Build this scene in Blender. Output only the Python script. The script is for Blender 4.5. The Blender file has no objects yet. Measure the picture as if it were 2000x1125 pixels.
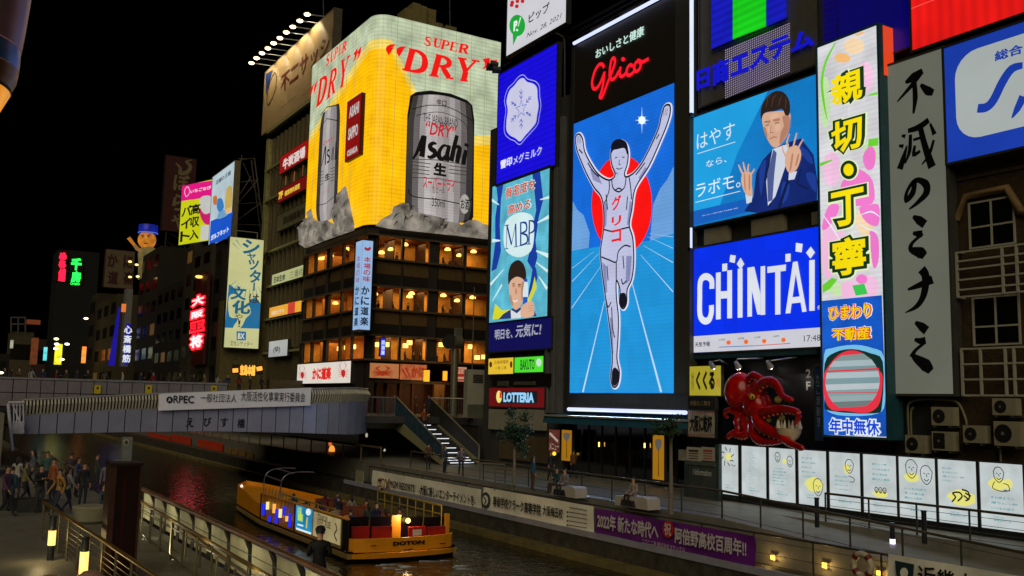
import bpy, bmesh, math, random
from mathutils import Vector as V, Matrix
from mathutils.geometry import delaunay_2d_cdt
random.seed(7)
SC = bpy.context.scene
COL = SC.collection

# ------------------------------------------------------------------ camera
YAW, PITCH, ROLL, FPX = math.radians(31.179), math.radians(6.84), math.radians(1.24), 1870.4
cf = V((math.sin(YAW) * math.cos(PITCH), math.cos(YAW) * math.cos(PITCH), math.sin(PITCH)))
_r0 = V((math.cos(YAW), -math.sin(YAW), 0)); _u0 = _r0.cross(cf)
cr = _r0 * math.cos(ROLL) + _u0 * math.sin(ROLL)
cu = -_r0 * math.sin(ROLL) + _u0 * math.cos(ROLL)
cam_data = bpy.data.cameras.new('camera')
cam = bpy.data.objects.new('camera', cam_data); COL.objects.link(cam)
cam.matrix_world = Matrix(((cr.x, cu.x, -cf.x, 0), (cr.y, cu.y, -cf.y, 0), (cr.z, cu.z, -cf.z, 0), (0, 0, 0, 1)))
cam_data.sensor_width = 36; cam_data.lens = FPX / 2000 * 36
cam_data.clip_start = 0.1; cam_data.clip_end = 3000
SC.camera = cam

# ------------------------------------------------------------------ night sky, dim city glow, exposure
world = bpy.data.worlds.new('World'); SC.world = world; world.use_nodes = True
wn = world.node_tree.nodes; wl = world.node_tree.links
sky = wn.new('ShaderNodeTexSky'); sky.sky_type = 'NISHITA'; sky.sun_disc = False
sky.sun_elevation = math.radians(-9); sky.sun_rotation = math.radians(210)
wl.new(sky.outputs[0], wn['Background'].inputs[0]); wn['Background'].inputs[1].default_value = 0.05
sun = bpy.data.lights.new('city_glow', 'SUN'); sun.energy = 0.9; sun.angle = math.radians(45); sun.color = (1.0, 0.86, 0.62)
so = bpy.data.objects.new('city_glow', sun); COL.objects.link(so)
so.rotation_euler = V((0.52, 0.66, -0.54)).to_track_quat('-Z', 'Y').to_euler()
SC.view_settings.view_transform = 'Standard'; SC.view_settings.look = 'None'
SC.view_settings.exposure = 0.0; SC.view_settings.gamma = 1.0; SC.view_settings.use_curve_mapping = False
SC.cycles.max_bounces = 5; SC.cycles.diffuse_bounces = 2; SC.cycles.glossy_bounces = 3; SC.cycles.transparent_max_bounces = 12
SC.cycles.caustics_reflective = False; SC.cycles.caustics_refractive = False
SC.cycles.sample_clamp_indirect = 4.0

# ------------------------------------------------------------------ measuring: sight lines of the photograph onto real planes
def ray(x, y): return cf + cr * ((x - 1000) / FPX) - cu * ((y - 562.5) / FPX)
def hit(x, y, ax, v):
    d = ray(x, y); return d * (v / d['XYZ'.index(ax)])
class Pl:                                        # an upright plane: origin, direction that runs to the right as one faces it
    def __init__(s, o, u): s.o = V(o); s.u = V(u).normalized(); s.v = V((0, 0, 1)); s.n = s.u.cross(s.v)
    def ab(s, x, y):
        d = ray(x, y); p = d * (s.o.dot(s.n) / d.dot(s.n)) - s.o
        return p.dot(s.u), p.z
    def w(s, a, b, off=0.0): return s.o + s.u * a + s.v * b + s.n * off
    def mpp(s, x, y):                            # metres per photograph pixel there
        a, b = s.ab(x, y); return s.w(a, b).dot(cf) / FPX
def PX(x): return Pl((x, 0, 0), (0, -1, 0))
def PY(y): return Pl((0, y, 0), (1, 0, 0))
def zm(ox, oy, s): return lambda pts: [(ox + x / s, oy + y / s) for x, y in pts]

# ------------------------------------------------------------------ materials
def lin(c):
    c = c / 255.0
    return c / 12.92 if c <= 0.04045 else ((c + 0.055) / 1.055) ** 2.4
def rgb(t): return (lin(t[0]), lin(t[1]), lin(t[2]), 1)
MC = {}
def pbr(col, rough=0.6, metal=0.0, var=0.25, scale=2.0, bump=0.0, name=None, clear=0):
    key = ('p', col, rough, metal, var, scale, bump)
    if key in MC: return MC[key]
    m = bpy.data.materials.new(name or 'paint'); m.use_nodes = True
    n, l = m.node_tree.nodes, m.node_tree.links; b = n['Principled BSDF']
    b.inputs['Roughness'].default_value = rough; b.inputs['Metallic'].default_value = metal
    c = rgb(col)
    if var > 0:
        tc = n.new('ShaderNodeTexCoord'); nz = n.new('ShaderNodeTexNoise'); nz.inputs['Scale'].default_value = scale
        nz.inputs['Detail'].default_value = 6; nz.inputs['Roughness'].default_value = 0.65
        l.new(tc.outputs['Object'], nz.inputs['Vector'])
        rp = n.new('ShaderNodeMapRange'); rp.inputs[1].default_value = 0.3; rp.inputs[2].default_value = 0.7
        rp.inputs[3].default_value = 1 - var; rp.inputs[4].default_value = 1 + var
        l.new(nz.outputs['Fac'], rp.inputs[0])
        mx = n.new('ShaderNodeMix'); mx.data_type = 'RGBA'; mx.blend_type = 'MULTIPLY'; mx.inputs[0].default_value = 1
        mx.inputs[6].default_value = c; l.new(rp.outputs[0], mx.inputs[7]); l.new(mx.outputs[2], b.inputs['Base Color'])
        if bump > 0:
            bp = n.new('ShaderNodeBump'); bp.inputs['Strength'].default_value = bump; bp.inputs['Distance'].default_value = 0.05
            l.new(nz.outputs['Fac'], bp.inputs['Height']); l.new(bp.outputs[0], b.inputs['Normal'])
    else: b.inputs['Base Color'].default_value = c
    MC[key] = m; return m
def emi(col, s=1.0, led=0.0, var=0.06, samp=False, pitch=9.0, vert=False, vs=0.35):
    key = ('e', col, s, led, var, samp, pitch, vert)
    if key in MC: return MC[key]
    m = bpy.data.materials.new('lit_face'); m.use_nodes = True
    n, l = m.node_tree.nodes, m.node_tree.links; b = n['Principled BSDF']
    b.inputs['Base Color'].default_value = (0.02, 0.02, 0.02, 1); b.inputs['Roughness'].default_value = 0.35
    b.inputs['Emission Strength'].default_value = s; c = rgb(col)
    tc = n.new('ShaderNodeTexCoord'); fac = None
    nz = n.new('ShaderNodeTexNoise'); nz.inputs['Scale'].default_value = vs; nz.inputs['Detail'].default_value = 4
    l.new(tc.outputs['Object'], nz.inputs['Vector'])
    rp = n.new('ShaderNodeMapRange'); rp.inputs[1].default_value = 0.3; rp.inputs[2].default_value = 0.7
    rp.inputs[3].default_value = 1 - var * 1.6; rp.inputs[4].default_value = 1 + var * 0.6
    l.new(nz.outputs['Fac'], rp.inputs[0]); fac = rp.outputs[0]
    if led > 0:
        wv = n.new('ShaderNodeTexWave'); wv.bands_direction = 'Y' if vert else 'Z'; wv.inputs['Scale'].default_value = pitch * 0.314 / 2
        wv.inputs['Distortion'].default_value = 0.3; l.new(tc.outputs['Object'], wv.inputs['Vector'])
        r2 = n.new('ShaderNodeMapRange'); r2.inputs[3].default_value = 1 - led; r2.inputs[4].default_value = 1.0
        l.new(wv.outputs['Fac'], r2.inputs[0])
        mm = n.new('ShaderNodeMath'); mm.operation = 'MULTIPLY'; l.new(fac, mm.inputs[0]); l.new(r2.outputs[0], mm.inputs[1]); fac = mm.outputs[0]
        sn = n.new('ShaderNodeVectorMath'); sn.operation = 'SNAP'; sn.inputs[1].default_value = (.96, .96, .96); l.new(tc.outputs['Object'], sn.inputs[0])   # cabinets of the screen differ a little
        wn_ = n.new('ShaderNodeTexWhiteNoise'); l.new(sn.outputs[0], wn_.inputs['Vector']); r3 = n.new('ShaderNodeMapRange'); r3.inputs[3].default_value = .93; r3.inputs[4].default_value = 1.03; l.new(wn_.outputs['Value'], r3.inputs[0])
        m4 = n.new('ShaderNodeMath'); m4.operation = 'MULTIPLY'; l.new(fac, m4.inputs[0]); l.new(r3.outputs[0], m4.inputs[1]); fac = m4.outputs[0]
    mx = n.new('ShaderNodeMix'); mx.data_type = 'RGBA'; mx.blend_type = 'MULTIPLY'; mx.inputs[0].default_value = 1
    mx.inputs[6].default_value = c; l.new(fac, mx.inputs[7]); l.new(mx.outputs[2], b.inputs['Emission Color'])
    m.cycles.emission_sampling = 'FRONT' if samp else 'NONE'
    MC[key] = m; return m
def glass(tint=(0.8, 0.8, 0.8), refl=0.12, name='window_glass'):
    key = ('g', tint, refl)
    if key in MC: return MC[key]
    m = bpy.data.materials.new(name); m.use_nodes = True
    n, l = m.node_tree.nodes, m.node_tree.links; n.remove(n['Principled BSDF'])
    t = n.new('ShaderNodeBsdfTransparent'); t.inputs[0].default_value = (*tint, 1)
    g = n.new('ShaderNodeBsdfGlossy'); g.inputs['Roughness'].default_value = 0.08
    fr = n.new('ShaderNodeFresnel'); fr.inputs[0].default_value = 1.5
    ad = n.new('ShaderNodeMath'); ad.operation = 'ADD'; ad.inputs[1].default_value = refl - 0.04; l.new(fr.outputs[0], ad.inputs[0])
    ge = n.new('ShaderNodeNewGeometry'); iv = n.new('ShaderNodeMath'); iv.operation = 'SUBTRACT'; iv.inputs[0].default_value = 1; l.new(ge.outputs['Backfacing'], iv.inputs[1])
    mu = n.new('ShaderNodeMath'); mu.operation = 'MULTIPLY'; l.new(ad.outputs[0], mu.inputs[0]); l.new(iv.outputs[0], mu.inputs[1])
    mx = n.new('ShaderNodeMixShader'); l.new(mu.outputs[0], mx.inputs[0]); l.new(t.outputs[0], mx.inputs[1]); l.new(g.outputs[0], mx.inputs[2])
    l.new(mx.outputs[0], n['Material Output'].inputs[0]); MC[key] = m; return m

# ------------------------------------------------------------------ mesh building
ORG = {}
def props(o, label=None, cat=None, group=None, kind=None):
    if label: o['label'] = label
    if cat: o['category'] = cat
    if group: o['group'] = group
    if kind: o['kind'] = kind
    return o
def thing(name, label, cat, loc=(0, 0, 0), group=None):
    o = bpy.data.objects.new(name, None); COL.objects.link(o); o.location = loc; o.empty_display_size = 0.3
    ORG[o] = V(loc); return props(o, label, cat, group)
SPLIT = {'cloud', 'green_leaf_print', 'pink_petal_print', 'light_ray', 'blue_swirl', 'yellow_swirl', 'lane_line', 'pale_petal_print', 'orange_flower_print', 'red_line_print', 'lapel_print', 'blue_block', 'flower_print', 'white_shape', 'shirt_print', 'white_print', 'ray_print', 'chest_lettering'}
WHOLE = {'handwriting', 'rib_print'}
class MB:
    def __init__(s, mat=None): s.vs = []; s.fs = []; s.mi = []; s.ms = []; s.sm = []; s.mat = mat; s.mk = []
    def _m(s, m):
        m = m or s.mat
        if m not in s.ms: s.ms.append(m)
        return s.ms.index(m)
    def face(s, pts, m=None, smooth=False):
        b = len(s.vs); s.vs += [V(p) for p in pts]; s.fs.append(list(range(b, b + len(pts)))); s.mi.append(s._m(m)); s.sm.append(smooth)
    def mesh(s, vs, fs, m=None, smooth=False):
        b = len(s.vs); s.vs += [V(p) for p in vs]; k = s._m(m)
        for f in fs: s.fs.append([b + i for i in f]); s.mi.append(k); s.sm.append(smooth)
    def hexa(s, c, m=None):                     # 8 corners: bottom 4 ccw, top 4 ccw
        s.mesh(c, [(3, 2, 1, 0), (4, 5, 6, 7), (0, 1, 5, 4), (1, 2, 6, 5), (2, 3, 7, 6), (3, 0, 4, 7)], m)
    def box(s, x0, y0, z0, x1, y1, z1, m=None):
        s.hexa([(x0, y0, z0), (x1, y0, z0), (x1, y1, z0), (x0, y1, z0), (x0, y0, z1), (x1, y0, z1), (x1, y1, z1), (x0, y1, z1)], m)
    def pbox(s, pl, a0, b0, a1, b1, d0=-0.1, d1=0.0, m=None):   # box standing on a plane, depth d0..d1 along its normal
        s.mk.append((len(s.fs), 'b'))
        if a0 > a1: a0, a1 = a1, a0
        if b0 > b1: b0, b1 = b1, b0
        w = pl.w
        s.hexa([w(a0, b0, d1), w(a1, b0, d1), w(a1, b0, d0), w(a0, b0, d0), w(a0, b1, d1), w(a1, b1, d1), w(a1, b1, d0), w(a0, b1, d0)], m)
    def bar(s, p0, p1, r, m=None, seg=6, r1=None, caps=True, smooth=True):
        p0, p1 = V(p0), V(p1); r1 = r if r1 is None else r1; d = p1 - p0
        if d.length < 1e-6: return
        d.normalize(); x = d.orthogonal().normalized() if abs(d.z) > 0.99 else d.cross(V((0, 0, 1))).normalized(); y = d.cross(x)
        a = [p0 + (x * math.cos(t) + y * math.sin(t)) * r for t in [2 * math.pi * (i + .5) / seg for i in range(seg)]]
        b = [p1 + (x * math.cos(t) + y * math.sin(t)) * r1 for t in [2 * math.pi * (i + .5) / seg for i in range(seg)]]
        s.mesh(a + b, [(i, (i + 1) % seg, seg + (i + 1) % seg, seg + i) for i in range(seg)], m, smooth and seg > 4)
        if caps: s.face(a[::-1], m); s.face(b, m)
    def tube(s, pts, r, m=None, seg=8, caps=True):
        pts = [V(p) for p in pts]; n = len(pts); rs = r if isinstance(r, (list, tuple)) else [r] * n
        vs = []; up = V((0.13, 0.2, 0.97))
        for i, p in enumerate(pts):
            d = (pts[min(i + 1, n - 1)] - pts[max(i - 1, 0)]).normalized(); x = d.cross(up).normalized(); y = d.cross(x)
            vs += [p + (x * math.cos(2 * math.pi * k / seg) + y * math.sin(2 * math.pi * k / seg)) * rs[i] for k in range(seg)]
        fs = [(i * seg + k, i * seg + (k + 1) % seg, (i + 1) * seg + (k + 1) % seg, (i + 1) * seg + k) for i in range(n - 1) for k in range(seg)]
        s.mesh(vs, fs, m, True)
        if caps: s.face(vs[:seg][::-1], m); s.face(vs[-seg:], m)
    def ball(s, c, r, m=None, seg=10, rings=7, sq=(1, 1, 1)):
        c = V(c); vs = [c + V((0, 0, r * sq[2]))]
        for i in range(1, rings):
            t = math.pi * i / rings
            for k in range(seg):
                f = 2 * math.pi * k / seg; vs.append(c + V((r * sq[0] * math.sin(t) * math.cos(f), r * sq[1] * math.sin(t) * math.sin(f), r * sq[2] * math.cos(t))))
        vs.append(c - V((0, 0, r * sq[2]))); L = len(vs) - 1
        fs = [(0, 1 + k, 1 + (k + 1) % seg) for k in range(seg)]
        fs += [(1 + i * seg + k, 1 + (i + 1) * seg + k, 1 + (i + 1) * seg + (k + 1) % seg, 1 + i * seg + (k + 1) % seg) for i in range(rings - 2) for k in range(seg)]
        fs += [(L, 1 + (rings - 2) * seg + (k + 1) % seg, 1 + (rings - 2) * seg + k) for k in range(seg)]
        s.mesh(vs, fs, m, True)
    def lathe(s, c, prof, m=None, seg=16, mats=None):
        c = V(c)
        for i in range(len(prof) - 1):
            (r0, z0), (r1, z1) = prof[i], prof[i + 1]; vs = []
            for r, z in ((r0, z0), (r1, z1)): vs += [c + V((r * math.cos(2 * math.pi * k / seg), r * math.sin(2 * math.pi * k / seg), z)) for k in range(seg)]
            s.mesh(vs, [(k, (k + 1) % seg, seg + (k + 1) % seg, seg + k) for k in range(seg)], mats[i] if mats else m, True)
    # flat print on a plane, traced in photograph pixels
    def poly(s, pl, px, off, m=None): s.mk.append((len(s.fs), 'p')); s.face([pl.w(*pl.ab(x, y), off) for x, y in px], m)
    def rib(s, pl, px, w, off, m=None, closed=False, ab=False, metres=False):
        s.mk.append((len(s.fs), 'p')); P = [V((*p, 0)) if ab else V((*pl.ab(*p), 0)) for p in px]
        k = 1.0 if (metres or ab) else pl.mpp(*px[0])
        n = len(P); ws = [(w[i] if isinstance(w, (list, tuple)) else w) * k / 2 for i in range(n)]
        Lp, Rp = [], []
        for i in range(n):
            a = P[i - 1] if (i > 0 or closed) else P[i]; b = P[(i + 1) % n] if (i < n - 1 or closed) else P[i]
            d1 = (P[i] - a); d2 = (b - P[i])
            d1 = d1.normalized() if d1.length > 1e-9 else d2.normalized(); d2 = d2.normalized() if d2.length > 1e-9 else d1
            t = d1 + d2; t = t.normalized() if t.length > 1e-6 else d1
            nn = V((-t.y, t.x, 0)); c = max(0.45, abs(nn.dot(V((-d1.y, d1.x, 0)))))
            Lp.append(P[i] + nn * ws[i] / c); Rp.append(P[i] - nn * ws[i] / c)
        W = lambda q: pl.w(q.x, q.y, off)
        N = n if closed else n - 1; vs = [W(q) for q in Lp] + [W(q) for q in Rp]
        s.mesh(vs, [(n + i, n + (i + 1) % n, (i + 1) % n, i) for i in range(N)], m)
    def disc(s, pl, c, rx, ry, off, m=None, seg=20, a0=0, a1=360):
        px = [(c[0] + rx * math.cos(math.radians(a0 + (a1 - a0) * i / seg)), c[1] - ry * math.sin(math.radians(a0 + (a1 - a0) * i / seg))) for i in range(seg + (0 if a1 - a0 == 360 else 1))]
        s.poly(pl, px[::-1], off, m)
    def text(s, pl, body, ll, ur, off, m=None, bold=0.0, shear=0.0, ab=False, thick=0.0):
        tv, tf = glyphs(body, bold, shear); s.mk.append((len(s.fs), 't'))
        (a0, b0), (a1, b1) = (ll, ur) if ab else (pl.ab(*ll), pl.ab(*ur))
        s.mesh([pl.w(a0 + (a1 - a0) * x, b0 + (b1 - b0) * y, off + e) for x, y, e in tv], tf, m)
        if thick:
            for k in (0.33, 0.66): s.mesh([pl.w(a0 + (a1 - a0) * x, b0 + (b1 - b0) * y, off - thick * k) for x, y, e in tv], tf, m)
    def vtext(s, pl, body, tl, br, off, m=None, bold=0.0, gap=0.08, ab=False):
        (a0, b1), (a1, b0) = (tl, br) if ab else (pl.ab(*tl), pl.ab(*br)); n = len(body); h = (b1 - b0) / n
        for i, ch in enumerate(body):
            t = b1 - i * h; aw = 0.0
            if ch in 'ー・、。': aw = (a1 - a0) * 0.3
            if ch in 'ー': s.text(pl, '|', (a0 + aw, t - h * (1 - gap)), (a1 - aw, t - h * gap), off, m, bold, ab=True); continue
            s.text(pl, ch, (a0 + aw, t - h * (1 - gap)), (a1 - aw, t - h * gap), off, m, bold, ab=True)
    def build(s, name, parent=None, label=None, cat=None, group=None, kind=None):
        cut = [i for i, k in s.mk if k == 't' or (k == 'p' and (name in SPLIT or name.endswith('_print'))) or (k == 'b' and name in ('mullion', 'bracket', 'cabin_post', 'striped_edge'))]
        if parent is not None and kind is None and len(cut) > 1 and name not in WHOLE:      # one object for every word, leaf, ray ...
            cut[0] = 0; cut.append(len(s.fs))
            for i0, i1 in zip(cut, cut[1:]):
                if i1 <= i0: continue
                q = MB(); used = {}
                for f, mi_, sm_ in zip(s.fs[i0:i1], s.mi[i0:i1], s.sm[i0:i1]):
                    for v in f:
                        if v not in used: used[v] = len(q.vs); q.vs.append(s.vs[v])
                    q.fs.append([used[v] for v in f]); q.mi.append(mi_); q.sm.append(sm_)
                q.ms = s.ms; o = q.build(name, parent, label)
            return o
        if parent is not None: org = ORG[parent]
        else:
            xs = [v.x for v in s.vs]; ys = [v.y for v in s.vs]; zs = [v.z for v in s.vs]
            org = V(((min(xs) + max(xs)) / 2, (min(ys) + max(ys)) / 2, min(zs)))
        me = bpy.data.meshes.new(name); me.from_pydata([v - org for v in s.vs], [], s.fs)
        for m in s.ms: me.materials.append(m)
        me.polygons.foreach_set('material_index', s.mi); me.polygons.foreach_set('use_smooth', s.sm); me.update()
        o = bpy.data.objects.new(name, me); COL.objects.link(o)
        if parent is not None: o.parent = parent
        else: o.location = org
        ORG[o] = org; return props(o, label, cat, group, kind)
GC = {}
def glyphs(body, bold, shear):
    k = (body, bold, shear)
    if k in GC: return GC[k]
    vs, fs = [], []
    if bold > 0.012:                       # thick strokes: the outline of the glyphs widened, plus their fill
        c = bpy.data.curves.new('lettering', 'FONT'); c.body = body; c.resolution_u = 2; c.shear = shear; c.fill_mode = 'NONE'; c.bevel_depth = bold; c.bevel_resolution = 0
        o = bpy.data.objects.new('lettering', c); COL.objects.link(o); bpy.context.view_layer.update()
        me = bpy.data.meshes.new_from_object(o.evaluated_get(bpy.context.evaluated_depsgraph_get()))
        vs = [(v.co.x, v.co.y) for v in me.vertices]
        for p in me.polygons:
            q = list(p.vertices); ar = sum(vs[q[i]][0] * vs[q[(i + 1) % len(q)]][1] - vs[q[(i + 1) % len(q)]][0] * vs[q[i]][1] for i in range(len(q)))
            if ar > 1e-7: fs.append(q)
        bpy.data.objects.remove(o); bpy.data.curves.remove(c); bpy.data.meshes.remove(me)
    c = bpy.data.curves.new('lettering', 'FONT'); c.body = body; c.resolution_u = 2; c.offset = 0 if bold > 0.012 else bold; c.shear = shear
    o = bpy.data.objects.new('lettering', c); COL.objects.link(o); bpy.context.view_layer.update()
    me = bpy.data.meshes.new_from_object(o.evaluated_get(bpy.context.evaluated_depsgraph_get()))
    b0 = len(vs); vs += [(v.co.x, v.co.y) for v in me.vertices]; fs += [[b0 + i for i in p.vertices] for p in me.polygons]
    bpy.data.objects.remove(o); bpy.data.curves.remove(c); bpy.data.meshes.remove(me)
    x0 = min(v[0] for v in vs); x1 = max(v[0] for v in vs); y0 = min(v[1] for v in vs); y1 = max(v[1] for v in vs)
    GC[k] = ([((x - x0) / (x1 - x0), (y - y0) / max(1e-6, y1 - y0), .004 * (i >= b0)) for i, (x, y) in enumerate(vs)], fs); return GC[k]
def spl(pts, n=5, closed=False):
    P = [V((*p, 0)) if len(p) == 2 else V(p) for p in pts]; L = len(P); out = []
    for i in range(L if closed else L - 1):
        p0 = P[i - 1] if (i > 0 or closed) else P[i]; p1 = P[i]; p2 = P[(i + 1) % L]; p3 = P[(i + 2) % L] if (i + 2 < L or closed) else p2
        for k in range(n):
            t = k / n; out.append(0.5 * ((2 * p1) + (p2 - p0) * t + (2 * p0 - 5 * p1 + 4 * p2 - p3) * t * t + (3 * p1 - p0 - 3 * p2 + p3) * t ** 3))
    if not closed: out.append(P[-1])
    return [(q.x, q.y) if len(pts[0]) == 2 else q for q in out]
def lerpw(ws, n): # widths resampled to a splined path
    out = []
    for i in range(len(ws) - 1): out += [ws[i] + (ws[i + 1] - ws[i]) * k / n for k in range(n)]
    return out + [ws[-1]]
def rect(pl, xl, ytl, ybl, xr, ytr, ybr):       # the upright rectangle on the plane whose corners those sight lines meet
    xl = xl if isinstance(xl, tuple) else (xl, xl); xr = xr if isinstance(xr, tuple) else (xr, xr)
    a0 = (pl.ab(xl[0], ytl)[0] + pl.ab(xl[1], ybl)[0]) / 2; a1 = (pl.ab(xr[0], ytr)[0] + pl.ab(xr[1], ybr)[0]) / 2
    b1 = (pl.ab(xl[0], ytl)[1] + pl.ab(xr[0], ytr)[1]) / 2; b0 = (pl.ab(xl[1], ybl)[1] + pl.ab(xr[1], ybr)[1]) / 2
    return a0, b0, a1, b1
def copy_tree(o, parent=None):
    c = o.copy(); COL.objects.link(c); c.parent = parent; ORG[c] = ORG.get(o, V((0, 0, 0)))
    for ch in list(o.children): copy_tree(ch, c)
    return c
DARK = pbr((22, 22, 22), 0.6); BLACK = pbr((9, 9, 9), 0.55); STEEL = pbr((110, 112, 112), 0.4, 0.7); CASE = pbr((45, 45, 42), 0.6)
def sign(name, label, pl, r, face, cat='sign', depth=0.35, case=None, frame=0.10, group=None, facename='face', up=0):
    """box sign: casing part behind, frame lip, glowing or painted face; returns the thing; the face lies in the plane, the case behind it"""
    a0, b0, a1, b1 = r
    t = thing(name, label, cat, pl.w((a0 + a1) / 2, b0, -depth / 2), group)
    c = MB(case or CASE); c.pbox(pl, a0, b0, a1, b1, -depth, -0.02)
    f = frame
    for q in ((a0 - f, b0 - f, a0, b1 + f), (a1, b0 - f, a1 + f, b1 + f), (a0, b0 - f, a1, b0), (a0, b1, a1, b1 + f)): c.pbox(pl, *q, -depth, 0.04)
    c.build('casing', t)
    fb = MB(face); fb.face([pl.w(a0, b0), pl.w(a1, b0), pl.w(a1, b1), pl.w(a0, b1)]); fb.build(facename, t)
    return t
# ================================================================== THE SETTING
WZ, PZ, SZ = -7.0, -4.4, -1.2          # water, riverside walks, street and bridge deck (camera height is 0)
mk_pave = pbr((122, 120, 108), 0.5, 0, 0.22, 1.3, 0.3, 'paving')
mk_conc = pbr((62, 60, 48), 0.75, 0, 0.6, 1.4, 0.6, 'quay_stone')
mk_road = pbr((58, 58, 58), 0.7, 0, 0.2, 1.0, 0.2, 'asphalt')
# canal water
wm = bpy.data.materials.new('canal_water'); wm.use_nodes = True
n, l = wm.node_tree.nodes, wm.node_tree.links; b = n['Principled BSDF']
b.inputs['Base Color'].default_value = (0.006, 0.009, 0.007, 1); b.inputs['Roughness'].default_value = 0.07; b.inputs['IOR'].default_value = 1.33
b.inputs['Specular IOR Level'].default_value = 0.9
tc = n.new('ShaderNodeTexCoord'); mp = n.new('ShaderNodeMapping'); mp.inputs['Scale'].default_value = (1.0, 1.0, 1.0); mp.inputs['Rotation'].default_value = (0, 0, 0.5)
l.new(tc.outputs['Object'], mp.inputs[0])
n1 = n.new('ShaderNodeTexNoise'); n1.inputs['Scale'].default_value = 1.6; n1.inputs['Detail'].default_value = 3; n1.inputs['Distortion'].default_value = 0.6
n2 = n.new('ShaderNodeTexNoise'); n2.inputs['Scale'].default_value = 5.5; n2.inputs['Detail'].default_value = 2
l.new(mp.outputs[0], n1.inputs['Vector']); l.new(mp.outputs[0], n2.inputs['Vector'])
ad = n.new('ShaderNodeMath'); ad.operation = 'MULTIPLY_ADD'; ad.inputs[1].default_value = 0.3; l.new(n2.outputs['Fac'], ad.inputs[0]); l.new(n1.outputs['Fac'], ad.inputs[2])
bp = n.new('ShaderNodeBump'); bp.inputs['Strength'].default_value = 0.6; bp.inputs['Distance'].default_value = 0.085
l.new(ad.outputs[0], bp.inputs['Height']); l.new(bp.outputs[0], b.inputs['Normal'])
w = MB(wm); w.face([(6.9, -15, WZ), (27.6, -15, WZ), (27.6, 700, WZ), (6.9, 700, WZ)]); w.build('canal_water', kind='structure')
g = MB(mk_road); g.face([(-900, -300, -8.2), (900, -300, -8.2), (900, 1500, -8.2), (-900, 1500, -8.2)]); g.build('ground', kind='structure')
# right bank: riverside walk with a lower quay ledge, street level behind the bridge
f = MB(mk_pave); f.box(30.8, -15, -8.1, 36.6, 61.5, PZ); f.box(27.5, 29, -8.1, 30.8, 61.5, PZ - 0.002); f.box(27.5, 61.5, -8.1, 36, 420, PZ - 0.004)
f.hexa([(27.5, 0, -8.1), (30.8, 0, -8.1), (30.8, 29, -8.1), (27.5, 29, -8.1), (27.5, 0, -6.05), (30.8, 0, -6.05), (30.8, 29, PZ), (27.5, 29, PZ)]); f.build('riverside_walk', kind='structure')
f = MB(mk_conc); f.box(26.2, -15, -8.1, 27.5, 420, -5.8); f.build('quay_wall', kind='structure')
f = MB(pbr((112, 100, 58), .7, 0, .35, 1.2, .4)); f.box(25.6, -15, -8.1, 26.2, 420, -6.7); f.build('quay_ledge', kind='structure')
k = MB(pbr((150, 150, 160), 0.6, 0, 0.15)); k.box(26.15, -10, -5.98, 26.3, 66, -5.72); k.build('quay_kerb', kind='structure')
f = MB(mk_road); f.box(34.5, 61.5, SZ - 0.5, 90, 84.2, SZ); f.box(27.4, 66.5, SZ - 0.5, 34.5, 84.2, SZ)
f.box(31, 103, SZ - .5, 35, 420, SZ - 0.02); f.build('street', kind='structure')
f = MB(pbr((40, 38, 34), 0.8)); f.box(34.6, 61.52, PZ, 34.9, 84, SZ - 0.5); f.build('retaining_wall', kind='structure')
# left bank
f = MB(mk_pave); f.box(-60, -15, -8.1, 6.9, 62, PZ); f.box(-60, 62, -8.1, 6.9, 420, PZ - 0.3); f.build('left_riverside_walk', kind='structure')
f = MB(mk_road); f.box(-60, 66, SZ - 0.5, 4.0, 700, SZ); f.build('left_street', kind='structure')
# lower landing along the right quay (near end)

# ================================================================== BRIDGE
bt = thing('bridge', 'grey tiled bridge with curved panelled side spanning the canal', 'bridge', (14, 72, SZ))
mt_tile = pbr((148, 150, 170), 0.35, 0.15, 0.12, 1.0, 0, 'bridge_tile'); mt_under = pbr((30, 30, 32), 0.8)
mt_cap = pbr((160, 160, 160), 0.4, 0.3)
P64 = PY(63.5)
def bz(table, x):
    for (x0, z0), (x1, z1) in zip(table, table[1:]):
        if x <= x1: return z0 + (z1 - z0) * (x - x0) / (x1 - x0)
    return table[-1][1]
def tab(px): return [(hit(x, y, 'Y', 63.5).x, hit(x, y, 'Y', 63.5).z) for x, y in px]
T_bot = tab([(48, 848), (235, 844), (400, 842), (575, 845), (700, 850)])
T_mid = tab([(48, 812), (103, 808), (235, 801), (400, 797), (575, 790), (700, 786)])
T_top = tab([(49, 781), (140, 777), (310, 769), (575, 760), (700, 758)])
xs = [4.95]; 
path = [(4.95 + 0.95 * i, 63.5) for i in range(19)]
cx, cy, R = path[-1][0], 70.5, 7.0
for i in range(1, 11): path.append((cx + R * math.sin(i * 0.1357), cy - R * math.cos(i * 0.1357)))
for i, (p, q) in enumerate(zip(path, path[1:])):
    d = V((q[0] - p[0], q[1] - p[1], 0)); nrm = V((d.y, -d.x, 0)).normalized(); L = []
    for (x, y), e in ((p, 0.03), (q, -0.03)):
        e = V((d.x, d.y, 0)) * e; xr = min(x, 26.0)
        for zt in (T_bot, T_mid): L.append((V((x, y, bz(zt, xr))) + e))
    a, b_, c, e_ = L; o = nrm * (0.03 + random.uniform(0, .012))
    m = MB(mt_tile); m.hexa([a + o, c + o, c - nrm * .12, a - nrm * .12, b_ + o, e_ + o, e_ - nrm * .12, b_ - nrm * .12]); m.build('side_panel', bt)
dk = MB(mt_under)
core = [(x, y + 0.14) for x, y in path]; core[-1] = (core[-1][0] - .15, core[-1][1])
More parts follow.
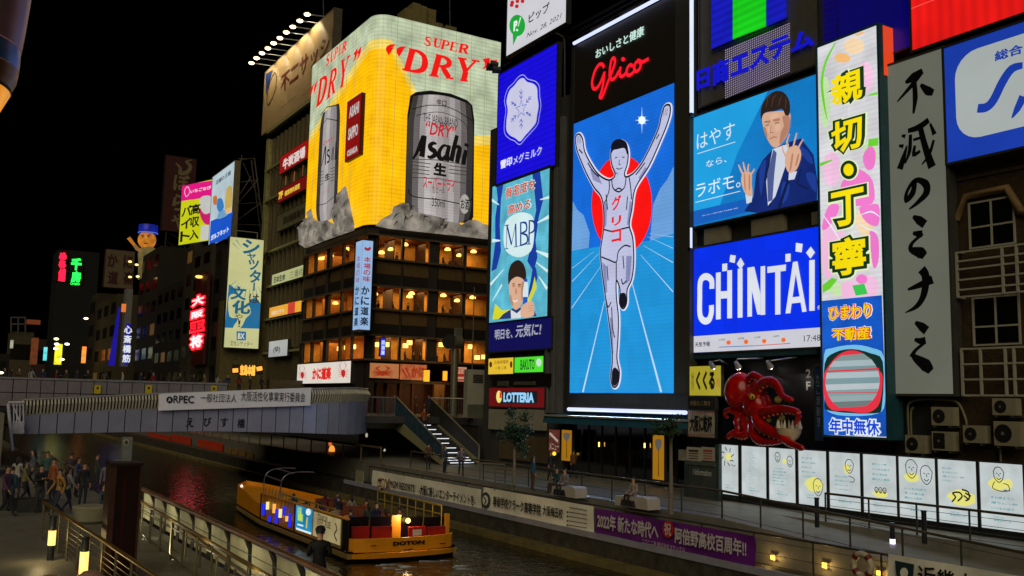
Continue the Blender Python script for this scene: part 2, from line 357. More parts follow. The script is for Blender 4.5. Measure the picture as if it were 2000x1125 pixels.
for p, q in zip(core, core[1:]):
    z0, z1 = bz(T_bot, min(p[0], 26)), bz(T_bot, min(q[0], 26)); m0, m1 = bz(T_mid, min(p[0], 26)), bz(T_mid, min(q[0], 26))
    dk.face([(p[0], p[1], z0), (q[0], q[1], z1), (q[0], q[1], m1), (p[0], p[1], m0)])
    dk.face([(p[0], p[1], z0), (p[0], 84, z0), (q[0], 84, z1), (q[0], q[1], z1)])
    dk.face([(p[0], p[1], m0), (q[0], q[1], m1), (q[0], 84, m1), (p[0], 84, m0)])
dk.build('deck', bt)
cp = MB(mt_cap)
def railpath(T, off): return [(x, y + off, bz(T, min(x, 26))) for x, y in path[:-1]]
for T, dz, rr in ((T_mid, 0.03, 0.05), (T_top, 0.0, 0.07)):
    cp.tube([(x, y + .05, z + dz) for x, y, z in railpath(T, 0)], rr, seg=6)
cp.build('handrail', bt)
sl = MB(pbr((222, 216, 190), 0.4, 0.3, 0.1))
for p, q in zip(path[:-1], path[1:]):
    for k in range(5):
        t = k / 5; x = p[0] + (q[0] - p[0]) * t; y = p[1] + (q[1] - p[1]) * t; xr = min(x, 26)
        z0, z1 = bz(T_mid, xr) + .05, bz(T_top, xr); zm_ = z0 + (z1 - z0) * .62
        d = V((q[0] - p[0], q[1] - p[1], 0)).normalized(); nn = V((d.y, -d.x, 0))
        A, B, C = V((x, y, z0)) + nn * .02, V((x, y, zm_)) + nn * .22, V((x, y, z1)) - nn * .05
        for u, v in ((A, B), (B, C)):
            h = d * .045; bk = nn * -.1
            sl.hexa([u - h, u + h, u + h + bk, u - h + bk, v - h, v + h, v + h + bk, v - h + bk])
sl.build('railing_slats', bt, kind='stuff')
bk = MB(pbr((70, 70, 66), 0.6))
for p, q in zip(path[:-1], path[1:]): bk.face([(p[0], p[1] + .2, bz(T_mid, min(p[0], 26))), (q[0], q[1] + .2, bz(T_mid, min(q[0], 26))), (q[0], q[1] + .2, bz(T_top, min(q[0], 26)) - .05), (p[0], p[1] + .2, bz(T_top, min(p[0], 26)) - .05)])
bk.build('railing_backing', bt)
nm = MB(pbr((12, 12, 14), 0.4, 0, 0)); PB = PY(63.45)
for ch, (x, y) in zip('えびす橋', ((371, 825), (405, 824), (438, 825), (471, 827))): nm.text(PB, ch, (x - 8, y + 9), (x + 8, y - 9), 0.01, bold=0.02)
nm.build('lettering', bt)
# bridge banner
PBn = PY(63.2); r = rect(PBn, 310, 769, 802, 607, 757, 792)
bn = thing('banner', 'long white banner with black company lettering tied to the bridge railing', 'banner', PBn.w(r[0], r[1]))
m = MB(pbr((246, 247, 252), 0.6, 0, 0.05)); zt0, zb0 = PBn.ab(310, 769)[1], PBn.ab(310, 802)[1]; zt1, zb1 = PBn.ab(607, 757)[1], PBn.ab(607, 792)[1]
N = 16
for i in range(N):
    t0, t1 = i / N, (i + 1) / N; f0 = lambda t: PBn.w(r[0] + (r[2] - r[0]) * t, zt0 + (zt1 - zt0) * t, .03 * math.sin(t * 20)); f1 = lambda t: PBn.w(r[0] + (r[2] - r[0]) * t, zb0 + (zb1 - zb0) * t, .03 * math.sin(t * 17 + 1))
    m.mesh([f1(t0), f1(t1), f0(t1), f0(t0)], [(0, 1, 2, 3)], None, True)
m.build('cloth', bn)
m = MB(pbr((18, 20, 30), 0.6, 0, 0)); m.disc(PBn, (331, 781), 6.5, 7, .045, seg=16); m.text(PBn, 'RPEC', (338, 787), (379, 773), .045, bold=0.02)
m.text(PBn, '一般社団法人', (391, 785), (462, 770), .045); m.text(PBn, '大阪活性化事業実行委員会', (470, 783), (596, 767), .045); m.build('lettering', bn)
m = MB(pbr((225, 228, 236), 0.6, 0, 0)); m.poly(PBn, [(327, 785), (331, 776), (334, 785), (331, 782)], .06); m.build('emblem', bn)
# far parapet of the bridge: two rows of tiles
fp = thing('parapet', 'far tiled parapet wall of the bridge behind the near railing', 'parapet', (10, 80, SZ))
P80 = PY(80); mt_far = pbr((140, 134, 138), 0.35, 0.1, 0.15, 1.0)
zc_ = hit(200, 745, 'Y', 80).z
for row, (zt, zb) in enumerate(((zc_ - .02, zc_ - .98), (zc_ - 1.0, zc_ - 2.0))):
    for i in range(27):
        x0 = -1.0 + i * .925
        if x0 > 20.5: continue
        m = MB(mt_far); m.box(x0 + .03, 80 + random.uniform(0, .01), zb + .02, x0 + .895, 80.12, zt - .02); m.build('wall_tile', fp)
m = MB(mt_cap); m.box(-1.1, 79.95, zc_ + .0, 21.2, 80.3, zc_ + .14); m.build('coping', fp)
m = MB(pbr((40, 40, 42), 0.7)); m.box(-1.05, 80.13, zc_ - 2.6, 21.1, 80.28, zc_); m.build('wall_core', fp)
for i, (xa, xb, ya, yb) in enumerate(((184, 197, 752, 769), (284, 297, 752, 769), (412, 424, 753, 768))):
    m = MB(pbr((215, 190, 20), 0.5, 0, 0.1)); a0, b0, a1, b1 = rect(PY(79.9), xa, ya, yb, xb, ya, yb); pp = PY(79.9); m.pbox(pp, a0, b0, a1, b1, -.03, 0)
    q = MB(pbr((30, 60, 40), .5, 0, 0)); q.disc(pp, ((xa + xb) / 2, ya + 6), 2.5, 2.5, .01, seg=8); o = m.build('poster', None, ['yellow notice on the far parapet nearest the left end', 'yellow notice in the middle of the far parapet tiles', 'yellow notice on the far parapet just above the white bridge banner'][i], 'poster', 'yellow notices on the parapet'); q.build('printed_mark', o)
# white end frame and stairs of the bridge on the left bank
ef = thing('gate_frame', 'white slatted end frame where the bridge meets the left bank', 'gate', (4, 63, PZ))
m = MB(pbr((205, 205, 210), 0.4)); A = PY(62.8)
for x0, y0, x1, y1, w_ in ((16, 788, 24, 880, 5), (16, 786, 48, 786, 4), (24, 788, 47, 845, 2.5)):
    p, q = A.w(*A.ab(x0, y0)), A.w(*A.ab(x1, y1)); m.bar(p, q, w_ * .018)
m.build('frame', ef)
for x in (27, 33, 39, 46):
    m = MB(pbr((205, 205, 210), 0.4)); m.bar(A.w(*A.ab(x, 788)), A.w(*A.ab(x, 826)), .035); m.build('slat', ef)
m = MB(pbr((190, 190, 198), 0.4)); a0, b0, a1, b1 = rect(A, 24, 822, 848, 47, 824, 846); m.pbox(A, a0, b0, a1, b1, -.3, 0); m.build('panel', ef)
stl = thing('staircase', 'pale staircase going down to the left bank beside the bridge end', 'staircase', (2.6, 60, PZ))
for i in range(9):
    m = MB(pbr((150, 146, 130), 0.7)); z = PZ + .36 * (i + 1); y = 57.2 + i * .62; m.box(1.2, y, z - .12, 3.4, y + .66, z); m.build('step', stl)
m = MB(pbr((120, 116, 100), .7)); m.box(3.4, 56.8, PZ, 3.6, 62.8, -1.1); m.build('stringer', stl)
lf = thing('fence', 'dark metal fence with pale bars along the left bank below the bridge', 'fence', (6, 60, PZ))
for i in range(14):
    m = MB(pbr((120, 110, 80), .5, .3)); y = 61 - i * 1.1; m.bar((5.9, y, PZ), (5.9, y, PZ + 1.1), .04); m.build('post', lf)
m = MB(pbr((130, 125, 105), .5, .3)); m.bar((5.9, 61.2, PZ + 1.12), (5.9, 46.5, PZ + 1.12), .05); m.build('rail', lf)
ps = thing('stone_pillar', 'pale grey pillar with round emblem just below the bridge', 'pillar', (9, 50, PZ))
A = PY(50); a0, b0, a1, b1 = rect(A, 237, 854, 960, 256, 854, 960)
m = MB(pbr((120, 125, 115), .6)); m.pbox(A, a0, WZ - .5, a1, b1, -.5, 0); m.build('shaft', ps)
m = MB(pbr((190, 195, 160), .5)); m.disc(A, (246.5, 864), 5.5, 6, .01, seg=14); m.build('emblem', ps)
m = MB(pbr((70, 75, 60), .5)); m.disc(A, (246.5, 864), 4, 4.5, .02, seg=14); m.build('emblem_field', ps)
# quay beyond the bridge: red banners and railing on the right bank
A = PX(27.3)
for i, (xa, yta, yba, xb, ytb, ybb) in enumerate(((288, 846, 858, 332, 849, 864), (334, 849, 865, 372, 853, 874), (386, 857, 876, 434, 866, 892))):
    a0, b0, a1, b1 = rect(A, xa, yta, yba, xb, ytb, ybb)
    t = thing('banner', ['orange red banner on the far quay railing, farthest beyond the bridge', 'middle orange red banner on the quay beyond the bridge', 'nearest and largest orange red banner on the quay beyond the bridge'][i], 'banner', A.w(a0, b0), 'red banners under the bridge')
    m = MB(pbr((215, 60, 28), .6, 0, .2)); m.pbox(A, a0, b0, a1, b1, -.03, 0); m.build('cloth', t)
    m = MB(pbr((205, 120, 90), .6, 0, 0)); m.text(A, '道頓堀リバーウォーク', (a0 + .6, b0 + (b1 - b0) * .35), (a1 - .6, b0 + (b1 - b0) * .65), .02, ab=True); m.build('lettering', t)
# ================================================================== SIGNS OF THE RIGHT BANK
WHITE = emi((236, 236, 240), 1.0); INK = emi((10, 10, 12), 0.4, var=0); 
F0 = PX(34.6)
def cells(w, h): pass
# --- giant runner screen -----------------------------------------------------
GL = PX(34.3)
r_led = rect(GL, (1122, 1112), 240, 768, 1316.5, 164, 768)
t = thing('sign_tower', 'tallest sign with dark top, red script name and blue runner screen', 'sign', GL.w(r_led[0], r_led[1]))
a0, b0, a1, b1 = r_led; btop = GL.ab(1127, 88)[1]; aR = GL.ab(1347, 500)[0]
m = MB(pbr((44, 41, 37), .5, 0, .08)); m.pbox(GL, a0 - .1, b1 + .02, a1 + .05, btop, -.6, -.02); m.build('name_board', t)
m = MB(pbr((70, 70, 62), .5, .2, .1)); m.pbox(GL, a1 + .07, b0 - .1, aR, btop, -.55, 0.0); m.build('side_column', t)
m = MB(CASE); m.pbox(GL, a0 - .25, b0 - .9, aR, b0 - .02, -.7, .05); m.pbox(GL, a0 - .3, b0 - .9, a0 - .02, btop, -.72, .06); m.build('casing', t)
sc = MB(emi((18, 110, 225), 1.0, .10, .10, True)); sc.face([GL.w(a0, b0), GL.w(a1, b0), GL.w(a1, b1), GL.w(a0, b1)]); scr = sc.build('screen', t)
def art(*a, **k): return MB(*a, **k)
m = MB(emi((30, 152, 222), 1.0, .08)); m.poly(GL, [(1113.5, 720), (1112.5, 767), (1316, 767), (1316, 455), (1270, 470), (1180, 480), (1116.5, 490)], .01)
m.build('running_ground', t)
m = MB(emi((110, 165, 225), 1.0, .08)); m.poly(GL, [(1119, 393), (1128, 410), (1140, 420), (1152, 455), (1150, 484), (1117, 490)], .013); m.poly(GL, [(1316, 325), (1304, 350), (1290, 368), (1276, 400), (1270, 470), (1316, 456)], .013); m.build('cloud', t)
m = MB(emi((250, 16, 14), 1.1, .08)); m.disc(GL, (1215, 400), 59, 97, .02, seg=36); m.build('red_disc', t)
m = MB(emi((190, 220, 245), 1.0))
for a, b_, w_ in (((1181, 588), (1139, 766), 5), ((1233, 545), (1292, 766), 5.5), ((1174, 520), (1117, 602), 2), ((1170, 495), (1118, 550), 1.5), ((1160, 492), (1118, 524), 1), ((1252, 498), (1315, 570), 2), ((1258, 480), (1315, 513), 1.5), ((1265, 462), (1315, 485), 1), ((1268, 456), (1315, 463), .8)): m.rib(GL, [a, b_], [w_ * .35, w_], .025)
m.build('lane_line', t)
m = MB(emi((225, 245, 255), 1.2)); m.disc(GL, (1254.5, 235), 7, 8, .03, seg=14)
for dx, dy in ((0, 26), (13, 0), (8, 8), (8, -8)): m.rib(GL, [(1254.5 - dx, 235 - dy), (1254.5, 235), (1254.5 + dx, 235 + dy)], [.3, 2.5, .3], .031 + dy * .0001)
m.build('sun_star', t)
# plain athlete with raised arms
body = spl([(1131, 300), (1127, 285), (1126, 268), (1133, 262), (1140, 272), (1144, 296), (1157, 322), (1172, 342), (1190, 352), (1201, 347), (1203, 338), (1197, 322), (1195, 300), (1200, 283), (1212, 276), (1224, 283), (1229, 300), (1227, 322), (1222, 338), (1225, 346), (1240, 338), (1256, 318), (1272, 288), (1288, 252), (1294, 226), (1300, 208), (1310, 206), (1311, 222), (1304, 246), (1290, 280), (1270, 324), (1248, 358), (1240, 378), (1236, 410), (1231, 440), (1238, 466), (1240, 510), (1236, 545), (1227, 566), (1226, 592), (1219, 603), (1212, 592), (1213, 566), (1206, 548), (1206, 580), (1210, 620), (1209, 665), (1207, 700), (1212, 728), (1208, 752), (1199, 755), (1195, 735), (1198, 706), (1196, 665), (1190, 618), (1184, 575), (1178, 530), (1175, 490), (1181, 448), (1181, 410), (1176, 384), (1162, 366), (1146, 336)], 4, True)
m = MB(emi((225, 228, 250), 1.0)); m.rib(GL, body, 8, .04, closed=True); m.build('figure_halo', t)
m = MB(emi((196, 200, 232), 1.0, .06)); m.poly(GL, body, .06); m.build('figure', t)
K = emi((14, 14, 30), 1.0, 0, 0)
SH = emi((140, 146, 190), 1.0, .06)
m = MB(SH)
for p in ([(1181, 392), (1188, 400), (1186, 440), (1182, 446)], [(1232, 392), (1236, 396), (1232, 438), (1226, 440)], [(1178, 512), (1186, 520), (1188, 570), (1184, 574)], [(1225, 500), (1236, 500), (1232, 548), (1224, 556)], [(1154, 330), (1172, 346), (1178, 360), (1160, 352)], [(1250, 346), (1262, 326), (1266, 330), (1250, 356)], [(1198, 325), (1204, 336), (1212, 340), (1203, 341)], [(1193, 620), (1198, 622), (1200, 690), (1197, 698)]): m.poly(GL, p[::-1], .07)
m.build('body_shading_print', t)
m = MB(K); m.rib(GL, body, 3.4, .08, closed=True)
m.poly(GL, spl([(1196, 300), (1196, 284), (1203, 274), (1214, 272), (1225, 278), (1229, 292), (1227, 302), (1222, 290), (1208, 292), (1200, 294)], 4, True), .085)
m.poly(GL, spl([(1198, 724), (1203, 718), (1210, 724), (1211, 738), (1206, 752), (1199, 752), (1197, 738)], 4, True), .085)
m.poly(GL, spl([(1214, 574), (1224, 574), (1225, 592), (1219, 601), (1213, 592)], 4, True), .085)
for p in ([(1203, 309), (1208, 307)], [(1217, 307), (1222, 308)], [(1206, 329), (1212, 331), (1218, 328)], [(1212, 312), (1211, 321), (1214, 322)]): m.rib(GL, p, 1.8, .085)
for p in ([(1197, 352), (1200, 368), (1211, 375), (1222, 366), (1225, 348)], [(1192, 354), (1192, 372), (1183, 398)], [(1231, 346), (1234, 366), (1236, 390)], [(1181, 448), (1196, 452), (1210, 449), (1231, 444)], [(1177, 502), (1192, 508), (1206, 512), (1210, 492), (1222, 480), (1234, 482)], [(1206, 512), (1206, 548)], [(1186, 585), (1190, 600), (1196, 590)], [(1216, 545), (1219, 555), (1226, 548)], [(1150, 318), (1160, 334), (1172, 346)], [(1262, 318), (1252, 332), (1244, 342)], [(1133, 292), (1140, 300)], [(1290, 262), (1284, 272)], [(1197, 600), (1199, 640), (1203, 660)], [(1188, 520), (1190, 548)], [(1219, 500), (1221, 525)], [(1204, 372), (1211, 368), (1218, 372)], [(1186, 380), (1189, 410)], [(1228, 384), (1226, 410)]): m.rib(GL, spl(p, 4), 2.9, .09)
for k in range(3):
    m.rib(GL, [(1129 + k * 3, 266), (1131 + k * 3, 280)], 1, .09); m.rib(GL, [(1299 + k * 3.5, 212), (1298 + k * 3, 226)], 1, .09)
m.build('figure_outline', t)
m = MB(emi((235, 30, 40), 1.0))
for ch, y0, y1 in (('グ', 413, 380), ('リ', 443, 420), ('コ', 475, 446)): m.text(GL, ch, (1197, y0), (1216, y1), .1, bold=.03)
m.build('chest_lettering', t)
m = MB(emi((250, 22, 42), 1.15)); z1 = zm(930, 0, 4)
for pts in ([(1003, 530), (990, 505), (962, 508), (930, 560), (910, 640), (918, 690), (945, 690), (975, 645), (1003, 575)], [(1006, 560), (998, 640), (985, 710), (970, 755), (985, 762), (1004, 720), (1030, 650), (1062, 570), (1088, 490), (1080, 455), (1062, 470), (1050, 530), (1048, 600), (1068, 622), (1095, 600), (1118, 555)],
    [(1132, 522), (1124, 570), (1136, 598), (1160, 588), (1180, 560)], [(1228, 520), (1208, 508), (1184, 535), (1180, 572), (1196, 590), (1222, 576), (1240, 556)], [(1278, 476), (1252, 490), (1238, 530), (1250, 558), (1276, 545), (1290, 505), (1276, 474), (1300, 486), (1352, 460)]):
    m.rib(GL, spl(z1(pts), 5), 7.2, .04)
m.disc(GL, (1218, 116), 4, 4.5, .04, seg=10); m.build('red_script', t)
m = MB(emi((205, 240, 228), 1.0)); m.text(GL, 'おいしさと健康', (1164, 116), (1259, 49), .04, bold=.02)
# slanted like the board: glyph run follows the plane
m.build('slogan', t)
tube = emi((205, 215, 255), 1.3, samp=True)
m = MB(tube); zt = btop + .12; m.bar(GL.w(a0 + .1, zt, .15), GL.w(aR, zt, .15), .12); m.build('top_light_tube', t)
m = MB(tube); m.bar(GL.w(a0 + .2, b0 - 1.0, .25), GL.w(aR, b0 - 1.0, .25), .11); m.build('bottom_light_tube', t)
L = bpy.data.lights.new('tube_light', 'AREA'); L.shape = 'RECTANGLE'; L.size = 9.5; L.size_y = .2; L.energy = 420; L.color = (.5, .68, 1); lo = bpy.data.objects.new('tube_light', L); COL.objects.link(lo); lo.location = GL.w((a0 + aR) / 2, b0 - 1.15, .5); lo.rotation_euler = V((-.55, 0, -.83)).to_track_quat('-Z', 'Y').to_euler()
m = MB(pbr((60, 60, 66), .4, .6))
for i in range(4): m.bar(GL.w(a0 + 2.2 + i * 2.9, btop + .3, .3), GL.w(a0 + 3.6 + i * 2.9, btop + .7, -.5), .14); m.bar(GL.w(a0 - .4, btop + .6 + i * .35, -.6), GL.w(aR, btop + .6 + i * .35, -.6), .08)
m.build('top_gantry', t)

# --- white company sign, blue snow sign, drink screen, navy slogan -----------
r = rect(F0, 991, -60, 107, 1107, -120, 45); S = F0
t = sign('sign', 'white lit sign with green balloon and date, highest on the left', S, r, emi((208, 208, 214), 1, samp=True))
m = MB(emi((28, 165, 60), 1)); m.disc(S, (1011, 50), 15.5, 21, .03, seg=24); m.poly(S, [(1002, 62), (1012, 69), (1003, 89)], .032); m.build('balloon', t)
m = MB(emi((235, 245, 235), 1)); m.text(S, 'P', (1004, 62), (1012, 38), .05, bold=.05); m.rib(S, [(1018, 34), (1013, 52)], [4, 2], .05); m.disc(S, (1011, 59), 2, 2.4, .05, seg=8); m.build('balloon_mark', t)
m = MB(emi((24, 26, 40), .8, 0, 0)); m.text(S, 'ピップ', (1033, 47), (1074, 3), .03, bold=.02); m.text(S, 'Nov. 28, 2021', (1029, 76), (1098, 25), .03, shear=.3); m.build('lettering', t)
m = MB(emi((190, 30, 40), 1, 0, 0)); z = zm(930, 0, 4)
for c in ((285, 20), (280, 40), (325, 10), (320, 50), (365, 10)): m.disc(S, z([c])[0], 4, 4, .03, seg=7)
m.build('flower_print', t)
r = rect(S, (975, 970), 142, 360, (1089, 1084), 89, 325)
t = sign('led_screen', 'deep blue screen with white snowflake crest and dairy name', S, r, emi((22, 8, 232), 1.0, .25, .06, True, 5))
z = zm(930, 0, 4)
fl = spl(z([(370, 610), (400, 640), (450, 655), (478, 690), (482, 760), (490, 830), (478, 900), (468, 960), (430, 1010), (385, 1060), (345, 1105), (310, 1080), (270, 1060), (240, 1020), (240, 940), (250, 860), (240, 790), (262, 710), (300, 670), (335, 625)]), 3, True)
m = MB(emi((205, 205, 232), 1)); m.poly(S, fl, .03); m.rib(S, [(1019.5 + (x - 1019.5) * 1.14, 214 + (y - 214) * 1.1) for x, y in fl], 1.2, .03, closed=True); m.build('crest', t)
m = MB(emi((30, 60, 190), 1, 0, 0)); c0 = (1019, 213)
st = []
for i in range(10):
    rr = 14 if i % 2 == 0 else 5.5; th = math.radians(90 + i * 36); st.append((c0[0] + rr * .8 * math.cos(th), c0[1] - rr * 1.3 * math.sin(th) - (rr * .8 * math.cos(th)) * .3))
m.rib(S, st, 1.3, .05, closed=True)
for i in range(6):
    th = math.radians(60 * i + 30); dx, dy = math.cos(th) * .85, -math.sin(th) * 1.45 - math.cos(th) * .25
    m.rib(S, [(c0[0] + dx * 13, c0[1] + dy * 13), (c0[0] + dx * 27, c0[1] + dy * 27)], 1.6, .05)
    for q in (18, 24): m.rib(S, [(c0[0] + dx * q - 4 * dy * .6, c0[1] + dy * q + 4 * dx), (c0[0] + dx * (q - 4), c0[1] + dy * (q - 4)), (c0[0] + dx * q + 4 * dy * .6, c0[1] + dy * q - 4 * dx)], 1.5, .052)
m.build('snowflake', t)
m = MB(emi((225, 225, 240), 1)); m.text(S, '雪印', (978, 331), (1001, 305), .03, bold=.04); m.text(S, 'メグミルク', (1003, 323), (1059, 284), .03, bold=.01); m.build('lettering', t)

r = rect(S, (962.5, 955), 362, 631, (1075, 1069), 328, 617)
t = sign('led_screen', 'pale turquoise drink screen with smiling man holding a bottle', S, r, emi((96, 190, 214), 1.0, .06, .2, True, vs=.8))
TL_ = emi((30, 110, 190), 1); z = zm(930, 250, 4); z3 = zm(930, 500, 3.75)
m = MB(emi((22, 60, 160), 1)); m.poly(S, z([(440, 350), (500, 335), (525, 560), (490, 700), (465, 880), (480, 1010), (450, 1120), (400, 1040), (425, 940), (440, 800), (470, 640), (455, 480)]), .012)
m.poly(S, z([(160, 460), (215, 430), (195, 560), (185, 760), (195, 960), (160, 1100), (120, 1120), (150, 900), (150, 700), (170, 560)]), .012)
m.poly(S, z3([(440, 90), (450, 160), (420, 260), (370, 330), (400, 180), (420, 60)]), .013); m.build('blue_swirl', t)
m = MB(emi((215, 240, 240), 1))
for a, b_, w_ in (((480, 740), (575, 690), 8), ((470, 960), (570, 1000), 9), ((190, 880), (125, 880), 8), ((180, 600), (120, 560), 6), ((500, 560), (575, 540), 6), ((470, 1050), (560, 1120), 6)): m.rib(S, z([a, b_]), [w_ * .3, w_], .014)
for a, b_, w_ in (((460, 150), (520, 240), 7), ((200, 100), (105, 210), 6), ((120, 330), (190, 210), 5)): m.rib(S, z3([a, b_]), [w_ * .3, w_], .014)
m.poly(S, spl(z([(240, 720), (340, 660), (440, 690), (455, 820), (430, 960), (330, 1010), (235, 960), (215, 840)]), 4, True), .015); m.build('light_ray', t)
m = MB(emi((215, 215, 40), 1)); m.poly(S, z3([(140, 350), (190, 400), (250, 390), (170, 460), (120, 465)]), .016); m.poly(S, z3([(430, 150), (445, 230), (400, 330), (370, 340), (410, 240)]), .016); m.build('yellow_swirl', t)
m = MB(emi((220, 235, 235), 1)); m.text(S, '骨密度を', (987, 390), (1047, 346), .02, bold=.035); m.text(S, '高める', (992, 421), (1039, 385), .02, bold=.035); m.build('lettering_edge', t)
m = MB(emi((205, 70, 22), 1)); m.text(S, '骨密度を', (988, 389), (1046, 348), .04, bold=.018); m.text(S, '高める', (993, 420), (1037, 387), .04, bold=.018); m.build('lettering', t)
m = MB(emi((16, 60, 140), 1))
for pts, w_ in (([(990, 486), (991, 440)], 2), ([(991, 440), (1000, 478)], 5), ([(1000, 478), (1008, 437)], 2), ([(1008, 437), (1009, 481)], 5), ([(1018, 434), (1018, 480)], 5), ([(1035, 430), (1034, 476)], 5)): m.rib(S, pts, w_, .04)
for pts in ([(1018, 435), (1028, 436), (1029, 450), (1018, 456)], [(1018, 456), (1030, 460), (1030, 474), (1018, 479)], [(1035, 431), (1044, 434), (1044, 450), (1035, 456)]): m.rib(S, spl(pts, 4), lerpw([2, 5, 5, 2], 4), .042)
for x, y in ((990, 486), (991, 440), (1009, 482), (1018, 480), (1034, 477)): m.rib(S, [(x - 4, y + .6), (x + 4, y - .6)], 1.6, .043)
m.build('large_name', t)
SKIN = emi((228, 180, 150), .95, var=.1); HAIR = emi((45, 32, 26), .9)
m = MB(emi((40, 60, 120), .9)); m.poly(S, z3([(165, 465), (200, 425), (265, 385), (330, 380), (420, 380), (445, 440)]), .02); m.build('jacket_print', t)
m = MB(emi((225, 230, 232), .95)); m.poly(S, z3([(255, 392), (300, 420), (345, 380), (330, 452), (258, 460)]), .025); m.build('shirt_print', t)
m = MB(SKIN); m.poly(S, spl(z3([(245, 175), (300, 140), (350, 160), (362, 240), (345, 320), (320, 375), (290, 395), (262, 360), (248, 290)]), 3, True), .03)
m.poly(S, spl(z3([(330, 400), (345, 360), (400, 330), (425, 350), (430, 400), (420, 440), (340, 450)]), 3, True), .05); m.build('face_and_hand_print', t)
m = MB(emi((198, 140, 108), .92, var=.1))
for p in ([(250, 280), (262, 300), (275, 360), (262, 360), (250, 310)], [(335, 200), (355, 200), (350, 290), (335, 330)], [(268, 212), (288, 208), (286, 226), (270, 228)], [(308, 212), (330, 212), (328, 230), (310, 228)], [(290, 240), (298, 238), (302, 275), (290, 278)]): m.poly(S, spl(z3(p), 2, True), .0335)
for y in (370, 388, 406): m.rib(S, z3([(385, y), (424, y - 8)]), 1, .052)
m.build('skin_shading_print', t)
m = MB(HAIR); m.poly(S, spl(z3([(240, 210), (238, 130), (260, 60), (310, 30), (350, 60), (370, 130), (362, 195), (345, 168), (300, 152), (258, 178)]), 3, True), .035)
for p in ([(268, 205), (285, 202)], [(310, 208), (330, 208)]): m.rib(S, z3(p), 1.6, .036)
m.build('hair_print', t)
m = MB(emi((240, 240, 240), 1)); m.rib(S, z3([(272, 325), (288, 335), (306, 325)]), 2.2, .037); m.build('smile_print', t)
m = MB(emi((215, 235, 240), 1)); m.poly(S, z3([(358, 185), (380, 185), (385, 260), (380, 420), (345, 420), (345, 260)]), .04); m.build('bottle_print', t)
m = MB(emi((30, 90, 190), 1)); m.poly(S, z3([(347, 300), (382, 300), (380, 360), (346, 360)]), .045); m.poly(S, z3([(360, 165), (378, 165), (380, 190), (358, 190)]), .045); m.build('bottle_label_print', t)

r = rect(S, 955, 633, 686, 1078, 621, 681)
t = sign('sign', 'navy slogan board below the turquoise drink screen', S, r, emi((12, 12, 88), .8, samp=True), depth=.4)
m = MB(emi((165, 168, 185), 1)); m.text(S, '明日を、', (967, 664), (1002, 641), .03, bold=.02); m.text(S, '元気に!', (1007, 660), (1058, 629), .03, bold=.02, shear=.15); m.build('lettering', t)

# --- estem board --------------------------------------------------------------
r = rect(S, 1367, -70, 206, 1597, -150, 128)
t = sign('sign', 'grey board with blue and green lit block above blue neon letters', S, r, pbr((92, 90, 78), .6, 0, .1), depth=.5)
bl = emi((22, 28, 205), 1.0, .3, .15, True, 5)
m = MB(bl); m.poly(S, [(1396, -70), (1396, 98), (1437, 80), (1437, -90)], .25); m.poly(S, [(1504, -110), (1504, 54), (1543, 37), (1543, -120)], .25); m.build('blue_block', t)
m = MB(emi((25, 220, 30), 1.0, .2, .1, True, 5)); m.poly(S, [(1438, -90), (1438, 79), (1503, 54), (1503, -110)], .25); m.build('green_block', t)
m = MB(pbr((30, 30, 60), .5)); 
m.rib(S, [(1396, 99), (1544, 38)], 3, .2); m.build('block_edge', t)
m = MB(emi((175, 160, 200), .9, 0, .1)); 
for i in range(34):
    for j in range(22):
        x = 1418 + i * 3.75; y = 98 + j * 4.4 - (x - 1418) * .42; 
        if x > 1543: continue
        m.poly(S, [(x, y), (x, y + 2.2), (x + 2, y + 1.5), (x + 2, y - .7)], .06)
m.build('dot_matrix', t, kind='stuff')
m = MB(emi((14, 18, 190), 1.05)); 
for ch, x0, y0, x1, y1 in (('日', 1366, 178, 1390, 131), ('商', 1396, 170, 1428, 111), ('エ', 1433, 152, 1466, 102), ('ス', 1470, 138, 1506, 86), ('テ', 1508, 121, 1547, 66), ('ム', 1550, 106, 1594, 53)):
    m.text(S, ch, (x0, y0), (x1, y1), .2, bold=.03, thick=.1)
m.build('neon_lettering', t)
t = thing('light_tube', 'tall white light tube left of the grey neon board', 'lamp', F0.w(*F0.ab(1356, 222)))
m = MB(tube); a = F0.ab(1356, 222); m.bar(F0.w(a[0], a[1], .2), F0.w(a[0], a[1] + 14, .2), .12); m.build('tube', t)
m = MB(STEEL); m.bar(F0.w(a[0], a[1] - .1, -.1), F0.w(a[0], a[1] - .1, .3), .14); m.bar(F0.w(a[0], a[1] + 9, -.1), F0.w(a[0], a[1] + 9, .3), .06); m.build('bracket', t)
t = thing('light_tube', 'short white light tube between the man screen and the blue screen', 'lamp', F0.w(*F0.ab(1354, 490)))
m = MB(tube); a = F0.ab(1354, 488); bb = F0.ab(1354, 446); m.bar(F0.w(*a, .2), F0.w(*bb, .2), .1); m.build('tube', t)
m = MB(STEEL); m.bar(F0.w(a[0], a[1], -.1), F0.w(a[0], a[1], .3), .12); m.build('bracket', t)

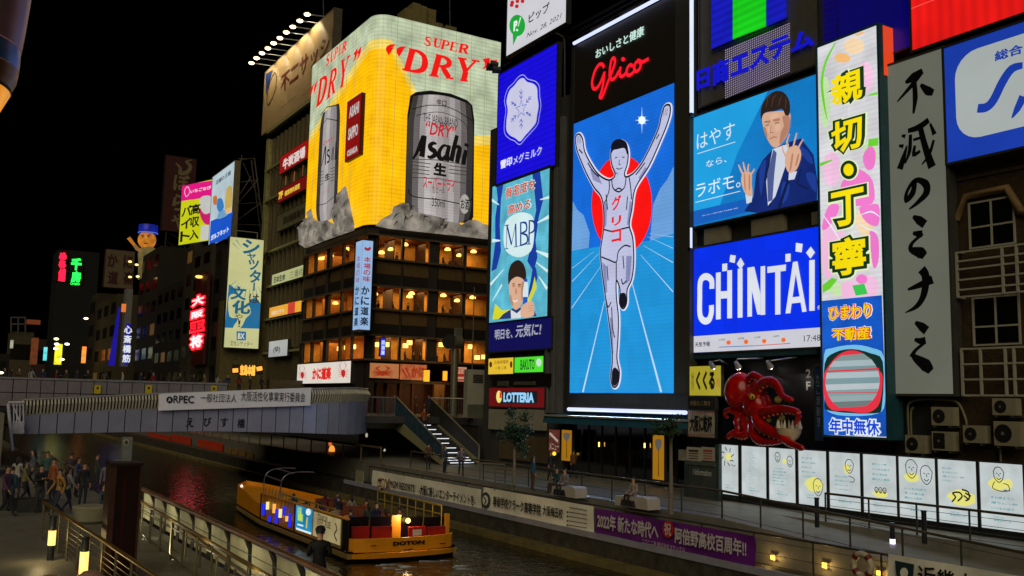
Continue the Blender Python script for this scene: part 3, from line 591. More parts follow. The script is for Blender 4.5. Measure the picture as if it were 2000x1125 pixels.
# --- man on turquoise screen ----------------------------------------------------
r = rect(S, 1351, 231, 443, 1597, 144, 392)
t = sign('led_screen', 'sky blue screen with man in navy suit raising both hands', S, r, emi((16, 128, 205), 1.0, .04, .12, True, vs=.2), depth=.4)
z = zm(1330, 0, 2.812)
m = MB(emi((30, 160, 225), 1.0)); m.poly(S, [(1352, 232), (1500, 178), (1440, 300), (1400, 420), (1353, 436)], .008); m.build('light_wash', t)
W1 = emi((228, 240, 248), 1)
m = MB(W1)
m.text(S, 'はやす', (1362, 293), (1436, 237), .03, bold=-.005); m.text(S, 'なら、', (1380, 328), (1420, 303), .03); m.text(S, 'ラボモ。', (1360, 387), (1447, 336), .03)
for a, b_ in (((92, 845), (300, 780)), ((82, 1112), (328, 1050))): m.rib(S, z([a, b_]), 1.2, .03)
m.build('lettering', t)
m = MB(emi((20, 95, 190), 1)); m.poly(S, [(1352, 413), (1460, 388), (1462, 414), (1352, 441)], .012); m.build('footer_band', t)
m = MB(W1); m.text(S, '自分に合った薄毛治療をお医者様に相談', (1372, 421), (1442, 407), .02); m.build('footer_lettering', t)
m = MB(emi((18, 42, 118), .95, var=.2)); m.poly(S, z([(350, 1160), (400, 1080), (415, 950), (450, 880), (510, 815), (600, 780), (660, 760), (730, 850), (752, 1000), (748, 1110), (560, 1145), (420, 1170)]), .02); m.build('suit_print', t)
m = MB(emi((12, 26, 75), .95)); m.rib(S, z([(505, 830), (470, 960), (490, 1130)]), [3, 7, 9], .024); m.rib(S, z([(595, 790), (600, 960), (540, 1140)]), [3, 6, 8], .024); m.rib(S, z([(660, 930), (640, 1010), (700, 1040)]), 3, .024); m.build('lapel_print', t)
m = MB(emi((215, 222, 235), .95)); m.poly(S, z([(505, 820), (560, 800), (595, 790), (580, 900), (520, 1080), (480, 1130), (470, 1000)]), .026); m.poly(S, z([(595, 950), (640, 940), (625, 985), (592, 990)]), .026); m.poly(S, z([(355, 1060), (395, 1070), (390, 1110), (362, 1120)]), .026); m.build('shirt_print', t)
m = MB(emi((80, 95, 150), .95)); m.poly(S, z([(510, 820), (528, 840), (515, 960), (505, 1100), (480, 1110), (475, 960)]), .03); m.build('tie_print', t)
m = MB(SKIN); m.poly(S, spl(z([(448, 640), (470, 620), (560, 610), (600, 620), (604, 660), (595, 720), (570, 770), (530, 810), (500, 800), (470, 750), (455, 700)]), 3, True), .04)
hand = lambda fs, palm: (m.poly(S, spl(z(palm), 3, True), .05), [m.rib(S, z(f), [4.5, 4, 2.5], .052) for f in fs])
hand([[(600, 830), (585, 780), (600, 735)], [(620, 810), (632, 760), (640, 730)], [(640, 830), (660, 790), (675, 765)], [(580, 860), (565, 830), (560, 800)]], [(575, 880), (590, 820), (640, 800), (665, 850), (640, 930), (600, 950), (580, 920)])
hand([[(345, 960), (330, 930), (320, 905)], [(360, 950), (350, 915), (345, 890)], [(372, 950), (372, 925), (376, 900)], [(385, 965), (398, 945), (408, 928)]], [(335, 1000), (345, 950), (390, 950), (392, 1010), (395, 1075), (358, 1065)]); m.build('face_and_hands_print', t)
m = MB(emi((196, 138, 112), .92, var=.1))
for p in ([(560, 640), (600, 640), (602, 700), (572, 765), (545, 795), (552, 730), (570, 690)], [(455, 700), (470, 705), (480, 755), (470, 750)], [(478, 664), (496, 662), (494, 676), (476, 678)], [(512, 656), (546, 650), (548, 664), (514, 670)], [(612, 850), (622, 850), (610, 930), (600, 935)], [(645, 850), (655, 850), (640, 910), (632, 905)], [(350, 960), (356, 960), (360, 1050), (352, 1030)], [(376, 965), (384, 965), (384, 1040), (376, 1040)]): m.poly(S, spl(z(p), 2, True), .0525)
m.build('skin_shading_print', t)
m = MB(emi((232, 188, 160), .95)); m.poly(S, spl(z([(492, 640), (510, 625), (540, 628), (530, 648), (500, 655)]), 3, True), .041); m.poly(S, spl(z([(478, 700), (490, 695), (492, 725), (480, 730)]), 3, True), .041); m.poly(S, spl(z([(520, 690), (548, 684), (545, 715), (524, 725)]), 3, True), .041); m.build('skin_highlight_print', t)
m = MB(emi((30, 62, 150), .95))
for p in ([(430, 960), (445, 900), (470, 880), (455, 1000), (440, 1080)], [(640, 800), (700, 830), (730, 900), (690, 880)], [(690, 950), (740, 960), (745, 1060), (700, 1000)], [(560, 1000), (600, 1020), (580, 1100), (550, 1110)]): m.poly(S, spl(z(p), 2, True), .0225)
m.build('suit_highlight_print', t)
m = MB(emi((95, 60, 48), .9))
for p in ([(470, 590), (480, 540), (500, 520)], [(500, 590), (510, 540), (530, 515)], [(540, 585), (548, 545), (560, 525)], [(575, 600), (582, 560), (575, 535)]): m.rib(S, z(p), [1, 2.2, .6], .0465)
m.build('hair_light_print', t)
m = MB(HAIR); m.poly(S, spl(z([(444, 660), (442, 600), (470, 540), (520, 502), (570, 510), (600, 560), (600, 625), (580, 640), (560, 600), (520, 610), (480, 615), (455, 630)]), 3, True), .045)
for p, w_ in (([(462, 672), (490, 664)], 1.8), ([(515, 658), (545, 652)], 1.8), ([(468, 690), (488, 686)], 1.4), ([(520, 678), (542, 674)], 1.4)): m.rib(S, z(p), w_, .046)
m.build('hair_print', t)
m = MB(emi((165, 95, 85), .9)); m.rib(S, z([(490, 765), (515, 752), (530, 755)]), 1.6, .047); m.rib(S, z([(500, 690), (493, 728), (512, 730)]), 1.2, .047); m.build('mouth_print', t)

# --- big blue screen with white name ---------------------------------------------
r = rect(S, 1350.5, 487, 689, 1604, 442, 677)
t = sign('led_screen', 'bright blue screen with huge white name and weather strip', S, r, emi((0, 48, 238), 1.0, .04, .05, True), depth=.4)
z = zm(1330, 400, 2.985); CW = emi((225, 230, 240), 1.0)
def part(name, fn, mat=CW):
    m = MB(mat); fn(m); m.build(name, t)
part('letter', lambda m: m.rib(S, z(spl([(182, 490), (180, 440), (148, 418), (116, 445), (112, 540), (113, 640), (135, 676), (165, 670), (179, 630), (180, 585)], 4)), 13.5, .03))
part('letter', lambda m: (m.rib(S, z([(220, 395), (220, 668)]), 13, .03), m.rib(S, z([(286, 382), (286, 662)]), 13, .03), m.poly(S, z([(234, 505), (272, 502), (272, 545), (234, 548)]), .03)))
part('letter', lambda m: m.rib(S, z([(347, 372), (347, 658)]), 13, .03))
part('letter', lambda m: (m.rib(S, z([(403, 365), (403, 652)]), 12, .03), m.poly(S, z([(416, 362), (430, 362), (466, 520), (466, 640), (448, 640), (416, 500)]), .03), m.rib(S, z([(480, 358), (480, 642)]), 12, .03)))
part('letter', lambda m: (m.poly(S, z([(506, 362), (615, 348), (613, 385), (506, 398)]), .03), m.rib(S, z([(567, 388), (567, 640)]), 13.5, .032)))
part('letter', lambda m: (m.poly(S, z([(612, 634), (640, 632), (682, 330), (655, 335)]), .03), m.poly(S, z([(682, 330), (660, 333), (710, 626), (735, 622)]), .034), m.poly(S, z([(650, 540), (700, 534), (700, 570), (645, 576)]), .038)))
part('letter', lambda m: m.rib(S, z([(766, 322), (766, 618)]), 13.5, .03))
part('checker_square', lambda m: m.poly(S, z([(243, 345), (272, 341), (272, 385), (243, 389)]), .03))
part('checker_square', lambda m: m.poly(S, z([(290, 292), (322, 296), (316, 340), (285, 333)]), .03))
part('checker_square', lambda m: m.poly(S, z([(350, 308), (372, 345), (350, 378), (328, 345)]), .034))
part('checker_square', lambda m: m.poly(S, z([(612, 288), (642, 284), (642, 330), (612, 334)]), .036))
part('checker_square', lambda m: m.poly(S, z([(673, 222), (712, 228), (706, 278), (670, 272)]), .03))
part('checker_square', lambda m: m.poly(S, z([(760, 244), (784, 278), (758, 314), (732, 280)]), .036))
part('trademark', lambda m: m.text(S, '®', z([(798, 612)])[0], z([(822, 585)])[0], .03))
part('weather_strip', lambda m: m.poly(S, z([(60, 768), (60, 862), (822, 829), (822, 714)]), .015), emi((205, 205, 215), 1.0))
part('weather_lettering', lambda m: (m.text(S, '天気予報', z([(84, 830)])[0], z([(172, 796)])[0], .03, bold=.02), m.text(S, '17:48', z([(720, 798)])[0], z([(816, 756)])[0], .03), [m.text(S, b_, z([(x, y)])[0], z([(x + 36, y - 14)])[0], .03) for b_, x, y in (('24時', 224, 793), ('6時', 336, 786), ('12時', 430, 780), ('18時', 540, 773))]), emi((60, 60, 80), .8))
part('temperature_line', lambda m: m.rib(S, z([(224, 830), (430, 822)]), 1.3, .03), emi((30, 110, 190), .9))
part('temperature_line', lambda m: m.rib(S, z([(432, 822), (640, 808)]), 1.3, .03), emi((215, 60, 30), .9))
for x, y in ((280, 803), (382, 799), (488, 795), (600, 788)):
    def sunny(m):
        c = z([(x, y)])[0]; pts = []
        for i in range(20):
            rr = 5.4 if i % 2 == 0 else 3.6; pts.append((c[0] + rr * math.cos(i * .314), c[1] + rr * math.sin(i * .314)))
        m.poly(S, pts[::-1], .03)
    part('sun_symbol', sunny, emi((245, 110, 30), 1))

# --- tall vertical screen ---------------------------------------------------------
S = PX(33.9)
r = rect(S, (1596.7, 1610), 94, 850, (1711, 1734), 50, 854)
t = sign('led_screen', 'tall narrow screen with yellow characters over pink flowers', S, r, emi((222, 222, 226), 1.0, .08, .1, True, vs=.9), depth=.95, case=pbr((36, 80, 90), .4), facename='screen')
z = zm(1330, 0, 2.812); z6 = zm(1330, 400, 2.985); z7 = zm(1330, 650, 2.985)
GRN = emi((110, 210, 50), 1); PNK = emi((235, 120, 200), 1); PK2 = emi((245, 190, 225), 1); ORG_ = emi((245, 190, 120), 1)
m = MB(GRN)
m.rib(S, spl(z([(850, 235), (800, 330), (775, 440), (785, 560), (805, 660)]), 3), lerpw([3, 6, 7, 5, 1], 3), .012)
m.rib(S, z([(1030, 525), (1080, 512)]), [2, 6], .012); m.rib(S, z([(1030, 785), (1085, 778)]), 15, .012); m.rib(S, z([(765, 905), (830, 880)]), [7, 3], .012)
m.poly(S, z6([(826, 470), (880, 425), (915, 435), (870, 490), (828, 515)]), .012); m.build('green_leaf_print', t)
m = MB(PNK); m.poly(S, spl(z([(880, 1010), (960, 930), (1030, 960), (1060, 1020), (1050, 1120), (900, 1120)]), 3, True), .011)
m.poly(S, spl(z6([(822, 130), (860, 10), (920, 0), (910, 60), (850, 140)]), 4, True), .012); m.poly(S, spl(z6([(1040, 20), (1100, 0), (1155, 5), (1150, 120), (1080, 100)]), 4, True), .012); m.poly(S, spl(z6([(1020, 430), (1050, 405), (1085, 420), (1080, 455), (1040, 460)]), 3, True), .012); m.poly(S, spl(z6([(1100, 160), (1150, 190), (1152, 330), (1120, 360)]), 4, True), .011); m.poly(S, spl(z([(1000, 860), (1040, 800), (1070, 840), (1060, 920), (1020, 930)]), 4, True), .0115)
for p in ([(830, 60), (880, 130), (930, 210)], [(1050, 60), (1110, 40), (1160, 70)], [(1040, 110), (1090, 140), (1150, 160)]): m.rib(S, spl(z6(p), 4), lerpw([1, 3, 1], 4), .013, W1); m.build('pink_petal_print', t)
m = MB(PK2); m.poly(S, spl(z6([(825, 180), (850, 120), (900, 150), (890, 380), (860, 430), (828, 380)]), 3, True), .0105); m.poly(S, z6([(930, 460), (1000, 440), (1100, 500), (1100, 530), (940, 545)]), .0105); m.build('pale_petal_print', t)
for cc, L3 in (((250, 200, 232), [(1690, 150, 16, 30), (1625, 330, 18, 34), (1700, 560, 16, 22), (1640, 490, 20, 40)]), ((206, 238, 180), [(1612, 200, 10, 50), (1700, 300, 14, 26), (1650, 565, 34, 14)]), ((252, 222, 180), [(1668, 90, 20, 16), (1690, 430, 18, 30)])):
    m = MB(emi(cc, 1.0, .06))
    for x, y, rx, ry in L3: m.disc(S, (x, y), rx, ry, .006, seg=22)
    m.build('pale_blossom_print', t)
m = MB(ORG_); m.poly(S, spl(z([(845, 310), (880, 290), (930, 310), (920, 340), (860, 340)]), 3, True), .011); m.poly(S, z([(955, 190), (1000, 172), (1010, 180), (970, 200)]), .011); m.build('orange_flower_print', t)
m = MB(emi((60, 200, 80), 1)); m.poly(S, z6([(1000, 470), (1070, 460), (1090, 520), (1020, 530)]), .012); m.build('small_leaf_print', t)
chars = (('親', 1622, 212, 1685, 130), ('切', 1626, 304, 1685, 224), ('・', 1646, 346, 1672, 318), ('丁', 1626, 446, 1688, 364), ('寧', 1628, 541, 1692, 458))
for nm_, mat_, bd, g_, off in (('lettering_halo', emi((232, 242, 190), 1), .15, 9, .02), ('lettering_edge', emi((18, 56, 30), .9), .105, 6.5, .04), ('lettering', emi((250, 225, 10), 1), .03, 0, .06)):
    m = MB(mat_)
    for ch, x0, y0, x1, y1 in chars:
        if ch == '・':
            m.disc(S, ((x0 + x1) / 2, (y0 + y1) / 2), 10 + g_, 12 + g_, off, seg=20)
        else: m.text(S, ch, (x0 - g_, y0 + g_), (x1 + g_, y1 - g_), off, bold=bd)
    m.build(nm_, t)
m = MB(emi((18, 92, 205), 1.0, .05, .25, True, vs=.8)); m.poly(S, z6([(823, 560), (1172, 527)]) + z7([(1203, 606), (836, 594)]), .012); m.build('lower_picture', t)
m = MB(emi((120, 195, 235), 1)); m.poly(S, spl(z7([(836, 130), (880, 90), (1010, 70), (1120, 90), (1185, 140), (1192, 400), (1150, 470), (1010, 485), (880, 470), (838, 400)]), 3, True), .02); m.build('pale_ring', t)
m = MB(emi((12, 45, 40), 1)); m.poly(S, spl(z7([(840, 180), (900, 115), (1000, 95), (1110, 120), (1180, 170), (1175, 420), (1130, 470), (870, 455), (840, 400)]), 3, True), .03); m.build('dark_ring', t)
m = MB(emi((235, 50, 70), 1)); m.poly(S, spl(z7([(834, 270), (850, 215), (920, 130), (1000, 102), (1080, 130), (1155, 215), (1180, 260), (1165, 400), (1120, 455), (1060, 468), (960, 455), (880, 448), (840, 380)]), 3, True), .04); m.build('red_ring', t)
for k, cc in enumerate(((130, 150, 150), (165, 185, 190), (120, 150, 155), (175, 190, 195), (125, 155, 160), (185, 195, 200), (130, 160, 165), (150, 170, 172), (110, 125, 125))):
    y0 = 128 + k * 34; c = (1005, 285); hw = lambda y: 158 * math.sqrt(max(.02, 1 - ((y - 285) / 172) ** 2))
    m = MB(emi(cc, 1)); m.poly(S, z7([(c[0] - hw(y0), y0 + 4), (c[0] - hw(y0 + 34), y0 + 38), (c[0] + hw(y0 + 34), y0 + 28), (c[0] + hw(y0), y0 - 6)]), .05); m.build('grey_stripe_print', t)
m = MB(emi((225, 50, 60), 1)); m.rib(S, z7([(850, 226), (1160, 210)]), 3, .055); m.rib(S, z7([(850, 350), (1160, 348)]), 1.5, .055); m.build('red_line_print', t)
for nm_, mat_, bd, g_, off in (('name_halo', W1, .1, 3.5, .03), ('name_edge', emi((225, 40, 20), 1), .075, 2, .05), ('name_lettering', emi((250, 215, 10), 1), .02, 0, .07)):
    m = MB(mat_)
    m.text(S, 'ひまわり', (1622 - g_, 625 + g_), (1702 + g_, 593 - g_), off, bold=bd); m.text(S, '不動産', (1628 - g_, 667 + g_), (1700 + g_, 638 - g_), off, bold=bd); m.build(nm_, t)
m = MB(W1)
for nm_, mat_, bd, g_, off in (('hours_halo', W1, .11, 3, .03), ('hours_lettering', emi((10, 70, 215), 1), .03, 0, .06)):
    m = MB(mat_); m.text(S, '年中無休', (1622 - g_, 846 + g_), (1719 + g_, 820 - g_), off, bold=bd); m.build(nm_, t)
a0, b0, a1, b1 = r
m = MB(emi((235, 70, 25), .9)); m.box(S.o.x + .25, -a1 - .13, b1 - 2.2, S.o.x + .9, -a1 - .11, b1 + .02); m.build('red_side_glow', t)  # glowing strip paints the red light falling on the casing side

# --- grey brush lettering board ------------------------------------------------------
S = PX(34.4)
r = rect(S, (1731.8, 1750), 130, 769, (1838.5, 1865), 96, 769)
t = sign('sign', 'tall grey board with black brush characters right of the tall screen', S, r, emi((102, 104, 92), .95, 0, .1, True, vs=.15), depth=.5, case=pbr((60, 60, 56), .6), facename='board')
z = zm(1330, 0, 2.812); z6 = zm(1330, 400, 2.985); z7 = zm(1330, 650, 2.985)
def brush(zf, strokes):
    m = MB(pbr((8, 8, 8), .5, 0, 0))
    for k, (pts, ws) in enumerate(strokes): m.rib(S, spl(zf(pts), 4), [q * 1.45 for q in lerpw(ws, 4)], .03 + k * .006)
    m.build('brush_character', t)
brush(z, [([(1235, 455), (1280, 425), (1330, 390)], [4, 13, 8]), ([(1325, 400), (1270, 470), (1190, 560)], [6, 7, 2]), ([(1285, 450), (1290, 540), (1280, 625)], [7, 8, 3]), ([(1320, 465), (1360, 500), (1390, 510)], [4, 12, 8])])
brush(z, [([(1215, 745), (1235, 750)], [3, 6]), ([(1200, 800), (1225, 805)], [3, 6]), ([(1205, 930), (1225, 870), (1245, 800)], [10, 8, 2]), ([(1250, 720), (1310, 700), (1365, 660)], [6, 9, 8]), ([(1265, 740), (1260, 830), (1235, 900)], [5, 6, 2]), ([(1280, 770), (1330, 755)], [4, 4]), ([(1290, 800), (1285, 850), (1320, 830)], [4, 6, 4]), ([(1320, 700), (1345, 800), (1385, 920)], [8, 9, 12]), ([(1395, 770), (1370, 850), (1330, 905)], [4, 5, 2]), ([(1375, 680), (1400, 740)], [3, 7])])
brush(z, [([(1290, 985), (1275, 1060), (1240, 1100), (1245, 1050), (1290, 990), (1345, 1010), (1350, 1060), (1300, 1115), (1255, 1150)], [6, 9, 7, 5, 6, 11, 10, 6, 2])])
brush(z6, [([(1355, 68), (1390, 90), (1425, 115)], [4, 12, 12]), ([(1355, 165), (1385, 170), (1410, 170)], [4, 9, 10]), ([(1415, 170), (1355, 220), (1345, 260), (1400, 280), (1425, 300)], [4, 5, 8, 16, 10])])
brush(z6, [([(1325, 495), (1390, 470), (1470, 435)], [3, 8, 12]), ([(1405, 375), (1430, 420), (1420, 520), (1380, 590), (1310, 630)], [13, 12, 10, 7, 1])])
brush(z6, [([(1368, 685), (1405, 710), (1435, 735)], [4, 12, 13]), ([(1365, 785), (1400, 795), (1430, 790)], [4, 9, 10]), ([(1430, 800), (1370, 850), (1350, 890)], [4, 5, 9])])
brush(z7, [([(1350, 130), (1380, 155), (1430, 190), (1460, 225)], [5, 12, 18, 10])])

# --- blue rimmed white swirl sign, red sign, deep blue board --------------------------
S = PX(34.3)
r = rect(S, (1844, 1851), 96, 322, (2026, 2034), 33, 274)
t = sign('sign', 'white sign with blue rim and blue swirl at the right edge', S, r, emi((24, 62, 175), .9, 0, .08, True), depth=.5)
a0, b0, a1, b1 = r
rr = 1.0; pts = []
ia0, ib0, ia1, ib1 = a0 + .45, b0 + .75, a1 + 2, b1 - .45
for cx_, cy_, st_ in ((ia0 + rr, ib0 + rr, 180), (ia1 - rr, ib0 + rr, 270), (ia1 - rr, ib1 - rr, 0), (ia0 + rr, ib1 - rr, 90)):
    for k in range(7): th = math.radians(st_ + k * 15); pts.append((cx_ + rr * math.cos(th), cy_ + rr * math.sin(th)))
pts = [(min(p[0], a1), p[1]) for p in pts]
m = MB(emi((172, 180, 178), .95, 0, .06, True)); m.face([S.w(*p, .02) for p in pts]); m.build('white_field', t)
z = zm(1330, 0, 2.812)
m = MB(emi((22, 58, 165), .9, 0, 0)); m.text(S, '総合', (1944, 121), (1999, 84), .04, bold=.03); m.rib(S, spl(z([(1632, 596), (1680, 590), (1720, 550), (1770, 450), (1820, 380), (1880, 360)]), 4), lerpw([17, 18, 18, 18, 17, 12], 4), .04); m.rib(S, spl(z([(1820, 650), (1850, 600), (1884, 530)]), 3), lerpw([2, 14, 18], 3), .04); m.build('blue_swirl', t)
r = rect(S, 1780, -60, 97, 2040, -130, 13)
t = sign('sign', 'glowing red ribbed sign at the top right corner', S, r, emi((240, 22, 20), 1.0, .18, .1, True, 4, vert=True), depth=.6)
m = MB(emi((255, 90, 80), 1)); m.rib(S, [(1781, 17), (1832, -3)], 1.5, .03); m.build('highlight_tube', t)
S = PX(34.8)
r = rect(S, 1607, -60, 132, 1780, -130, 110)
t = sign('sign', 'deep blue lit wall board behind the tall screen', S, r, emi((2, 0, 92), 1.0, 0, .1, True), depth=.2)
m = MB(pbr((60, 30, 90), .5))
for k in range(12): m.rib(S, [(1612, 8 + k * 12), (1640, -2 + k * 12)], 1.2, .05)
m.rib(S, [(1612, 0), (1614, 130)], 1.5, .06); m.rib(S, [(1638, -10), (1640, 120)], 1.5, .06); m.build('cable_ladder', t)
# --- small shop signs at the left building -----------------------------------------
S = F0
r = rect(S, 954, 701, 732, 1003.5, 698, 729); t = sign('sign', 'small yellow lit shop sign above the red burger sign', S, r, emi((232, 190, 50), 1, samp=True), frame=.05)
m = MB(emi((90, 50, 20), .9)); m.text(S, '広島焼電鉄', (966, 711), (994, 703), .03); m.text(S, '一階 二階', (968, 722), (990, 715), .03); m.disc(S, (959, 712), 3, 6, .03, seg=8); m.disc(S, (999, 712), 2.5, 7, .03, seg=8); m.build('lettering', t)
r = rect(S, 1005, 698, 730, 1062, 696, 724); t = sign('sign', 'small lime green lit sign next to the yellow one', S, r, emi((80, 225, 50), 1, samp=True), frame=.05)
m = MB(emi((20, 60, 30), .9)); m.text(S, 'BAKUTO', (1017, 723), (1045, 701), .03, bold=.02); m.build('lettering', t)
m = MB(emi((220, 235, 220), .9)); m.disc(S, (1053, 708), 5, 8, .03, seg=12); m.build('round_mark', t)
r = rect(S, 955, 758, 796, 1064, 757, 793); t = sign('sign', 'dark red burger restaurant sign with white lettering', S, r, emi((105, 8, 14), .9, samp=True), depth=.5)
m = MB(emi((20, 22, 28), .8)); m.rib(S, [(974, 777), (1050, 775.5)], 22, .02); m.build('dark_plate', t)
m = MB(emi((150, 205, 245), 1.1)); m.text(S, 'LOTTERIA', (984, 785.5), (1044, 766.5), .04, bold=.05); m.build('lettering', t)
m = MB(emi((240, 225, 120), 1)); m.disc(S, (975.5, 775), 5.5, 12, .035, seg=16); m.build('emblem', t)
m = MB(emi((225, 25, 35), 1)); m.poly(S, [(977, 764), (977, 777), (981, 778), (980.5, 769)], .05); m.build('emblem_red', t)
# ================================================================== BUILDINGS OF THE RIGHT BANK
W35 = PX(35)
def slab(name, pl, r, d0, d1, mat, parent): m = MB(mat); m.pbox(pl, *r, d0, d1); return m.build(name, parent)
def yof(x, y=500): return -W35.ab(x, y)[0]
wallB = pbr((46, 44, 40), .8, 0, .25, .6); wallD = pbr((62, 62, 58), .75, 0, .2, .5); cream = pbr((150, 142, 118), .7, 0, .15)
# brown tiled office building ---------------------------------------------------
mb_ = bpy.data.materials.new('brown_tile'); mb_.use_nodes = True
n, l = mb_.node_tree.nodes, mb_.node_tree.links; b = n['Principled BSDF']; b.inputs['Roughness'].default_value = .45
tc = n.new('ShaderNodeTexCoord'); sx = n.new('ShaderNodeSeparateXYZ'); cxn = n.new('ShaderNodeCombineXYZ'); l.new(tc.outputs['Object'], sx.inputs[0]); l.new(sx.outputs['Y'], cxn.inputs['X']); l.new(sx.outputs['Z'], cxn.inputs['Y'])
br = n.new('ShaderNodeTexBrick'); br.inputs['Scale'].default_value = 4.0; br.inputs['Color1'].default_value = rgb((88, 72, 44)); br.inputs['Color2'].default_value = rgb((62, 50, 32)); br.inputs['Mortar'].default_value = rgb((40, 34, 24)); br.inputs['Mortar Size'].default_value = .04
l.new(cxn.outputs[0], br.inputs['Vector']); l.new(br.outputs['Color'], b.inputs['Base Color'])
bu = n.new('ShaderNodeBump'); bu.inputs['Strength'].default_value = .6; bu.inputs['Distance'].default_value = .03; l.new(br.outputs['Fac'], bu.inputs['Height']); bu.invert = True; l.new(bu.outputs[0], b.inputs['Normal'])
t = thing('office_building', 'brown tiled building with white window grilles behind the handwritten light panels', 'building', (35, 18, PZ))
m = MB(mb_); m.box(35, 6, PZ, 48, 24.6, 24); m.build('wall', t)
def window(parent, pl, r, nx, ys, fr, gl, w=.07, dep=.06):
    """window part with frame mesh; each pane its own sub-part"""
    a0, b0, a1, b1 = r; m = MB(fr)
    for q in ((a0 - w, b0 - w, a1 + w, b0), (a0 - w, b1, a1 + w, b1 + w), (a0 - w, b0, a0, b1), (a1, b0, a1 + w, b1)): m.pbox(pl, *q, -.02, dep)
    xs_ = [a0 + (a1 - a0) * i / nx for i in range(nx + 1)] if isinstance(nx, int) else [a0 + (a1 - a0) * v for v in nx]
    yy = [b0 + (b1 - b0) * v for v in ys]
    for x in xs_[1:-1]: m.pbox(pl, x - w / 2, b0, x + w / 2, b1, 0, dep)
    for y in yy[1:-1]: m.pbox(pl, a0, y - w / 2, a1, y + w / 2, 0, dep - .01)
    o = m.build('window', parent)
    for xa, xb in zip(xs_, xs_[1:]):
        for ya, yb in zip(yy, yy[1:]):
            g = MB(gl); g.pbox(pl, xa + w * .5, ya + w * .5, xb - w * .5, yb - w * .5, .004, .02); g.build('pane', o)
    return o
fw = pbr((170, 168, 150), .5, 0, .1); dg = pbr((14, 16, 16), .12, 0, .3)
window(t, W35, rect(W35, (1895.5, 1897), 398, 483, (1978, 1982), 387, 474), 2, (0, .45, 1), fw, dg)
window(t, W35, rect(W35, (1902.6, 1905), 583, 671, (1988.6, 1992), 579, 671), 2, (0, .38, 1), fw, dg)
m = MB(pbr((128, 104, 66), .6)); pts = [W35.w(*W35.ab(x, y), .12) for x, y in ((1872, 430), (1890, 384), (1970, 368), (1997, 414), (2010, 414))]; m.tube(pts, .17, seg=4); m.build('lintel', t)
m = MB(pbr((70, 58, 34), .6)); q = rect(W35, 1868, 350, 356, 2010, 320, 326); m.pbox(W35, *q, 0, .08); m.build('string_course', t)
for verts_, hors, lab in ((((1868, 494, 581), (1957, 488, 573), (1985, 486, 571), (2015, 484, 569)), (0, .16, .38, .62, .8, 1), 'white window grille between the two brown building windows'), (((1878, 682, 772), (1914.6, 681, 771), (1963, 680, 771), (1980, 680, 771), (2015, 679, 771)), (0, .34, .67, 1), 'white grid grille under the lower window at the right edge')):
    tt = thing('grille', lab, 'grille', W35.w(*W35.ab(verts_[0][0], verts_[0][2]), .4), 'white window grilles')
    A = PX(34.6); cols = [(A.ab(x, y0), A.ab(x, y1)) for x, y0, y1 in verts_]
    z1_, z0_ = cols[0][0][1], cols[0][1][1]
    for c in cols: m = MB(fw); m.pbox(A, c[0][0] - .04, z0_, c[0][0] + .04, z1_, -.05, .05); m.build('upright', tt)
    for h in hors: m = MB(fw); z_ = z0_ + (z1_ - z0_) * h; m.pbox(A, cols[0][0][0] - .05, z_ - .035, cols[-1][0][0] + .05, z_ + .035, -.03, .03); m.build('crossbar', tt)
    m = MB(fw); m.pbox(A, cols[0][0][0], z0_ - .05, cols[0][0][0] + .06, z0_, -.42, 0); m.pbox(A, cols[0][0][0], z1_, cols[0][0][0] + .06, z1_ + .05, -.42, 0); m.build('bracket', tt)
# air conditioners
acb = pbr((150, 144, 118), .5, 0, .12)
ACL = ['air conditioner with round fan just right of the tall screen foot, upper', 'air conditioner with square brown grille below the round fan one', 'lowest leftmost air conditioner beside the tall screen', 'small air conditioner with dark round fan in the middle of the brown wall', 'largest air conditioner with big round fan at the right edge', 'air conditioner directly under the white grid grille']
for i, (x0, y0, x1, y1) in enumerate(((1819, 795, 1861, 831), (1820, 843, 1861, 880), (1768, 850, 1807, 885), (1881, 831, 1923, 865), (1941, 823, 1993, 871), (1938, 778, 1983, 811))):
    A = PX(34.3); q = rect(A, x0, y0, y1, x1, y0, y1); u = thing('air_conditioner', ACL[i], 'air conditioner', A.w(q[0], q[1], -.2), 'air conditioners on the wall')
    m = MB(acb); m.pbox(A, *q, -.4, 0); m.build('case', u)
    W_, H_ = q[2] - q[0], q[3] - q[1]; ca, cb, R_ = q[0] + W_ * .36, q[1] + H_ * .5, min(W_, H_) * .38
    m = MB(pbr((10, 12, 14), .5, 0, 0))
    if i == 1: m.pbox(A, q[0] + W_ * .08, q[1] + H_ * .1, q[0] + W_ * .62, q[3] - H_ * .08, 0, .012)
    else: m.face([A.w(ca + R_ * math.cos(k * .3142), cb + R_ * math.sin(k * .3142), .012) for k in range(20)])
    m.build('fan_opening', u)
    m = MB(pbr((70, 68, 58), .5)); 
    for k in range(1, 4): m.rib(A, [(ca + R_ * k / 3.2 * math.cos(j * .4488), cb + R_ * k / 3.2 * math.sin(j * .4488)) for j in range(14)], .012, .03, closed=True, ab=True)
    m.build('fan_grille', u); m = MB(pbr((120, 116, 100), .5)); m.face([A.w(ca + R_ * .2 * math.cos(k * .6), cb + R_ * .2 * math.sin(k * .6), .04) for k in range(10)]); m.build('hub', u)
    m = MB(STEEL); 
    for k in (.15, .85): m.pbox(A, q[0] + W_ * k - .03, q[1] - .09, q[0] + W_ * k + .03, q[1] - .01, -.7, .05)
    m.build('bracket', u)
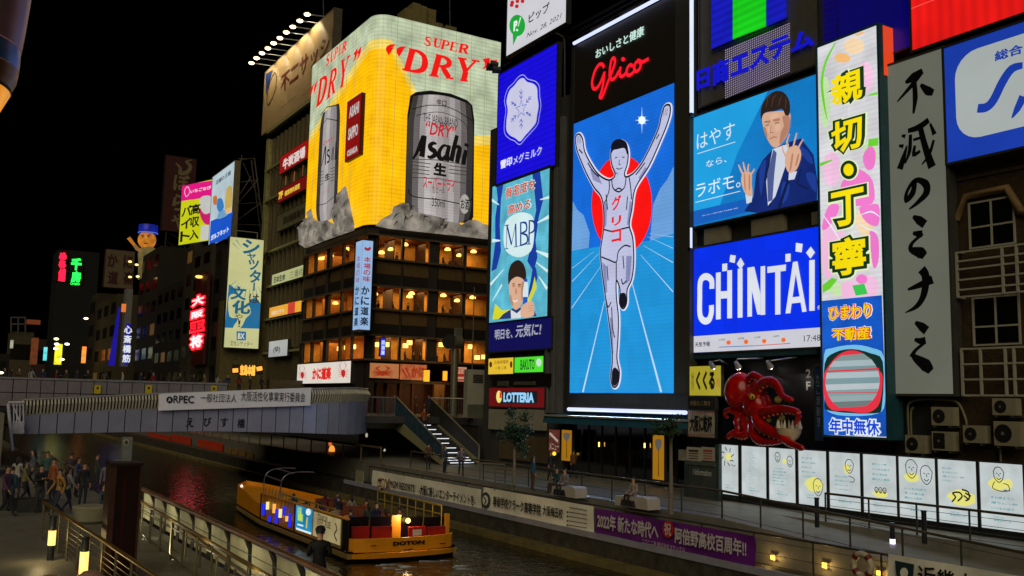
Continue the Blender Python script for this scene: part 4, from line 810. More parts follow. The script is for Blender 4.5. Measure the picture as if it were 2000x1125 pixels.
for i, (pts, lab) in enumerate((([(1775, 850), (1773, 800), (1778, 786), (1800, 780), (1850, 781), (1872, 788), (1885, 815), (1888, 830)], 'pale conduit bending over the air conditioners'), ([(1780, 850), (1779, 806), (1784, 796)], 'short thin pipe inside the conduit bend'), ([(1953, 872), (1955, 905)], 'thin pipe under the largest air conditioner'))):
    A = PX(34.75); m = MB(pbr((120, 118, 90), .5)); m.tube([A.w(*A.ab(x, y)) for x, y in spl(pts, 4)], .05, seg=6); m.build('pipe', label=lab, cat='pipe')
# dark building behind the screens -----------------------------------------------
yB1 = yof(1350)
t = thing('screen_building', 'dark building whose front carries the big screens right of the runner', 'building', (35, 32, PZ))
m = MB(wallB); m.box(35.2, 24.65, PZ, 50, yB1 - .05, 26); m.build('wall', t)
A = PX(34.95)
for x0, y0, x1, y1 in ((1378, 448, 1423, 480), (1470, 428, 1532, 466), (1588, 418, 1600, 444)):
    m = MB(cream); m.pbox(A, *rect(A, x0, y0, y1, x1, y0 - 8, y1 - 8), -.2, .1); m.build('wall_panel', t)
m = MB(pbr((30, 70, 80), .5)); m.pbox(A, *rect(A, 1352, 693, 703, 1606, 681, 692), -.2, .35); m.build('canopy_band', t)
m = MB(pbr((16, 20, 24), .35, 0, .6, 3)); m.pbox(A, *rect(A, 1352, 703, 960, 1740, 695, 960), -.2, 0); m.build('shop_front', t)
t = thing('runner_building', 'narrow dark building behind the runner sign', 'building', (35, 45, PZ))
m = MB(wallB); m.box(35.1, yB1, PZ + 4.6, 50, yof(1106), 21); m.box(36.5, yB1, PZ, 50, yof(1106), PZ + 4.6); m.build('wall', t)
# building with the company signs ------------------------------------------------------
yD0, yD1 = yof(1106), yof(952)
t = thing('sign_building', 'greyish building carrying the snow crest screen and burger sign', 'building', (35, 56, PZ))
m = MB(wallD); m.box(35, yD0 + .05, PZ, 50, yD1, 20.5); m.build('wall', t)
for x in (1078, 1090, 1101):
    m = MB(pbr((98, 100, 100), .6, 0, .2, .8)); a = W35.ab(x, 500)[0]; m.pbox(W35, a - .16, -.6, a + .16, 19, 0, .35); m.build('pilaster', t)
for (x0, x1) in ((954, 1006.5), (1008, 1061)):
    m = MB(pbr((150, 146, 128), .6, 0, .1)); m.pbox(F0, *rect(F0, x0, 800, 839, x1, 799, 840), -.3, 0); m.build('wall_panel', t)
m = MB(pbr((84, 70, 42), .7, 0, .2)); m.pbox(F0, *rect(F0, 972, 852, 900, 1066, 850, 900), -.35, -.1); m.build('lower_wall', t)
m = MB(BLACK); m.pbox(F0, *rect(F0, 960, 733, 756, 1076, 728, 755), -.3, -.05); m.build('shade_slab', t)  # black slab paints the shade between the signs
for i, (x0, y0, x1, y1) in enumerate(((971, 744, 988, 754), (1003, 745, 1040, 752))):
    m = MB(pbr((80, 78, 66), .5)); q = rect(PX(34.4), x0, y0, y1, x1, y0, y1); m.pbox(PX(34.4), *q, -.3, 0); m.build('ledge_box', t)
# gantry above the building tops
t = thing('roof_gantry', 'dark steel pipes and braces behind the company signs', 'gantry', (35, 52, 19))
m = MB(pbr((44, 46, 50), .45, .6))
A = PX(35.3)
for p, q in (((1110, 62), (1215, 3)), ((1110, 78), (1260, -8)), ((1093, 95), (1093, 330)), ((1103, 70), (1103, 330)), ((1085, 60), (1112, 75))): m.bar(A.w(*A.ab(*p)), A.w(*A.ab(*q)), .12)
m.build('pipework', t)
t = thing('floodlight', 'black floodlight cluster on the corner between red lettering and blue screen', 'lamp', F0.w(*F0.ab(970, 140)))
A = PX(34.0); m = MB(BLACK)
for x, y in ((966, 133), (973, 128), (978, 138)): c = A.w(*A.ab(x, y)); m.bar(c, c + V((-.5, .3, .1)), .22, r1=.3, seg=8)
m.bar(A.w(*A.ab(970, 134)), A.w(*A.ab(985, 118), -.6), .06); m.build('lamp_heads', t)

# --- pale wall with louvre at the street corner ------------------------------------------
t = thing('corner_cabinet', 'pale grey wall box with dark louvre left of the burger sign', 'cabinet', (34, 62.2, SZ))
A = PY(61.9); q = rect(A, 913, 722, 815, 956, 722, 815)
m = MB(pbr((150, 148, 132), .6, 0, .1)); m.pbox(A, *q, -.6, 0); m.build('case', t)
q = rect(A, 924, 731, 748, 943, 731, 748)
for k in range(5): h = (q[3] - q[1]) / 5; m = MB(pbr((40, 36, 26), .6)); m.pbox(A, q[0], q[1] + k * h + .02, q[2], q[1] + (k + .75) * h, 0, .05); m.build('louvre_slat', t)
m = MB(pbr((84, 88, 72), .6)); m.pbox(A, *rect(A, 913, 790, 815, 956, 790, 815), .001, .08); m.build('base_band', t)

# --- octopus restaurant front --------------------------------------------------------------
S = PX(34.2)
def small_sign(name, label, S, q, mat, texts, tmat, depth=.15, frame=.04, group=None, cat='sign'):
    t = sign(name, label, S, q, mat, depth=depth, frame=frame, group=group, cat=cat); m = MB(tmat)
    for s_, ll, ur, bd in texts: m.text(S, s_, ll, ur, .03, bold=bd)
    m.build('lettering', t); return t
t = small_sign('sign', 'yellow square sign with black brush lettering left of the octopus', S, rect(S, 1347, 716, 773, 1409, 714, 772), emi((178, 165, 45), .85, samp=True), [('名物本家', (1351, 762), (1356, 726), 0), ('くくる', (1360, 763), (1397, 723), .06)], emi((12, 10, 6), .3, 0, 0))
m = MB(emi((200, 90, 30), .8)); m.text(S, '道頓堀', (1400, 756), (1407, 738), .03); m.build('side_lettering', t)
small_sign('sign', 'narrow black board with gold lettering under the yellow square sign', S, rect(S, 1345, 776, 799, 1398, 776, 799), pbr((14, 12, 10), .6), [('大阪たこ焼き', (1348, 792), (1388, 783), .02)], pbr((150, 130, 60), .5, 0, 0))
t = small_sign('sign', 'pale board with red striped edges and big black characters', S, rect(S, 1344, 802, 853, 1397, 802, 854), pbr((168, 160, 140), .6), [('大阪に乾杯', (1348, 844), (1392, 811), .04)], pbr((14, 12, 10), .5, 0, 0))
m = MB(pbr((150, 50, 45), .6, 0, 0))
for k in range(14):
    for y in (804, 847): m.rib(S, [(1346 + k * 3.8, y), (1346 + k * 3.8, y + 5)], 1.8, .03)
m.build('striped_edge', t)
m = MB(pbr((225, 225, 215), .5, 0, 0)); m.text(PX(34.7), '2', (1575.5, 738), (1585, 721), .05, bold=.03); m.text(PX(34.7), 'F', (1576, 762), (1584.5, 745), .05, bold=.03); m.build('floor_number', label='white 2F floor marking on the dark wall beside the octopus', cat='sign')
q = rect(S, (1591, 1593), 718, 860, (1607, 1609), 716, 860); t = sign('sign', 'narrow dark blue vertical board left of the tall screen foot', S, q, pbr((24, 58, 96), .5), depth=.3, frame=.03)
m = MB(pbr((150, 165, 180), .5, 0, 0)); m.vtext(S, 'たこ焼割烹', (1595, 730), (1604, 835), .03); m.build('lettering', t)
lampm = emi((255, 245, 225), 6, samp=True, var=0)
for i, (hx, hy, mx_, my, ex, ey) in enumerate(((1388, 711, 1405, 703, 1421, 712), (1438, 711, 1440, 701, 1490, 700), (1500, 710, 1510, 704, 1556, 698))):
    A = PX(33.2); B = PX(34.7); t = thing('spotlight', ['arm spotlight over the yellow square sign', 'arm spotlight above the octopus head', 'right arm spotlight above the octopus tentacle'][i], 'lamp', B.w(*B.ab(ex, ey)), 'arm spotlights over the restaurant')
    m = MB(pbr((170, 175, 175), .3, .8)); m.tube([B.w(*B.ab(ex, ey)), A.w(*A.ab(mx_, my)), A.w(*A.ab(hx, hy - 4))], .04, seg=6); m.build('arm', t)
    c = A.w(*A.ab(hx, hy)); m = MB(pbr((190, 192, 190), .3, .6)); m.bar(c + V((-.05, 0, .12)), c + V((.18, 0, -.18)), .07, r1=.16, seg=10); m.build('lamp_head', t)
    m = MB(lampm); m.ball(c + V((.19, 0, -.19)), .08, seg=8, rings=4); m.build('bulb', t)
    L = bpy.data.lights.new('spot', 'SPOT'); L.energy = 60; L.spot_size = 1.5; L.color = (1, .95, .85); L.shadow_soft_size = .08; lo = bpy.data.objects.new('spot', L); COL.objects.link(lo); lo.location = c + V((.0, 0, -.3)); lo.rotation_euler = V((.75, -.1, -.75)).to_track_quat('-Z', 'Y').to_euler()
# the octopus
t = thing('octopus_sculpture', 'huge glossy red octopus sculpture above the light panels', 'sculpture', (33, 31, -2)); 
red = pbr((174, 12, 8), .2, 0, .5, 1.6, .25); zo = zm(1400, 680, 5.36)
def OP(x, y, X): p = zo([(x, y)])[0]; return hit(p[0], p[1], 'X', X)
m = MB(red); c = OP(255, 460, 33.4); m.ball(c, .95, sq=(.85, .86, 1.0), seg=24, rings=16); c2 = OP(420, 600, 33.1); m.ball(c2, .78, sq=(.8, .9, .9), seg=20, rings=14); m.ball(OP(330, 760, 33.3), .6, sq=(.8, .8, 1.1), seg=16, rings=10); m.build('head', t)
def tent(pts, r0, r1, sub=5):
    P3 = [OP(*p) for p in pts]; S3 = spl(P3, sub); nn = len(S3); m = MB(red); m.tube(S3, [(r0 + (r1 - r0) * (k / (nn - 1)) ** .8) for k in range(nn)], seg=10); m.ball(S3[-1], r1, seg=8, rings=5); o = m.build('tentacle', t)
    q = MB(pbr((215, 120, 90), .3, 0, .1))
    for k in range(2, nn - 1, 2):
        rr = (r0 + (r1 - r0) * (k / (nn - 1)) ** .8); q.ball(S3[k] + V((-.35, -.1, -.85)).normalized() * rr, rr * .28, seg=6, rings=4)
    q.build('suckers', o, kind='stuff')
tent([(340, 330, 33.2), (380, 280, 33.0), (450, 310, 32.9), (490, 350, 32.9)], .2, .15)
tent([(440, 480, 33.0), (480, 370, 32.7), (580, 350, 32.5), (650, 420, 32.4), (690, 500, 32.3), (780, 540, 32.2)], .32, .12)
tent([(480, 680, 32.9), (580, 650, 32.6), (690, 640, 32.5), (790, 650, 32.4), (855, 680, 32.3), (850, 740, 32.3), (820, 790, 32.3)], .3, .08)
tent([(430, 700, 33.0), (450, 800, 32.7), (560, 870, 32.5), (680, 930, 32.4), (780, 1000, 32.3), (890, 1045, 32.2)], .36, .13)
tent([(390, 780, 33.0), (390, 900, 32.8), (450, 970, 32.6), (560, 985, 32.5), (660, 980, 32.4)], .32, .1)
tent([(250, 700, 33.3), (220, 780, 33.1), (230, 860, 33.0), (150, 900, 32.9), (120, 930, 32.9)], .26, .12)
tent([(260, 720, 33.3), (180, 660, 33.2), (110, 650, 33.1), (85, 690, 33.1), (110, 725, 33.1)], .18, .08)
tent([(300, 800, 33.2), (330, 880, 33.0), (270, 915, 32.9), (190, 905, 32.9)], .3, .14)
m = MB(pbr((225, 190, 40), .3, 0, 0)); m.ball(OP(368, 510, 32.45), .17, sq=(.5, 1, .8)); e = m.build('eye', t)
m = MB(BLACK); m.ball(OP(375, 512, 32.35), .07, sq=(.4, .5, 1.2), seg=8, rings=5); m.build('pupil', e)
m = MB(pbr((205, 185, 145), .4)); cc = OP(755, 840, 32.7)
vs = []; 
for k in range(17):
    for j in range(6): th = math.pi * (.5 + .5 * j / 5); ph = 2 * math.pi * k / 16; vs.append(cc + V((.55 * math.sin(th) * math.cos(ph), .55 * math.sin(th) * math.sin(ph), .6 * math.cos(th))))
m.mesh(vs, [(k * 6 + j, k * 6 + 6 + j, k * 6 + 7 + j, k * 6 + 1 + j) for k in range(16) for j in range(5)], None, True)
m.build('spiky_bowl', t)
for k in range(9): m = MB(pbr((220, 205, 170), .4)); th = math.pi * 2 * k / 9; b0_ = cc + V((.5 * math.cos(th), .5 * math.sin(th), 0)); m.bar(b0_, b0_ + V((-.05 * math.cos(th), 0, .38)), .09, r1=.01, seg=5); m.build('tooth', t)
m = MB(pbr((215, 190, 80), .4)); m.ball(OP(680, 730, 32.8), .14, seg=8, rings=5); m.ball(OP(640, 540, 32.6), .16, seg=8, rings=5); m.ball(OP(545, 750, 32.9), .12, seg=8, rings=5); m.build('yellow_lump', t, kind='stuff')

# --- café under the runner sign ---------------------------------------------------------------
t = thing('cafe_front', 'dark glazed cafe front with teal awning under the runner sign', 'shop front', (35, 45, PZ))
S = PX(34.0)
m = MB(pbr((30, 84, 104), .6, 0, .1)); q = rect(S, 1075, 815, 828, 1338, 822, 836); a0, b0, a1, b1 = q
m.hexa([S.w(a0, b0, .6), S.w(a1, b0, .6), S.w(a1, b0 + .2, -2), S.w(a0, b0 + .2, -2), S.w(a0, b1, .5), S.w(a1, b1, .5), S.w(a1, b1 + .4, -2), S.w(a0, b1 + .4, -2)]); m.build('awning', t)
m = MB(pbr((150, 150, 140), .5)); m.pbox(S, a0 - .1, b1 + .02, a1 + .1, b1 + .12, -.5, .62); m.build('awning_trim', t)
cg = glass((.10, .14, .12), .16, 'dark_glass'); A = PX(35.4)
zt_ = b1 - .1
for i in range(8):
    y0_ = a0 + .9 + i * (a1 - a0 - 1.8) / 8; y1_ = y0_ + (a1 - a0 - 1.8) / 8
    m = MB(cg); m.pbox(A, y0_ + .05, PZ + .15, y1_ - .05, zt_, -.03, 0); m.build('glass_panel', t)
    m = MB(pbr((34, 52, 50), .4, .5)); m.pbox(A, y1_ - .05, PZ, y1_ + .05, zt_, -.06, .05); m.build('mullion', t)
m = MB(pbr((18, 26, 24), .7)); m.pbox(PX(36.45), a0, PZ, a1, zt_ + .5, 0, .02); m.build('back_wall', t)
m = MB(pbr((12, 14, 16), .6)); m.pbox(A, a0, PZ, a0 + .8, zt_, -.3, .0); m.pbox(A, a1 - .8, PZ, a1 + .2, zt_, -.3, 0); m.build('side_wall', t)
scm = emi((255, 190, 80), 5, samp=True, var=0)
for i, (x, y) in enumerate(((1170, 868), (1259, 870))):
    A2 = PX(35.2); c = A2.w(*A2.ab(x, y)); tt = thing('wall_lamp', ['small warm wall lamp inside the dark cafe, left one', 'small warm wall lamp inside the dark cafe, right one'][i], 'lamp', c, 'warm wall lamps of the cafe')
    m = MB(scm); m.bar(c - V((0, 0, .13)), c + V((0, 0, .13)), .04, seg=8); m.build('bulb', tt); m = MB(STEEL); m.bar(c - V((-.05, 0, .17)), c - V((-.05, 0, -.2)), .03); m.build('holder', tt)
for i, (x0, y0, y1, x1) in enumerate(((1097, 840, 900, 1117.5), (1275, 850, 937, 1298))):
    A2 = PX(34.5); q = rect(A2, x0, y0, y1, x1, y0, y1); tt = sign('sign', ['yellow vertical sign with grey spoon, at the left end of the cafe', 'yellow vertical sign with grey spoon, right of the cafe doors'][i], A2, q, emi((178, 122, 18), .75, samp=True), depth=.15, frame=.03, group='yellow spoon signs')
    m = MB(emi((105, 100, 95), .7)); cx_ = (x0 + x1) / 2; h = y1 - y0; m.poly(A2, spl([(cx_ - 5.5, y0 + h * .1), (cx_ + 5.5, y0 + h * .1), (cx_ + 6, y0 + h * .22), (cx_ + 2, y0 + h * .34), (cx_ - 2, y0 + h * .34), (cx_ - 6, y0 + h * .22)], 3, True), .02); m.build('spoon_print', tt)
    m = MB(emi((60, 45, 30), .6)); m.rib(A2, [(cx_, y0 + h * .34), (cx_, y1 - h * .08)], [1.5, 2.5], .022); m.build('handle_print', tt)
A2 = PX(34.6); q = rect(A2, 1072, 838, 882, 1094, 840, 884); tt = sign('sign', 'red and white menu poster left of the yellow spoon sign', A2, q, emi((120, 60, 50), .6, var=.5, vs=3), depth=.1, frame=.03)
m = MB(emi((200, 180, 160), .7)); m.text(A2, 'メニュー', (1074, 878), (1092, 866), .02); m.rib(A2, [(1074, 846), (1090, 862)], 5, .02); m.build('print', tt)
m = MB(emi((250, 205, 50), 1.5, samp=True)); c = A2.w(*A2.ab(1085, 886), .1); m.ball(c, .13, seg=8, rings=5); m.build('lamp', label='small round yellow lamp under the menu poster', cat='lamp')
# ================================================================== CORNER RESTAURANT BUILDING WITH THE BEER SIGN
RX, RY = 35.0, 84.0
FR = PY(RY); FL = PX(RX)            # right face looks at the camera, left face at the canal
LY1 = 102.3; RX1 = 51.0
zr = lambda y: FR.ab(740, y)[1]
frame_m = pbr((52, 46, 38), .6, 0, .15); rail_m = pbr((96, 84, 66), .5, .2, .1); fascia = pbr((20, 18, 16), .5); spandrel = pbr((92, 70, 34), .7, 0, .2)
t = thing('restaurant_building', 'four storey corner restaurant with warm lit window rows below the beer sign', 'building', (RX, RY, SZ))
zs = [zr(440), zr(459), zr(505), zr(558), zr(604), zr(655), zr(703), zr(742)]
m = MB(fascia); m.pbox(FR, RX + .8, zs[1] + .1, RX1, zs[0] + .5, -.5, .05); m.pbox(FL, -LY1, zs[1] + .1, -RY - .8, zs[0] + .5, -.5, .05)
m.hexa([(RX - .05, RY + .8, zs[1] + .1), (RX + .8, RY - .05, zs[1] + .1), (RX + 2, RY + .2, zs[1] + .1), (RX + 1, RY + 2, zs[1] + .1), (RX - .05, RY + .8, zs[0] + .5), (RX + .8, RY - .05, zs[0] + .5), (RX + 2, RY + .2, zs[0] + .5), (RX + 1, RY + 2, zs[0] + .5)]); m.build('fascia', t)
for k in (1, 2, 3, 4, 5, 6):
    m = MB(rail_m); z_ = zs[k]; d = .35
    m.pbox(FR, RX + .2, z_ - .1, RX1, z_ + .08, -.1, d); m.pbox(FL, -LY1, z_ - .1, -RY - .2, z_ + .08, -.1, d); m.box(RX - d, RY - d, z_ - .1, RX + .2, RY + .2, z_ + .08); m.build('ledge', t)
m = MB(pbr((30, 26, 20), .7)); m.box(RX + .1, RY + .1, SZ, RX + .9, RY + .9, zs[1]); m.build('corner_column', t)
m = MB(pbr((24, 22, 18), .8)); m.box(RX + 6, RY + 6, SZ, RX1, LY1, zs[1] + 3); m.build('core', t)
roof_y = zs[0]
# bays
def bays(pl, px, y):
    return [(pl.ab(a, y)[0], pl.ab(b, y)[0]) for a, b in px]
bR = bays(FR, ((737, 786), (789, 840), (858, 906), (911, 957)), 480); w_ = bR[0][1] - bR[0][0]
bR += [(bR[3][1] + .35, bR[3][1] + .35 + w_), (bR[3][1] + .7 + w_, min(RX1, bR[3][1] + .7 + 2 * w_))]
bL = bays(FL, ((592, 613), (615, 637), (643, 667), (669, 691)), 560)
warm = pbr((225, 160, 70), .8, 0, .35, .8, name='warm_plaster'); wd = pbr((110, 62, 26), .7, 0, .3)
gl_ = glass((.95, .92, .85), .07)
for fl, (kt, kb) in enumerate(((1, 2), (3, 4), (5, 6))):
    ztop, zbot = zs[kt] - .1, zs[kb] + .08
    # interior room
    m = MB(wd); m.face([(RX + .3, RY + .3, zbot - .05), (RX1, RY + .3, zbot - .05), (RX1, LY1, zbot - .05), (RX + .3, LY1, zbot - .05)]); m.build('floor', t)
    m = MB(pbr((150, 96, 44), .8, 0, .3)); m.face([(RX + .3, RY + .3, ztop + .25), (RX + .3, LY1, ztop + .25), (RX1, LY1, ztop + .25), (RX1, RY + .3, ztop + .25)]); m.build('ceiling', t)
    m = MB(warm); m.face([(RX + 4, RY + 4, zbot), (RX1, RY + 4, zbot), (RX1, RY + 4, ztop + .24), (RX + 4, RY + 4, ztop + .24)])
    m.face([(RX + 4, RY + 4, zbot), (RX + 4, LY1, zbot), (RX + 4, LY1, ztop + .24), (RX + 4, RY + 4, ztop + .24)]); m.face([(RX + .3, LY1 - .1, zbot), (RX + 4, LY1 - .1, zbot), (RX + 4, LY1 - .1, ztop + .24), (RX + .3, LY1 - .1, ztop + .24)])
    m.build('inner_wall', t)
    for x in (38.2, 41.6, 45.8):
        m = MB(pbr((70, 40, 20), .7)); m.box(x, RY + 1.8, zbot, x + .12, RY + 4, ztop + .2); m.build('partition', t)
    for y in (92.4, 99.6): m = MB(pbr((190, 120, 50), .7, 0, .3)); m.box(RX + 1.2, y, zbot, RX + 4, y + .12, ztop + .2); m.build('partition', t)
    for (pl, bb) in ((FR, bR), (FL, bL)):
        for (a, b_) in bb:
            g = MB(gl_); g.pbox(pl, a + .06, zbot, b_ - .06, ztop, -.04, -.02); g.build('window_pane', t)
            f = MB(frame_m); f.pbox(pl, a - .12, zbot, a + .05, ztop, -.2, .06); f.pbox(pl, b_ - .05, zbot, b_ + .12, ztop, -.2, .06); f.build('mullion', t)
            if fl < 2:
                zt2, zb2 = zs[kb] - .1, zs[kb + 1] + .08
                s_ = MB(spandrel); s_.pbox(pl, a + .05, zb2 + (zt2 - zb2) * .45, b_ - .05, zt2, -.25, -.05); s_.build('spandrel_panel', t)
                s_ = MB(pbr((24, 17, 10), .7)); s_.pbox(pl, a + .05, zb2, b_ - .05, zb2 + (zt2 - zb2) * .45 - .01, -.25, -.08); s_.build('spandrel_base', t)
                f = MB(frame_m); f.pbox(pl, b_ - .04, zb2, b_ + .10, zt2, -.2, .1); f.build('post', t)
    for (a, b_) in ((bR[1][1] + .12, bR[2][0] - .12),):
        m = MB(frame_m); m.pbox(FR, a, zbot, b_, ztop, -.5, .02); m.build('pier', t)
        if fl < 2: m = MB(frame_m); m.pbox(FR, a, zs[kb + 1] + .08, b_, zs[kb] - .1, -.5, .0); m.build('pier', t)
    m = MB(pbr((30, 24, 18), .7)); m.pbox(FL, bL[1][1] + .12, zbot, bL[2][0] - .12, ztop, -.3, .02); m.pbox(FL, -LY1, zbot, bL[0][0] - .12, ztop, -.3, .02)
    if fl < 2: m.pbox(FL, -LY1, zs[kb + 1] + .08, -RY - .8, zs[kb] - .1, -.4, -.26); m.pbox(FR, RX + .8, zs[kb + 1] + .08, RX1, zs[kb] - .1, -.4, -.26)
    m.build('wall', t)
    for (x, y, e) in ((RX + 3, RY + 1.9, 140), (RX + 7.6, RY + 1.9, 140), (RX + 12, RY + 1.9, 140), (RX + 2, RY + 5.5, 100), (RX + 2, RY + 11, 100), (RX + 2, RY + 16, 80)):
        L = bpy.data.lights.new('room_light', 'AREA'); L.energy = e * (1.0, 1.1, 1.3)[fl]; L.size = 3.0; L.color = (1, .7, .3); lo = bpy.data.objects.new('room_light', L); COL.objects.link(lo); lo.location = (x, y, ztop + .1)
# ground storey: dark timber front
m = MB(pbr((56, 26, 14), .6, 0, .3)); m.pbox(FR, RX + .9, zs[7] - 3.2, RX1, zs[7] - .2, -1.6, -1.4); m.build('shop_back_wall', t)
m = MB(pbr((34, 24, 16), .7)); m.pbox(FR, RX + .9, zs[7] - .25, RX1, zs[7] + .02, -1.5, .1); m.pbox(FR, RX + .2, SZ, RX + .9, zs[7], -.5, .05); m.build('shop_lintel', t)
m = MB(pbr((48, 40, 30), .7)); m.pbox(FL, -LY1, SZ, -RY - .8, zs[6] - .1, -.4, .0); m.build('canal_side_wall', t)
m = MB(pbr((96, 70, 30), .6)); m.pbox(FR, FR.ab(848, 750)[0], SZ, FR.ab(868, 750)[0], zs[7], -.3, .08); m.build('entrance_pier', t)
for i, x in enumerate((745, 765, 790, 815)): m = MB(pbr((80, 34, 16), .6)); a = FR.ab(x, 760)[0]; m.pbox(FR, a, SZ, a + .2, zs[7] - .25, -1.3, -1.15); m.build('timber_post', t)
# pendant lamps and diners seen in the windows
bulb = emi((255, 205, 110), 3.2, samp=False, var=0)
def pendant(c, lab, top, box=False):
    o = thing('pendant_lamp', lab, 'lamp', c, 'pendant lamps in the restaurant windows'); m = MB(bulb)
    if box: m.box(c.x - .2, c.y - .2, c.z - .22, c.x + .2, c.y + .2, c.z + .2)
    else: m.lathe(c, [(.02, .2), (.2, .15), (.33, 0), (.3, -.12), (.05, -.16)], seg=12)
    m.build('shade', o); m = MB(BLACK); m.bar(c + V((0, 0, .2)), (c.x, c.y, top), .02, seg=4); m.build('cord', o)
zo6 = zm(720, 440, 8); zo7 = zm(700, 640, 7.032)
lampR = [zo6([(200, 425)])[0], zo6([(350, 375)])[0], zo6([(570, 300)])[0], zo6([(1235, 375)])[0], zo6([(1418, 470)])[0], zo6([(1640, 410)])[0], (732, 574), (804, 573), (800, 579), (866, 577), (893, 587), (923, 581)]
lampR3 = [(724, 678), (738, 673), (758, 673), (792, 675), (800, 669), (862, 673), (919, 677), (932, 698), (945, 697)]
fl_of = lambda y: 1 if y < 520 else 3 if y < 620 else 5
floors_ = {1: 'top', 3: 'middle', 5: 'lowest'}
def side_word(x, arr): r_ = sorted(arr).index(x); return ['first', 'second', 'third', 'fourth', 'fifth', 'sixth', 'seventh', 'eighth', 'ninth'][r_]
for k in (1, 3, 5):
    arr = [p for p in lampR + lampR3 if fl_of(p[1]) == k]; xs_ = [p[0] for p in arr]
    for p in arr:
        c = hit(p[0], p[1], 'Y', RY + 2.2); pendant(c, '%s glowing pendant lamp from the left in the %s window row of the right face' % (side_word(p[0], xs_), floors_[k]), zs[k] + .1, k == 5)
lampL = [(627, 505), (633, 504), (646, 499), (678, 484), (685, 487), (633, 503.5)][:5] + [(663, 681), (677, 679), (690, 677), (640, 600), (655, 592)]
for k in (1, 3, 5):
    arr = [p for p in lampL if fl_of(p[1]) == k]; xs_ = [p[0] for p in arr]
    for p in arr:
        c = hit(p[0], p[1], 'X', RX + 1.6); pendant(c, '%s small pendant lamp from the left in the %s window row of the canal face' % (side_word(p[0], xs_), floors_[k]), zs[k] + .1, k == 5)
DINERS = [(775, 500, 1), (866, 506, 1), (879, 508, 1), (890, 507, 1), (739, 592, 3), (767, 600, 3), (797, 602, 3), (816, 601, 3), (853, 602, 3), (865, 603, 3), (880, 604, 3), (791, 698, 5), (808, 697, 5), (820, 698, 5), (853, 700, 5), (868, 700, 5)]

# ---- the beer sign: rounded corner wall of neon --------------------------------------------
X0, Y0 = 34.5, 83.5; RC = 1.6
SL, SR = PX(X0), PY(Y0)
zb_ = zs[0] - .02; zt_ = SR.ab(930, 71)[1]
yend = -SL.ab(607, 200)[0]; xend = SR.ab(977, 150)[0]
neon_y = emi((250, 186, 4), 1.25, .16, .10, True, 5, vs=.5); neon_g = emi((188, 200, 168), 1.15, .16, .22, True, 5, vs=.5)
t = thing('beer_sign', 'huge yellow and pale green neon beer sign wrapping the building corner', 'sign', (X0, Y0, zb_))
plan = [(X0, yend)] + [(X0, yend + (Y0 + RC - yend) * k / 8) for k in range(1, 8)] + [(X0, Y0 + RC)]
plan += [(X0 + RC - RC * math.cos(math.radians(a)), Y0 + RC - RC * math.sin(math.radians(a))) for a in (15, 30, 45, 60, 75, 90)]
plan += [(X0 + RC + (xend - X0 - RC) * k / 8, Y0) for k in range(1, 9)]
plan = [p for i, p in enumerate(plan) if i == 0 or (abs(p[0] - plan[i - 1][0]) + abs(p[1] - plan[i - 1][1])) > 1e-4]
# height of the boundary between pale green (above) and yellow, along the plan
def bound(p):
    if p[1] > Y0 + RC + .01:   # left face
        tt = (p[1] - Y0 - RC) / (yend - Y0 - RC); return zb_ + (zt_ - zb_) * (.84 - .28 * tt)
    if p[0] > X0 + RC + .01:
        tt = (p[0] - X0 - RC) / (xend - X0 - RC); return zb_ + (zt_ - zb_) * (.83 - .42 * min(tt / .45, 1) + (.12 * (tt - .45) if tt > .45 else 0))
    return zb_ + (zt_ - zb_) * .835
for i, (p, q) in enumerate(zip(plan, plan[1:])):
    m = MB(neon_y); z0a, z1a = bound(p), bound(q); d = V((q[0] - p[0], q[1] - p[1], 0)).normalized() * .005
    m.face([(p[0] + d.x, p[1] + d.y, zb_), (q[0] - d.x, q[1] - d.y, zb_), (q[0] - d.x, q[1] - d.y, z1a), (p[0] + d.x, p[1] + d.y, z0a)])
    m.ms.append(neon_g) if neon_g not in m.ms else None
    gp = emi((238, 208, 96), 1.18, .16, .16, True, 5, vs=.5); m.face([(p[0] + d.x, p[1] + d.y, z0a), (q[0] - d.x, q[1] - d.y, z1a), (q[0] - d.x, q[1] - d.y, z1a + 1.0), (p[0] + d.x, p[1] + d.y, z0a + 1.0)], gp); z0a += 1.0; z1a += 1.0
    m.face([(p[0] + d.x, p[1] + d.y, z0a), (q[0] - d.x, q[1] - d.y, z1a), (q[0] - d.x, q[1] - d.y, zt_), (p[0] + d.x, p[1] + d.y, zt_)], neon_g)
    m.build('neon_panel', t)
m = MB(pbr((70, 66, 40), .6)); 
for p, q in zip(plan, plan[1:]):
    nn = V((q[1] - p[1], -(q[0] - p[0]), 0)).normalized() * -.12
    if nn.dot(V((1, 1, 0))) < 0: nn = -nn
    m.face([V((p[0], p[1], zb_)) + nn, V((q[0], q[1], zb_)) + nn, V((q[0], q[1], zt_)) + nn, V((p[0], p[1], zt_)) + nn])
    m.face([V((p[0], p[1], zt_)), V((q[0], q[1], zt_)), V((q[0], q[1], zt_)) + nn * 6, V((p[0], p[1], zt_)) + nn * 6])
m.face([(xend, Y0, zb_), (xend, Y0 + 8, zb_), (xend, Y0 + 8, zt_), (xend, Y0, zt_)]); m.build('back_frame', t)
RED = emi((232, 20, 18), 1.1, 0, .04)
